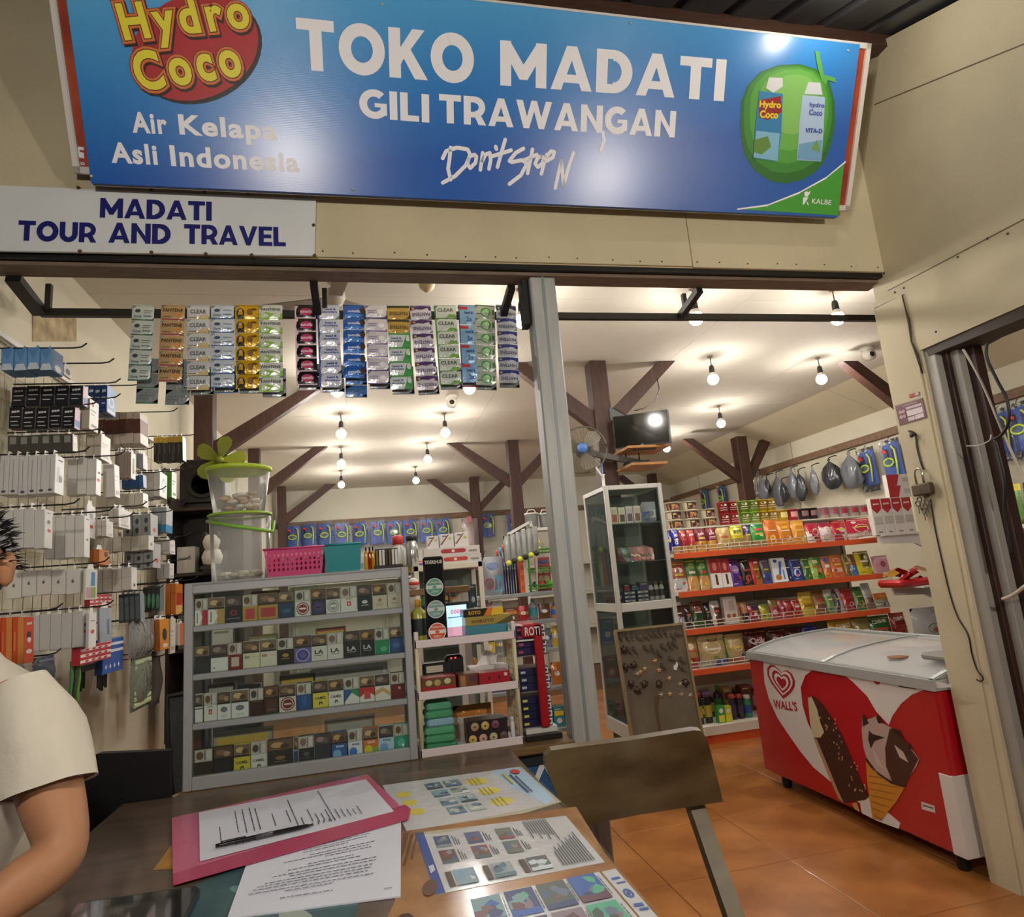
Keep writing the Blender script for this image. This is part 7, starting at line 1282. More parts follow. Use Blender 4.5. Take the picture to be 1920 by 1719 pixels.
for k in range(10):
    mb = MB(); x, y, z = rr.uniform(-.17, .2), rr.uniform(-.1, .1), rr.uniform(.02, .13); R3 = Matrix.Rotation(rr.uniform(0, 3), 3, 'Z') @ Matrix.Rotation(rr.uniform(-.6, .6), 3, 'X')
    V = [R3 @ Vector(p)+Vector((x, y, z)) for p in ((-.06, -.04, 0), (0, -.05, .025), (.06, -.04, 0), (.06, .04, 0), (0, .05, .03), (-.06, .04, 0))]
    mb.add(V, [(0, 1, 4, 5), (1, 2, 3, 4)], RG if k % 2 == 0 else GDm); mb.add(V, [(5, 4, 1, 0), (4, 3, 2, 1)], RG); mb.obj('ribbon', t)
mb = MB(); mb.rbx(-.2, .24, -.12, .12, 0, .06, RG, .02); mb.obj('wrap', t)
pillow(.3, .26, .12, lambda u, v: 'b0b4b4', [('e', .5, .4, .2, .14, '6a8a5c'), ('e', .55, .35, .1, .07, 'b85a3c')], 9, 8, .05, .006, 3, gloss=.15).obj('snack_bag', None, (onY(1714, 1190, 4.5).x, 4.5, .62), label='silver foil snack bag beside the cream pillar', cat='snack bag')
mb = MB(); mb.rbx(4.02, 4.85, 4.36, 4.66, .55, .6195, CRM, .004); mb.obj('low_shelf', None, label='cream low shelf carrying the silver foil bag', cat='shelf')
# ---- black plastic bags hanging from the right rail
BAG = mat('3c4047', .25, coat=.4, bump=1., bscale=11); BAG2 = mat('767b84', .28, coat=.4, bump=1., bscale=11)
def hbag(px, py, wpx, hpx, m, label, seed):
    top = onX(px, py, 4.80); dist = (top-CAM).dot(FW); w_ = wpx*dist/FPX; h_ = hpx*dist/FPX; rnd = random.Random(seed); n = 22; prof = [(.10, -.04), (.05, .03), (.2, .12), (.36, .22), (.46, .34), (.53, .48), (.56, .62), (.52, .76), (.42, .88), (.22, .98), (.02, 1.0)]
    mb = MB(); V = []; F = []; ph = [rnd.uniform(0, 6) for _ in range(4)]
    for r, z in prof:
        for k in range(n):
            a = 2*math.pi*k/n; q = 1+.15*math.sin(3*a+ph[0]+z*3)+.1*math.sin(5*a+ph[1]-z*6)+.09*math.sin(9*a+ph[3]+z*9)+rnd.uniform(-.11, .11); V.append((r*w_*.45*math.cos(a)*q, r*w_*math.sin(a)*q, -z*h_+.02*math.sin(a*2+ph[2])*r*h_))
    for i in range(len(prof)-1):
        for k in range(n): F.append((i*n+k, (i+1)*n+k, (i+1)*n+(k+1) % n, i*n+(k+1) % n))
    t = thing('hanging_bag', label, 'bag', (4.80, top.y, top.z), group='black plastic bags on the right rail'); mb.add(V, F, m, True); mb.obj('bag', t)
    mb = MB(); mb.tube([(0, 0, -.02), (.01, .01, .03), (.07, 0, .05), (.10, 0, .05)], .006, '1c1c1e', 6); mb.obj('nail_hook', t)
for i, (x, y, wp, hp, m, lb) in enumerate(((824, 335, 28, 42, BAG2, 'grey plastic bag next to the ladles'), (860, 330, 14, 30, BAG, 'small black plastic bag second from the ladles'), (938, 305, 26, 60, BAG2, 'grey plastic bag with limp lower half'), (985, 360, 22, 40, BAG, 'black plastic bag hanging lowest'), (1060, 270, 26, 56, BAG2, 'pale grey bulging plastic bag'), (1120, 285, 22, 55, BAG, 'narrow black plastic bag behind the pale one'), (1232, 250, 18, 52, BAG2, 'slim grey plastic bag on its own'), (1370, 190, 40, 55, BAG, 'largest black plastic bag'), (1530, 135, 42, 66, BAG2, 'broad grey plastic bag next to the snorkel sets'))):
    hbag(Z7(x), Z7y(y), wp, hp, m, lb, i)
q = onX(1412, 888, 4.80); t = thing('ladle_bunch', 'bunch of metal ladles and wooden spoons on the right rail', 'utensils', q)
for k in range(7):
    mb = MB(); y = -.12+.04*k; c = mat('b8b8b4', .25, metal=.8) if k < 4 else mat('c8a868', .5); mb.tube([(0, y, .03), (-.01, y, -.1), (-.02, y+.01, -.22)], .007, c, 6); mb.lathe([(.004, -.31), (.03, -.29), (.035, -.25), (.02, -.22)], c, 10, (-.02, y+.01, 0)); mb.obj('ladle', t)
mb = MB(); mb.beam((0, -.13, .03), (0, .15, .03), .015, .015, '3a3a3a'); mb.beam((0, 0, .03), (.10, 0, .05), .012, .012, '3a3a3a'); mb.obj('bar', t)

# ---- red ice cream freezer
FX, FY0, FY1, FXb = 2.35, 2.505, 3.95, 2.99
t = thing('ice_cream_freezer', "red and white ice cream chest freezer with WALL'S heart logo", 'freezer', (FX, FY0, 0)); L_ = FY1-FY0; Dp = FXb-FX; RED = mat('b3121f', .25, coat=.5); FWm = mat('dcd8d4', .3, coat=.3)
mb = MB(); mb.rbx(0, Dp, 0, L_, .075, .745, RED, .008); fbody = mb.obj('body', t)
mb = MB(); q = onX(1800, 1500, FX).y-FY0; mb.rbx(-.002, .12, -.002, .07, .075, .40, FWm, .004); mb.obj('corner_panel', t)
mb = MB(); mb.prism([(-.012, -.008, .742), (Dp+.01, -.008, .742), (Dp+.01, -.008, .80), (-.012, -.008, .787)], (0, L_+.016, 0), mat('b8bcbc', .35, metal=.3)); mb.obj('rim', t)
prof = [(0, .787), (.08, .812), (.2, .838), (.35, .855), (.5, .865), (Dp, .868)]
fg = mat('a9adad', .35, metal=.35)
for y in (0., L_*.5-.012, L_-.024):
    mb = MB()
    for i in range(5): (x0, z0), (x1, z1) = prof[i], prof[i+1]; mb.prism([(x0, y, z0-.008), (x1, y, z1-.008), (x1, y, z1+.006), (x0, y, z0+.006)], (0, .024, 0), fg)
    mb.obj('lid_frame', t)
for y0, y1, dz in ((.024, L_*.5+.03, .0), (L_*.5, L_-.024, -.006)):
    mb = MB(); V = []
    for x, z in prof: V += [(x+.004, y0, z+dz), (x+.004, y1, z+dz)]
    mb.add(V, [(2*i, 2*i+2, 2*i+3, 2*i+1) for i in range(5)], clear('ffffff', .40, .05, .05), True); mb.obj('glass_lid', t)
for x in (.0, Dp-.02): mb = MB(); mb.rbx(x, x+.02, 0, L_, (.779 if x == 0 else .86), (.795 if x == 0 else .878), fg, .004); mb.obj('lid_rail', t)
mb = MB(); mb.bx(.03, Dp-.03, .03, L_-.03, .7455, .76, mat('e6ebec', .5)); mb.obj('liner', t)
for y0, y1, z in ((.0, L_, 0),):
    mb = MB(); mb.prism([(.0, y, .8) for y in ()] or [(0.0, L_-.002, .79), (Dp, L_-.002, .79), (Dp, L_-.002, .868), (.35, L_-.002, .855), (.08, L_-.002, .812)], (0, .008, 0), fg); mb.obj('end_cap', t); mb = MB(); mb.prism([(0.0, -.006, .79), (Dp, -.006, .79), (Dp, -.006, .868), (.35, -.006, .855), (.08, -.006, .812)], (0, .008, 0), fg); mb.obj('end_cap', t)
q = onX(1705, 1253, 2.5); mb = MB(); mb.lathe([(.05, 0), (.048, .004), (.03, .006)], mat('8a5a34', .7), 9, (.16, .36, .833)); mb.obj('rust_patch', t)
mb = MB(); mb.rbx(.12, .3, .03, .18, .845, .875, mat('8a8680', .5), .01); mb.obj('lid_handle', t)
for y in (.09, L_-.13):
    for x in (.06, Dp-.1): mb = MB(); mb.lathe([(.024, 0), (.028, .012), (.028, .05), (.02, .076)], '151412', 12, (x, y, 0)); mb.obj('foot', t)
def fz(mb, pts, c, off=.0012): mb.poly([Vector((-off, p.y-FY0, p.z)) for p in [onX(x, y, FX-off) for x, y in pts]], c)
S3p = lambda P: [(1380+x/2.968, 1140+y/2.968) for x, y in P]
mb = MB(); fz(mb, S3p([(158, 262), (152, 330), (160, 420), (185, 510), (230, 610), (290, 700), (360, 800), (430, 885), (520, 960), (620, 1040), (690, 1085), (700, 1140), (780, 1182), (905, 1228), (915, 1195), (850, 1140), (740, 1050), (640, 950), (540, 860), (450, 740), (400, 640), (370, 540), (360, 440), (385, 375), (430, 340), (500, 335), (580, 355), (650, 410), (730, 490), (780, 575), (850, 650), (870, 600), (920, 530), (980, 480), (1060, 450), (1200, 440), (1196, 425), (1100, 405), (830, 372)]), FWm)
mb.obj('white_heart_print', fbody)
mb = MB(); fz(mb, S3p([(725, 363), (830, 378), (795, 425), (780, 425), (760, 405)]), RED, .002); mb.obj('red_tip_print', fbody)
def heart(mb, cx, cy, s, c, off):
    P = [(0, .95), (-.35, .62), (-.75, .2), (-.98, -.22), (-.95, -.62), (-.7, -.85), (-.4, -.85), (-.12, -.68), (.05, -.52), (.25, -.66), (.5, -.72), (.8, -.58), (.98, -.2), (.9, .15), (.62, .5), (.3, .76)]
    fz(mb, S3p([(cx+x*s*.80+y*s*.10, cy+y*s*1.02+x*s*.16) for x, y in P]), c, off)
mb = MB()
for i, (s, c, dx, dy) in enumerate(((98, 'a8182c', 0, 0), (82, 'e0dcd8', -2, -4), (66, 'a8182c', 0, 0), (50, 'e0dcd8', 0, 1), (35, 'a8182c', 0, 4))): heart(mb, 254+dx, 410+dy, s, c, .002+.0005*i)
mb.obj('heart_logo', fbody)
a, c_ = onX(1452, 1328, FX-.002), onX(1496, 1334, FX-.002); tp = onX(1450, 1311, FX-.002); mb = MB(); vv, ff, asp = text_mesh("WALL'S", .03, 4); yy = lambda u: a.y+(c_.y-a.y)*u-FY0
mb.add([(-.0025, yy(p[0]), (a.z+(c_.z-a.z)*p[0])+p[1]*(tp.z-a.z)) for p in vv], ff, 'a8182c'); mb.obj('lettering', fbody)
CH = mat('4a2418', .5, var=.5, scale=60, h2='2c140c'); 
mb = MB(); fz(mb, S3p([(400, 500), (425, 488), (470, 520), (520, 590), (580, 690), (640, 830), (690, 950), (738, 1050), (720, 1065), (600, 1085), (560, 1020), (500, 900), (450, 770), (415, 660), (405, 570)]), CH, .003)
fz(mb, S3p([(400, 500), (420, 492), (450, 560), (470, 640), (490, 690), (470, 720), (430, 720), (412, 640)]), 'c8bc98', .0036); fz(mb, S3p([(430, 720), (450, 730), (520, 900), (570, 1020), (600, 1085), (570, 1060), (500, 900)]), 'b08a6a', .0034); fz(mb, S3p([(645, 1085), (672, 1082), (690, 1135), (660, 1118)]), 'c8905a', .0034)
rr = random.Random(5)
for k in range(34):
    tt = rr.uniform(.12, .95); x = 450+tt*230+rr.uniform(-20, 60); y = 560+tt*480+rr.uniform(-25, 25); fz(mb, S3p([(x, y), (x+7, y-3), (x+10, y+8), (x+3, y+10)]), 'c09068', .0038)
mb.obj('ice_cream_bar_print', fbody)
mb = MB(); WF = mat('c8862c', .5)
fz(mb, S3p([(722, 850), (760, 900), (850, 970), (940, 995), (890, 1080), (840, 1140), (810, 1180), (760, 1172), (745, 1080), (730, 960)]), WF, .003)
fz(mb, S3p([(702, 600), (730, 620), (760, 610), (785, 600), (815, 640), (855, 660), (900, 680), (940, 740), (990, 800), (1020, 840), (1005, 880), (970, 930), (935, 990), (850, 970), (780, 920), (730, 850), (708, 770), (700, 690)]), 'b8a09a', .0034)
fz(mb, S3p([(855, 670), (910, 690), (960, 770), (1015, 840), (985, 900), (940, 985), (870, 965), (835, 880), (830, 780)]), '4a2c24', .0038); fz(mb, S3p([(720, 845), (790, 925), (860, 975), (935, 998), (940, 985), (850, 955), (780, 905), (725, 830)]), '3a201a', .004)
for P in ([(702, 600), (715, 592), (740, 640), (705, 660)], [(780, 608), (790, 592), (820, 640), (790, 640)], [(740, 680), (760, 700), (830, 720), (770, 740), (750, 780), (735, 730)], [(860, 665), (910, 680), (930, 720), (880, 700)], [(950, 740), (985, 780), (960, 790)]): fz(mb, S3p(P), '33201c', .0042)
for P in ([(880, 760), (930, 800), (960, 860), (910, 830)], [(760, 780), (800, 850), (830, 900), (780, 870)]): fz(mb, S3p(P), 'c8b4ac', .0042)
for k in range(7): y = 930+k*36; x0 = 735+k*5; x1 = 930-k*20; fz(mb, S3p([(x0, y), (x1, y+30), (x1, y+34), (x0, y+5)]), '9a5f18', .0036)
mb.obj('cone_print', fbody)
mb = MB(); fz(mb, S3p([(903, 405), (998, 418), (1000, 452), (905, 438)]), '2c3430', .002); fz(mb, S3p([(930, 430), (985, 436), (985, 442), (930, 437)]), 'b8c0b8', .0026); mb.obj('name_plate', fbody)
mb = MB(); fz(mb, S3p([(1030, 1076), (1105, 1100), (1110, 1140), (1034, 1118)]), 'd8d0cc', .002); fz(mb, S3p([(1038, 1092), (1098, 1110), (1099, 1118), (1040, 1100)]), '55504c', .0026); mb.obj('warning_sticker', fbody)

# ================================================================ table, papers, chairs, person
TZt = .785
TW = mat('6a574a', .4, coat=.25, var=.3, scale=4, stretch=(1, 7, 1))
t = thing('terrace_table', 'dark wooden table covered with taped brochures and plastic film', 'table', (0, 0, 0))
mb = MB(); mb.rbx(-.775, .455, .25, 2.385, TZt-.035, TZt, TW, .004); mb.obj('table_top', t)
for x in (-.70, .36):
    for y in (.35, 2.27): mb = MB(); mb.rbx(x, x+.06, y, y+.06, 0, TZt-.035, TW, .004); mb.obj('leg', t)
mb = MB(); mb.bx(-.68, .38, .38, 2.30, TZt-.11, TZt-.035, TW); mb.obj('apron', t)
def tp(x, y, z=0.): p = onZ(x, y, TZt+z); return Vector((p.x, p.y, TZt+z))
def sheet(name, label, pts, c, z, cat, prints=None, th=.0006, par=None, frame=None):
    """flat paper lying on the table; prints drawn in its own corner coordinates (first four corners)"""
    P = [tp(x, y, z) for x, y in pts]; mb = MB(); mb.prism(P, (0, 0, -th), c)
    Q = [tp(x, y, z) for x, y in (frame or pts[:4])]
    def S(u, v, e=0.): a = Q[0].lerp(Q[1], u); b = Q[3].lerp(Q[2], u); p = a.lerp(b, 1-v); return Vector((p.x, p.y, TZt+z+e))
    if prints: printing(mb, S, 1, 1, prints, .0002)
    if par: return mb.obj(name, par)
    return mb.obj(name, None, label=label, cat=cat)
rp = random.Random(21)
def words(u0, u1, v, h, c, vertical=False):
    out = []; u = u0
    while u < u1:
        w_ = min(rp.uniform(.012, .045), u1-u)
        out.append(('r', u, v, u+w_, v+h, c) if not vertical else ('r', v, u, v+h, u+w_, c)); u += w_+.008
    return out
def photo(u0, v0, u1, v1, base, cols):
    out = [('r', u0, v0, u1, v1, base)]; du, dv = u1-u0, v1-v0
    for k in range(5):
        cu, cv = rp.uniform(u0+.2*du, u1-.2*du), rp.uniform(v0+.2*dv, v1-.2*dv); r = [rp.uniform(.08, .2) for _ in range(5)]; c = cols[rp.randrange(len(cols))]
        out.append(('p', [(min(u1, max(u0, cu+r[i]*du*math.cos(i*1.2566)*1.6)), min(v1, max(v0, cv+r[i]*dv*math.sin(i*1.2566)*1.3))) for i in range(5)], c))
    out.append(('p', [(u0, v0), (u1, v0), (u1, v0+.3*dv*rp.uniform(.5, 1)), (u0+.5*du, v0+.35*dv*rp.uniform(.5, 1)), (u0, v0+.3*dv*rp.uniform(.5, 1))], cols[rp.randrange(len(cols))])); return out
PAPER = mat('d4d8dc', .22, coat=.5, bump=.25, bscale=30)
TAN = mat('b98a5a', .25, coat=.4, var=.35, scale=9, h2='93643a')
# tan map poster
sheet('map_poster', 'tan illustrated map poster taped to the table', [(752, 1558), (1080, 1512), (1135, 1600), (1240, 1719), (1330, 1830), (640, 1900), (740, 1690)], TAN, .0008, 'poster',
      [('r', .02, .72, .05, .98, '6a4a30'), ('r', .06, .70, .075, .95, '6a4a30'), ('r', .09, .74, .10, .96, '6a4a30'), ('e', .12, .30, .05, .09, '4a3424'), ('r', .2, .1, .22, .35, '4a3424'), ('e', .2, .52, .03, .05, '6a4a34')], frame=[(752, 1558), (1080, 1512), (1330, 1830), (640, 1900)])
sheet('tour_leaflet', 'pale blue and yellow tour leaflet at the far edge of the table', [(717, 1472), (977, 1437), (1052, 1503), (985, 1524), (762, 1557)], PAPER, .0012, 'leaflet',
      [('p', [(.9, .0), (.80, .5), (.78, 1), (.98, 1), (1, .5), (.98, .1)], 'a8c8e0')]+[('e', .66-.02*k, .22+.27*k, .075, .09, 'd8cc58') for k in range(3)]+[('e', .12-.01*k, .3+.2*k, .05, .07, 'd8cc58') for k in range(3)]
      +[q for i in range(2) for j in range(4) for q in photo(.30+.13*i-.01*j, .12+.2*j, .41+.13*i-.01*j, .28+.2*j, ['6a8a98', '8aa0a8', '7aa4b8', '5a7a94', 'a8b8b0', '8ab0b8', '9a9a8a', '7a8a98'][(i*4+j) % 8], ['5a7a94', 'a8b8b0', '4a5a60', 'c8d0d0'])]+[q for k in range(3) for j in range(3) for q in words(.12+.27*k, .32+.27*k, .61-.02*k+.03*j, .005, '6a6430', True)]+[('e', .92, .86, .035, .07, 'c84a44'), ('r', .86, .3, .875, .8, '4a5a78'), ('r', .89, .3, .90, .75, '4a5a78'), ('r', .82, .55, .835, .85, 'c8b838')], frame=[(717, 1472), (977, 1437), (1052, 1503), (762, 1557)])
pics = ['4a5a80', '6a4a44', '54608c', '8a4a48', '6a7468', '5a6a74', '4a6a8a', '8a9498']
pr = [('r', 0, 0, .055, 1, '34509a'), ('t', '~', .028, .35, .03, .12, 'd8dcec')]
for i in range(3):
    for j in range(2):
        u, v = .10+.20*i, .66-.27*j; pr += photo(u, v, u+.10, v+.22, pics[(i*2+j) % 8], pics)+[('r', u+.115+.014*k, v+.02, u+.121+.014*k, v+.2-.04*k, '4a4c54') for k in range(3)]
for i in range(3): u = .09+.22*i; pr += [('r', u, .05, u+.035, .26, '4a3430'), ]+photo(u+.045, .05, u+.17, .27, ['7aa0b8', '9aa8ac', '5a6468'][i], ['3a4a54', 'c8d4d8', '5a7a8c', '8aa4b0'])
pr += [('r', .70+.016*k, .60-.012*k+(.1 if k % 3 else 0), .706+.016*k, .97, '3a3c44') for k in range(10)]+[('r', .76+.017*k, .05, .767+.017*k, .30+.022*k+(.06 if k % 2 else 0), '3a3c44') for k in range(12)]
sheet('tour_leaflet', 'white boat tour leaflet with photos and blue left strip', [(778, 1561), (1061, 1529), (1134, 1616), (817, 1677)], PAPER, .0016, 'leaflet', pr)
pr = []
cols = ['7aa0a8', '3a4a7a', '54605c', '3a64b0', '6a4a58', '46506a', '8a7a8a', '58b090', '4a4448', '6a7a94', '7a5a64', '50668c']
for i in range(4):
    for j in range(3): u, v = .02+.24*i, .70-.32*j; pr += photo(u, v, u+.21, v+.29, cols[(j*4+i) % 12], cols)+words(v+.03, v+.24, u+.218, .008, '5a5c64', True)
sheet('photo_leaflet', 'leaflet of bright holiday photos at the near right of the table', [(876, 1686), (1123, 1634), (1290, 1830), (930, 1900)], PAPER, .0016, 'leaflet', pr)
sheet('logo_strip', 'white paper strip with blue emblem along the table edge', [(1128, 1634), (1154, 1628), (1330, 1830), (1296, 1832)], PAPER, .0018, 'paper', [('r', .2, .88, .8, .91, '4a64b0'), ('r', .3, .83, .9, .85, '4a64b0'), ('o', .5, .72, .3, .05, '4a64b0', .6), ('e', .5, .72, .12, .02, '4a64b0'), ('r', .2, .58, .8, .61, '4a64b0'), ('r', .3, .54, .9, .56, '4a64b0')])
sheet('teal_map', 'teal sea map sheet under the white documents', [(330, 1672), (470, 1617), (700, 1600), (640, 1800), (300, 1800)], mat('4a7074', .3, coat=.4, var=.4, scale=10, h2='2c5058'), .0008, 'map', [('e', .35, .6, .1, .2, '6a9494'), ('e', .2, .3, .08, .1, 'a0aca0')])
sheet('orange_card', 'small orange card poking out left of the pink folder', [(287, 1631), (322, 1583), (330, 1618), (326, 1628)], mat('c08a30', .3, coat=.4, var=.4, scale=40), .0012, 'card')
# tape and film over the brochures
mb = MB(); P = [tp(x, y, .0022) for x, y in ((962, 1412), (1060, 1508), (1110, 1562), (1242, 1719), (1236, 1721), (1101, 1566), (1040, 1512), (1000, 1524), (840, 1560), (760, 1568), (752, 1562), (985, 1517), (1044, 1504), (955, 1414))]
mb.poly(P, clear('f6f0e0', .9, .3, .0, .3, 40)); mb.obj('tape_film', t)
# white documents and pink folder
DOC = mat('dde1ee', .6)
lines = []
for k, (v, u0, u1) in enumerate(((.90, .15, .60), (.86, .18, .55), (.82, .3, .55), (.75, .12, .5), (.71, .16, .66), (.67, .14, .40), (.60, .25, .5), (.56, .2, .62), (.50, .10, .70), (.46, .10, .60), (.41, .12, .74), (.37, .12, .78), (.33, .14, .80), (.28, .10, .82), (.24, .35, .6), (.15, .35, .62))): lines += words(1-u1-.1, 1-u0-.06, v, .008, '4a4c56')
t2 = thing('printed_sheet', 'white printed document lying upside down beside the pink folder', 'paper', (0, 0, 0)); 
sheet('page', '', [(467, 1606), (752, 1538), (751, 1679), (426, 1721)], DOC, .004, '', None, .003, t2)
mb = MB(); Q = [tp(x, y, .004) for x, y in ((467, 1606), (752, 1538), (751, 1679), (426, 1721))]
def S_(u, v, e=0.): p = Q[0].lerp(Q[1], u).lerp(Q[3].lerp(Q[2], u), 1-v); return Vector((p.x, p.y, TZt+.004+e))
printing(mb, S_, 1, 1, lines+[('r', .9, .08, .95, .087, '8a8c94')], .0003); o = mb.obj('print', t2); o['kind'] = 'stuff'
PINK = mat('d2688e', .3, coat=.4, bump=.2, bscale=30)
t2 = thing('pink_folder', 'translucent pink document folder with a white sheet inside', 'folder', (0, 0, 0))
mb = MB(); mb.prism([tp(x, y, .0065) for x, y in ((322, 1533), (689, 1451), (752, 1512), (768, 1516), (764, 1536), (325, 1659))], (0, 0, -.0015), PINK); mb.obj('sleeve', t2)
mb = MB(); mb.prism([tp(x, y, .008) for x, y in ((324, 1637), (760, 1508), (770, 1516), (766, 1535), (325, 1659))], (0, 0, -.001), mat('c4406e', .25, coat=.5, bump=.2, bscale=30)); mb.obj('fold_strip', t2)
mb = MB(); mb.prism([tp(x, y, .009) for x, y in ((373, 1523), (686, 1461), (738, 1520), (375, 1614))], (0, 0, -.001), DOC); mb.obj('sheet', t2)
Q2 = [tp(x, y, .009) for x, y in ((373, 1523), (686, 1461), (738, 1520), (375, 1614))]
def S_(u, v, e=0.): p = Q2[0].lerp(Q2[1], u).lerp(Q2[3].lerp(Q2[2], u), 1-v); return Vector((p.x, p.y, TZt+.009+e))
L2 = [(.10, .25, .55), (.19, .35, .85), (.23, .3, .85), (.27, .3, .85), (.30, .3, .82), (.38, .3, .6), (.46, .3, .6), (.49, .12, .85), (.52, .1, .35), (.57, .2, .5), (.60, .15, .36), (.63, .15, .34), (.66, .1, .4), (.68, .1, .92), (.71, .12, .36), (.74, .12, .32), (.77, .12, .28), (.80, .12, .26), (.83, .1, .30)]
mb = MB(); printing(mb, S_, 1, 1, [q for u, v0, v1 in L2 for q in words(v0, v1, u, .006, '50525c', True)]+[('r', u+.02, .10, u+.026, .16, '44464e') for u in [.15+.03*k for k in range(18)]], .0003); o = mb.obj('print', t2); o['kind'] = 'stuff'
# pen
A, B = tp(404, 1586, .016), tp(586, 1546, .016); d = (B-A).normalized(); t2 = thing('ballpoint_pen', 'black click ballpoint pen resting on the pink folder', 'pen', (0, 0, 0)); PB = mat('0f1012', .25, coat=.5)
L_ = (B-A).length
mb = MB(); mb.tube([A, A+d*L_*.05, A+d*L_*.1, A+d*L_*.3, A+d*L_*.65, A+d*L_*.86, A+d*L_*.95, B], [.0045, .0045, .0052, .0055, .0058, .0055, .004, .002], PB, 12); brl = mb.obj('barrel', t2)
mb = MB(); up = Vector((0, 0, .007)); mb.beam(A+d*L_*.06+up, A+d*L_*.3+up*1.0, .003, .002, PB); mb.beam(A+d*L_*.06, A+d*L_*.06+up, .004, .004, PB); mb.obj('clip', brl)
mb = MB(); mb.tube([A+d*L_*.40, A+d*L_*.58], [.0060, .0061], mat('4a4c52', .25, coat=.4), 12); mb.obj('window', brl)
# phone
t2 = thing('mobile_phone', 'black mobile phone face up at the lower left of the table', 'phone', (0, 0, 0)); P = [tp(x, y, .012) for x, y in ((140, 1693), (366, 1660), (375, 1667), (342, 1735), (150, 1830), (60, 1800))]
mb = MB(); mb.prism(P, (0, 0, -.010), mat('0d0e10', .25, coat=.5)); cs_ = mb.obj('case', t2)
mb = MB(); c0 = sum(P, Vector())/len(P); mb.poly([c0+(p-c0)*.94+Vector((0, 0, .0004)) for p in P], mat('07090b', .04, coat=1.)); mb.obj('screen', cs_)
# ---- wooden chair on the right
WC = mat('42321f', .42, coat=.25, var=.75, scale=2.0, stretch=(1.3, 1, 3.5), h2='80704e')
t2 = thing('wooden_chair', 'dark wooden chair with broad curved back beside the table', 'chair', (0, 0, 0))
cn = Vector((0, -1, -.28)).normalized(); c0 = Vector((.7, 2.0, .85))
cp = lambda x, y, o=0.: onP(x, y, c0+cn*o, cn)
P = [cp(x, y) for x, y in ((1034, 1407), (1060, 1403), (1180, 1388), (1300, 1369), (1315, 1370), (1326, 1385), (1338, 1430), (1356, 1503), (1200, 1527), (1100, 1547), (1075, 1545), (1052, 1510), (1036, 1470), (1022, 1435), (1022, 1418))]
mb = MB(); mb.prism(P, -cn*.024, WC); mb.obj('backrest', t2)
a = cp(1312, 1505, -.012); l0 = onX(1316, 1548, a.x); l1 = onX(1376, 1719, a.x); ld = (l1-l0).normalized(); foot = l0+ld*(l0.z/-ld.z)
for x in (a.x, a.x-.40):
    dx = Vector((x-a.x, 0, 0)); mb = MB(); mb.beam(l0-ld*.16+dx, foot+dx, .052, .036, WC, (0, 1, .2)); mb.obj('leg', t2)
    mb = MB(); mb.beam((x, foot.y-.40, .43), (x, foot.y-.42, 0), .045, .04, WC, (0, 1, 0)); mb.obj('leg', t2)
sy = l0.y+ld.y*((l0.z-.44)/-ld.z)
mb = MB(); mb.rbx(a.x-.43, a.x+.03, foot.y-.46, min(sy-.02, 1.68), .425, .455, WC, .006); mb.obj('seat', t2)
mb = MB(); mb.beam((a.x-.4, foot.y-.1, .2), (a.x, foot.y-.1, .2), .03, .03, WC); mb.beam((a.x, foot.y, .22), (a.x, foot.y-.41, .22), .025, .03, WC); mb.beam((a.x-.4, foot.y, .22), (a.x-.4, foot.y-.41, .22), .025, .03, WC); mb.obj('stretcher', t2)
# ---- black plastic chair at the left end of the table
t2 = thing('black_chair', 'black plastic chair behind the left end of the table', 'chair', (0, 0, 0)); BK = mat('0c0c0d', .45)
P = [onY(x, y, 2.415) for x, y in ((150, 1600), (163, 1440), (170, 1418), (190, 1410), (325, 1404), (338, 1408), (345, 1425), (342, 1470), (330, 1495), (322, 1600))]
P = [Vector((min(p.x, -.642), 2.425, p.z)) for p in P]
mb = MB(); mb.prism(P, (0, -.03, 0), BK); mb.obj('backrest', t2); x0, x1 = min(p.x for p in P), -.642; zb = min(p.z for p in P)
mb = MB(); mb.rbx(x0+.01, x1, 2.43, 2.82, .43, .46, BK, .01); mb.obj('seat', t2)
for x in (x0+.02, x1-.05):
    for y in (2.44, 2.78): mb = MB(); mb.rbx(x, x+.03, y, y+.03, 0, .435, BK, .004); mb.obj('leg', t2)
    mb = MB(); mb.rbx(x, x+.03, 2.428, 2.45, .46, zb+.1, BK, .004); mb.obj('back_post', t2)

# ---- person seated at the left, facing the photographer
def pp(x, y, dep): return CAM+ray(x, y)*dep
SK = mat('b88462', .5, var=.08, scale=14, spec=.35)
sh = pp(55, 1322, 1.26); el = pp(122, 1600, 1.17); wr = pp(-70, 1742, 1.03); nk = pp(-95, 1235, 1.34); hd = pp(-82, 1105, 1.27)
ax = (sh-Vector((nk.x, nk.y, sh.z))); sh2 = Vector((nk.x, nk.y, sh.z))-ax*1.0; sh2.z = sh.z
chest = Vector((nk.x, nk.y+.01, nk.z-.14)); belly = chest+Vector((-.05, -.0, -.2)); pel = belly+Vector((-.10, .02, -.2))
V = [pel, belly, chest, nk, nk+Vector((0, -.01, .06)), hd, sh, el, wr, sh2]
el2 = sh2+Vector((-.10, -.03, -.30)); wr2 = el2+Vector((.13, -.22, -.02)); V += [el2, wr2]
hipL = pel+Vector((.09, 0, -.04)); hipR = pel+Vector((-.09, 0, -.04)); seatz = pel.z-.12
knL = hipL+Vector((.04, -.42, -.02)); knR = hipR+Vector((-.04, -.42, -.02)); anL = Vector((knL.x, knL.y+.04, .09)); anR = Vector((knR.x, knR.y+.04, .09)); toL = anL+Vector((0, -.17, -.05)); toR = anR+Vector((0, -.17, -.05))
V += [hipL, knL, anL, toL, hipR, knR, anR, toR]
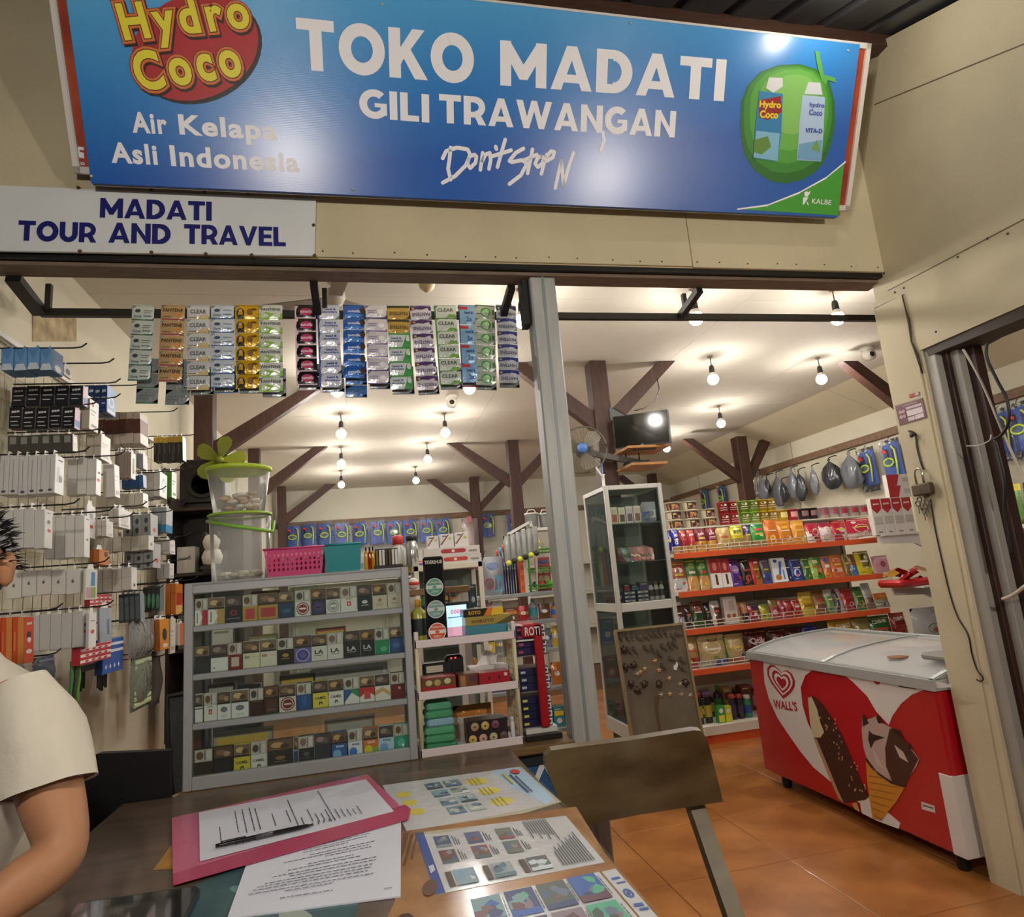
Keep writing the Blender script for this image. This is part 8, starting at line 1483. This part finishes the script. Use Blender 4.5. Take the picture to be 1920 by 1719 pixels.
E_ = [(0, 1), (1, 2), (2, 3), (3, 4), (4, 5), (2, 6), (6, 7), (7, 8), (2, 9), (9, 10), (10, 11), (0, 12), (12, 13), (13, 14), (14, 15), (0, 16), (16, 17), (17, 18), (18, 19)]
RR = [(.15, .11), (.145, .10), (.15, .10), (.058, .058), (.052, .055), (.082, .10), (.056, .056), (.050, .050), (.032, .026), (.056, .056), (.045, .045), (.030, .025), (.09, .09), (.06, .06), (.042, .042), (.035, .03), (.09, .09), (.06, .06), (.042, .042), (.035, .03)]
# arm: extra points for the taper of upper arm and forearm
def addv(i, j, f, r):
    V.append(V[i].lerp(V[j], f)); RR.append((r, r)); k = len(V)-1; E_.remove((i, j)); E_.extend([(i, k), (k, j)]); return k
k1 = addv(6, 7, .45, .060); k2 = addv(7, 8, .3, .052); addv(9, 10, .5, .054); addv(10, 11, .3, .046); addv(13, 14, .3, .058); addv(17, 18, .3, .058)
def hand(w0, d, side, root):
    d = d.normalized(); q = d.cross(Vector((0, 0, 1))).normalized()*side; n0 = Vector((0, 0, -1))
    V.append(w0+d*.05); RR.append((.036, .016)); c = len(V)-1; E_.append((root, c))
    for k, (off, L) in enumerate(((-.030, .062), (-.010, .074), (.010, .07), (.029, .055))):
        b = w0+d*.088+q*off; V.append(b); RR.append((.011, .011)); i0 = len(V)-1; E_.append((c, i0)); V.append(b+d*L*.5+n0*.012); RR.append((.009, .009)); E_.append((i0, i0+1)); V.append(b+d*L*.85+n0*.034); RR.append((.0075, .0075)); E_.append((i0+1, i0+2))
    b = w0+d*.035-q*.04; V.append(b); RR.append((.012, .012)); i0 = len(V)-1; E_.append((c, i0)); V.append(b+d*.035-q*.012+n0*.015); RR.append((.0095, .0095)); E_.append((i0, i0+1))
hand(wr, (wr-el), 1, 8); hand(wr2, (wr2-el2), -1, 11)
person = thing('person', 'person in a cream T-shirt seated at the left of the table', 'person', (pel.x, pel.y, 0)); off = Vector((pel.x, pel.y, 0))
me = bpy.data.meshes.new('body'); me.from_pydata([tuple(v-off) for v in V], E_, []); me.materials.append(SK); body = put(me, 'body', person)
sm = body.modifiers.new('skin', 'SKIN'); 
for i, r in enumerate(RR): me.skin_vertices[0].data[i].radius = r
me.skin_vertices[0].data[0].use_root = True; sm.use_smooth_shade = True
ss = body.modifiers.new('smooth', 'SUBSURF'); ss.levels = 2; ss.render_levels = 2
# head shape, face and hair
hc = hd-off+Vector((0, -.005, .045)); mb = MB(); prof = []
def headr(a, b):   # a azimuth (0 = +X), b elevation
    x, y, z = math.cos(b)*math.cos(a), math.cos(b)*math.sin(a), math.sin(b)
    fx, fy, fz_ = .076, .095, .118
    if z < 0: fx *= 1-.28*(-z); fy *= 1-.12*(-z)
    return Vector((x*fx, y*fy, z*fz_))
NA, NB = 24, 14; HV = [headr(2*math.pi*i/NA, -math.pi/2+math.pi*j/NB) for j in range(NB+1) for i in range(NA)]
mb.add([hc+v for v in HV], [(j*NA+i, j*NA+(i+1) % NA, (j+1)*NA+(i+1) % NA, (j+1)*NA+i) for j in range(NB) for i in range(NA)], SK, True)
mb.lathe([(.004, .03), (.010, .005), (.016, -.018), (.004, -.028)], SK, 10, hc+Vector((0, -.096, -.01)))
mb.obj('face', person)
for s_ in (-1, 1):
    m2 = MB(); m2.lathe([(.003, -.034), (.012, -.024), (.015, 0), (.017, .018), (.010, .032), (.003, .034)], SK, 10, hc+Vector((s_*.080, .012, -.012))); m2.obj('ear', person)
    m2 = MB(); m2.lathe([(.002, -.012), (.010, -.006), (.011, 0), (.008, .007), (.002, .012)], 'e8e4dc', 10, hc+Vector((s_*.032, -.078, .004))); m2.lathe([(.006, -.012), (.004, -.0135)], '1c120c', 10, hc+Vector((s_*.032, -.078, .004)), 'y'); m2.obj('eye', person)
    m2 = MB(); m2.beam(hc+Vector((s_*.018, -.090, .026)), hc+Vector((s_*.050, -.076, .026)), .006, .007, '15100c'); m2.obj('eyebrow', person)
m2 = MB(); m2.tube([hc+Vector((x, -.088+abs(x)*.35, -.062-abs(x)*.08)) for x in (-.024, -.01, 0, .01, .024)], [.003, .006, .005, .006, .003], mat('a0584c', .5), 8); m2.obj('mouth', person)
HM = mat('0e0c0c', .4); mb = MB(); rh = random.Random(8)
cap = [v for v in HV]; mb2v = [hc+Vector((v.x*1.07, v.y*1.06+.006, v.z*1.05+.004)) for v in HV]
F = []
for j in range(NB):
    for i in range(NA):
        c = (HV[j*NA+i]+HV[(j+1)*NA+(i+1) % NA])/2
        if c.z > .055 or (c.y > .01 and c.z > -.05) or (c.y > -.03 and c.z > .02): F.append((j*NA+i, j*NA+(i+1) % NA, (j+1)*NA+(i+1) % NA, (j+1)*NA+i))
mb.add(mb2v, F, HM, True)
for k in range(900):
    a = rh.uniform(0, 6.283); b = rh.uniform(-.1, 1.5); v = headr(a, b)
    if v.y < -.03 and v.z < .06: continue
    if v.z < .0 and v.y < .02: continue
    n = Vector((v.x/.0058, v.y/.009, v.z/.0139)).normalized(); d = (n+Vector((rh.uniform(-.5, .5), rh.uniform(-.5, .5), rh.uniform(-.1, .5)))).normalized(); p = hc+v*1.03; L = rh.uniform(.015, .038)
    mb.tube([p, p+d*L*.6, p+d*L+Vector((0, 0, -.004))], [.0020, .0015, .0004], HM, 3, False)
hair = mb.obj('hair', person); hair['kind'] = 'stuff'
# T-shirt: torso rings and open sleeves
TS_ = mat('dcd5c6', .85, var=.08, scale=6, bump=.3, bscale=25); mb = MB(); n = 32
ux = ax.normalized(); uy = Vector((-ux.y, ux.x, 0)); half = ax.length
def ring(c, rx, ry, tilt=0., wr_=0., ph=0.): return [c+ux*(rx*math.cos(2*math.pi*k/n))+uy*(ry*math.sin(2*math.pi*k/n)*(1+wr_*math.sin(5*2*math.pi*k/n+ph)))+Vector((0, 0, tilt*abs(math.cos(2*math.pi*k/n))**2)) for k in range(n)]
rings = [ring(pel+Vector((0.02, 0, -.02)), .20, .145, 0, .05, 1), ring(belly+Vector((.03, 0, 0)), .20, .140, 0, .06, 2), ring(chest+Vector((0, 0, -.04)), half*.92, .125, 0, .05, 0), ring(chest+Vector((0, 0, .05)), half*1.02, .12, -.03, .04, 2), ring(chest+Vector((0, 0, .105)), half*.95, .10, -.045), ring(nk+Vector((0, 0, -.005)), half*.55, .078, -.02), ring(nk+Vector((0, 0, .022)), .072, .066)]
VV = [p-off for r in rings for p in r]; mb.add(VV, [(j*n+i, j*n+(i+1) % n, (j+1)*n+(i+1) % n, (j+1)*n+i) for j in range(len(rings)-1) for i in range(n)], TS_, True)
def sleeve(s0, e0, frac, r0, r1, cut=0.):
    d = (e0-s0); L = d.length; d.normalize(); u = d.cross(Vector((0, 1, 0))).normalized(); q = d.cross(u); VV = []; m = 7; base = s0-d*.05
    for j in range(m):
        f = j/(m-1); c = base+d*((L*frac+.05)*f); r = r0+(r1-r0)*f
        for k in range(n):
            a = 2*math.pi*k/n; w2 = 1+.035*math.sin(4*a+f*5)+.02*math.sin(7*a-f*4); cc = c+d*(cut*f*math.cos(a)); rr_ = r*(.55+.45*min(1, f*2.4)); VV.append(cc+(u*math.cos(a)+q*math.sin(a))*rr_*w2-off)
    F = [(j*n+i, j*n+(i+1) % n, (j+1)*n+(i+1) % n, (j+1)*n+i) for j in range(m-1) for i in range(n)]
    mb.add(VV, F, TS_, True); mb.add([v*1 for v in VV[-n:]]+[v.lerp((base+d*(L*frac))-off, .06) for v in VV[-n:]], [(i, (i+1) % n, n+(i+1) % n, n+i) for i in range(n)], TS_, True)
sleeve(sh, el, .58, .078, .078, .010); sleeve(sh2, el2, .58, .078, .08)
mb.obj('t_shirt', person)
mb = MB(); JN = mat('2a3140', .8)
for h_, k_, a_ in ((hipL, knL, anL), (hipR, knR, anR)): mb.tube([h_+Vector((0, .03, .02))-off, h_.lerp(k_, .5)-off, k_-off, k_.lerp(a_, .5)+Vector((0, .01, 0))-off, a_+Vector((0, 0, .02))-off], [.105, .092, .075, .065, .06], JN, 14)
mb.tube([pel+Vector((0, 0, .03))-off, pel+Vector((0, .0, -.06))-off], [.165, .16], JN, 16); mb.obj('trousers', person)
t2 = thing('bar_stool', 'wooden stool the person at the left sits on', 'stool', (pel.x, pel.y+.02, 0)); mb = MB(); mb.lathe([(.17, seatz-.04), (.18, seatz-.035), (.18, seatz-.012), (.17, seatz-.008)], WOOD, 20); mb.obj('seat', t2)
for a_ in (.8, 2.4, 3.9, 5.5): mb = MB(); mb.beam((.11*math.cos(a_), .11*math.sin(a_), seatz-.04), (.17*math.cos(a_), .17*math.sin(a_), 0), .032, .032, WOOD); mb.obj('leg', t2)

# ================================================================ side doorway on the right and things on the pillar
def vpost(name, x0, x1, X, th, m, label, cat='door post', yb=1719, ref=893):
    y0 = onX(x1, ref, X).y; y1 = onX(x0, ref, X).y; mb = MB(); mb.rbx(X, X+th, y0, y1, 0, 2.20, m, .003); return mb.obj(name, None, label=label, cat=cat)
GRY = mat('a09d96', .45, metal=.1, var=.08, scale=6); BRN = mat('3a221b', .45, var=.3, scale=8, stretch=(4, 4, 1))
vpost('door_frame_post', 1777, 1801, 2.425, .05, GRY, 'grey aluminium door post next to the cream pillar'); vpost('door_track_strip', 1802, 1806, 2.44, .03, mat('2c2c2e', .5), 'dark slot between grey post and brown stile', 'strip')
vpost('door_stile', 1807, 1824, 2.46, .04, BRN, 'dark brown sliding door stile, first from the pillar'); vpost('door_stile', 1829, 1846, 2.48, .04, GRY, 'grey sliding door stile between the brown ones'); vpost('door_stile', 1848, 1878, 2.52, .05, BRN, 'broad dark brown sliding door stile, farthest right')
mb = MB(); mb.prism([(2.42, onX(1735, 655, 2.42).y, 2.205), (2.42, .2, 2.205), (2.42, .2, 2.13), (2.42, onX(1740, 665, 2.42).y, 2.17)], (.12, 0, 0), mat('40342c', .6, var=.3, scale=6)); mb.obj('door_header', None, label='brown door header track under the side wall', cat='header')
P = [onX(x, y, 2.60) for x, y in ((1755, 650), (1800, 632), (1860, 612), (1930, 590), (1930, 612), (1880, 632), (1850, 648), (1800, 646))]
mb = MB(); mb.prism([(2.56, p.y, p.z) for p in P], (.04, 0, 0), BLACK); mb.obj('roller_bracket', None, label='black folded roller cover hanging in the doorway', cat='cover')
def wire(name, X, pts, r, m, label, cat='cable'):
    mb = MB(); Q = [onX(x, y, X) for x, y in pts]; Q = [Q[0]]+[q for q in Q[1:]]; S_ = []
    for i in range(len(Q)-1):
        for k in range(4):
            f = k/4; p0 = Q[max(i-1, 0)]; p1 = Q[i]; p2 = Q[i+1]; p3 = Q[min(i+2, len(Q)-1)]
            S_.append(.5*((2*p1)+(p2-p0)*f+(2*p0-5*p1+4*p2-p3)*f*f+(3*p1-p0-3*p2+p3)*f**3))
    S_.append(Q[-1]); mb.tube([(X, q.y, q.z) for q in S_], r, m, 8); return mb.obj(name, None, label=label, cat=cat)
wire('black_cable', 2.415, ((1851, 640), (1850, 670), (1868, 710), (1888, 750), (1891, 790), (1878, 815), (1862, 824)), .006, '121214', 'black cable looping down beside the doorway')
wire('black_cable', 2.415, ((1866, 824), (1873, 850), (1884, 900), (1884, 960), (1892, 1010), (1896, 1040)), .007, '121214', 'lower black cable hanging along the door stile')
wire('white_rope', 2.43, ((1806, 655), (1840, 715), (1880, 810), (1905, 865), (1925, 910)), .005, 'b8b0a4', 'thin white rope slanting across the doorway', 'rope')
wire('tie_wire', 2.42, ((1813, 836), (1835, 835), (1855, 826), (1858, 815)), .0025, 'c8c4bc', 'thin pale wire tied round the door stile', 'wire')
wire('white_cable', 2.42, ((1880, 1123), (1900, 1115), (1920, 1100), (1940, 1085)), .007, 'c8c2b4', 'short white cable at the right edge of the doorway')
PX = RW-.009
wire('hanging_wire', PX, ((1745, 935), (1752, 985), (1766, 1050), (1780, 1110), (1795, 1155), (1815, 1190), (1822, 1225), (1832, 1255), (1843, 1270), (1840, 1277), (1831, 1274)), .003, '1c1816', 'long thin black wire hanging down the cream pillar', 'wire')
wire('pillar_wire', PX, ((1704, 808), (1716, 814), (1720, 840), (1727, 868), (1732, 880)), .0045, '242018', 'twisted wire on the pillar holding the padlock', 'wire')
mb = MB(); q = onX(1716, 815, PX); mb.lathe([(.006, .008), (.006, -.02), (.012, -.021), (.012, -.024)], '2a241c', 10, (RW-.006, q.y, q.z), 'x'); mb.obj('nail', None, label='rusty nail in the pillar above the padlock', cat='nail')
def quad(name, label, pts, c, pr, cat, X=PX):
    Q = [onX(x, y, X) for x, y in pts]; mb = MB(); mb.prism([(X, q.y, q.z) for q in Q], (.002, 0, 0), c)
    def S_(u, v, e=0.): p = Q[0].lerp(Q[1], u).lerp(Q[3].lerp(Q[2], u), 1-v); return Vector((X-e, p.y, p.z))
    printing(mb, S_, 1, 1, pr, .0004); return mb.obj(name, None, label=label, cat=cat)
quad('notice_plate', 'maroon notice plate with white boxes on the cream pillar', ((1678, 761), (1729, 746), (1738, 783), (1687, 798)), mat('6a3a44', .4), [('r', .36, .32, .93, .60, 'd8ccd0'), ('r', .36, .66, .93, .78, 'c8b4bc'), ('r', .36, .08, .6, .26, 'd0c0c6'), ('r', .62, .08, .93, .28, 'd8ccd0'), ('e', .14, .62, .06, .09, 'b89aa2'), ('e', .26, .62, .06, .09, 'b89aa2'), ('e', .14, .38, .06, .09, 'b89aa2'), ('e', .26, .38, .06, .09, 'b89aa2'), ('r', .3, .84, .8, .9, 'a88490')], 'plate')
quad('small_sticker', 'small red and white sticker above the notice plate', ((1704, 740), (1722, 734), (1724, 740), (1706, 746)), 'a81c2c', [('r', .62, .05, .98, .95, 'b8a8a0')], 'sticker')
q = onX(1728, 880, PX); t2 = thing('padlock', 'old steel padlock hanging on the pillar wire', 'padlock', (RW-.03, q.y, q.z)); q2 = onX(1728, 906, PX); hz = q.z-q2.z
mb = MB(); mb.tube([(0, .02, -hz-.01), (0, .02, -.012), (0, .014, .0), (0, 0, .006), (0, -.014, 0), (0, -.02, -.012), (0, -.02, -hz-.01)], .005, mat('c8c8c8', .2, metal=.9), 8); mb.obj('shackle', t2)
mb = MB(); mb.rbx(-.018, .018, -.055, .04, -hz-.055, -hz-.004, mat('5a4c40', .45, metal=.5, var=.4, scale=20), .006); mb.obj('body', t2)
t2 = thing('key_bunch', 'tangled bunch of grey keys below the padlock', 'keys', (RW-.02, q2.y, q2.z-.05))
for k in range(6):
    mb = MB(); y = -.03+.012*k; z = -.02-.016*(k % 4); mb.tube([(0, y+.012*math.cos(a_), z+.012*math.sin(a_)) for a_ in [2*math.pi*i/10 for i in range(11)]], .003, mat('7a746a', .4, metal=.6), 6); mb.beam((0, y, z-.012), (.004, y+.006, z-.045), .003, .008, mat('7a746a', .4, metal=.6)); mb.obj('key', t2)
# shelf seen through the doorway
sq = onX(1905, 985, 4.75)
t2 = thing('doorway_shelf', 'white shelf of groceries seen through the side doorway', 'shelf', (4.55, sq.y-.7, 0))
for z in (sq.z, sq.z-.42, sq.z-.8): mb = MB(); mb.rbx(0, .38, -.6, .8, z-.03, z, WB, .003); mb.obj('shelf_board', t2)
mb = MB(); mb.bx(.36, .38, -.6, .8, 0, sq.z+.1, CRM); mb.obj('back_panel', t2)
for i in range(5):
    pillow(.2, .30, .04, lambda u, v: ['b8742c', '4a3424', '5a8a3a', '3a4a3a', 'b83a2c'][i] if v < .8 else 'd8c83c', [('e', .5, .4, .3, .15, 'd8a050')], 6, 6, .04, .003, i).obj('handled_pouch', None, (4.62, sq.y-.62+.22*i+.2, sq.z+.0005), (-.12, 0, -math.pi/2), label='yellow-topped pouch on the doorway shelf, %s from the street' % ORD[i], cat='pouch')
t2 = thing('teal_basket', 'teal plastic basket on the lower doorway shelf', 'basket', (4.58, sq.y-.3, sq.z-.42+.0005)); mb = MB(); TLm = mat('5a9a8c', .4)
for k in range(6): mb.rbx(0, .005, -.2+.07*k, -.14+.07*k, 0, .16, TLm, .001)
for z in (0, .07, .15): mb.rbx(0, .006, -.2, .21, z, z+.015, TLm, .001)
mb.obj('front_wall', t2); mb = MB(); mb.bx(0, .3, -.2, .21, 0, .004, TLm); mb.bx(.295, .3, -.2, .21, 0, .16, TLm); mb.bx(0, .3, -.2, -.195, 0, .16, TLm); mb.bx(0, .3, .205, .21, 0, .16, TLm); mb.obj('body', t2)
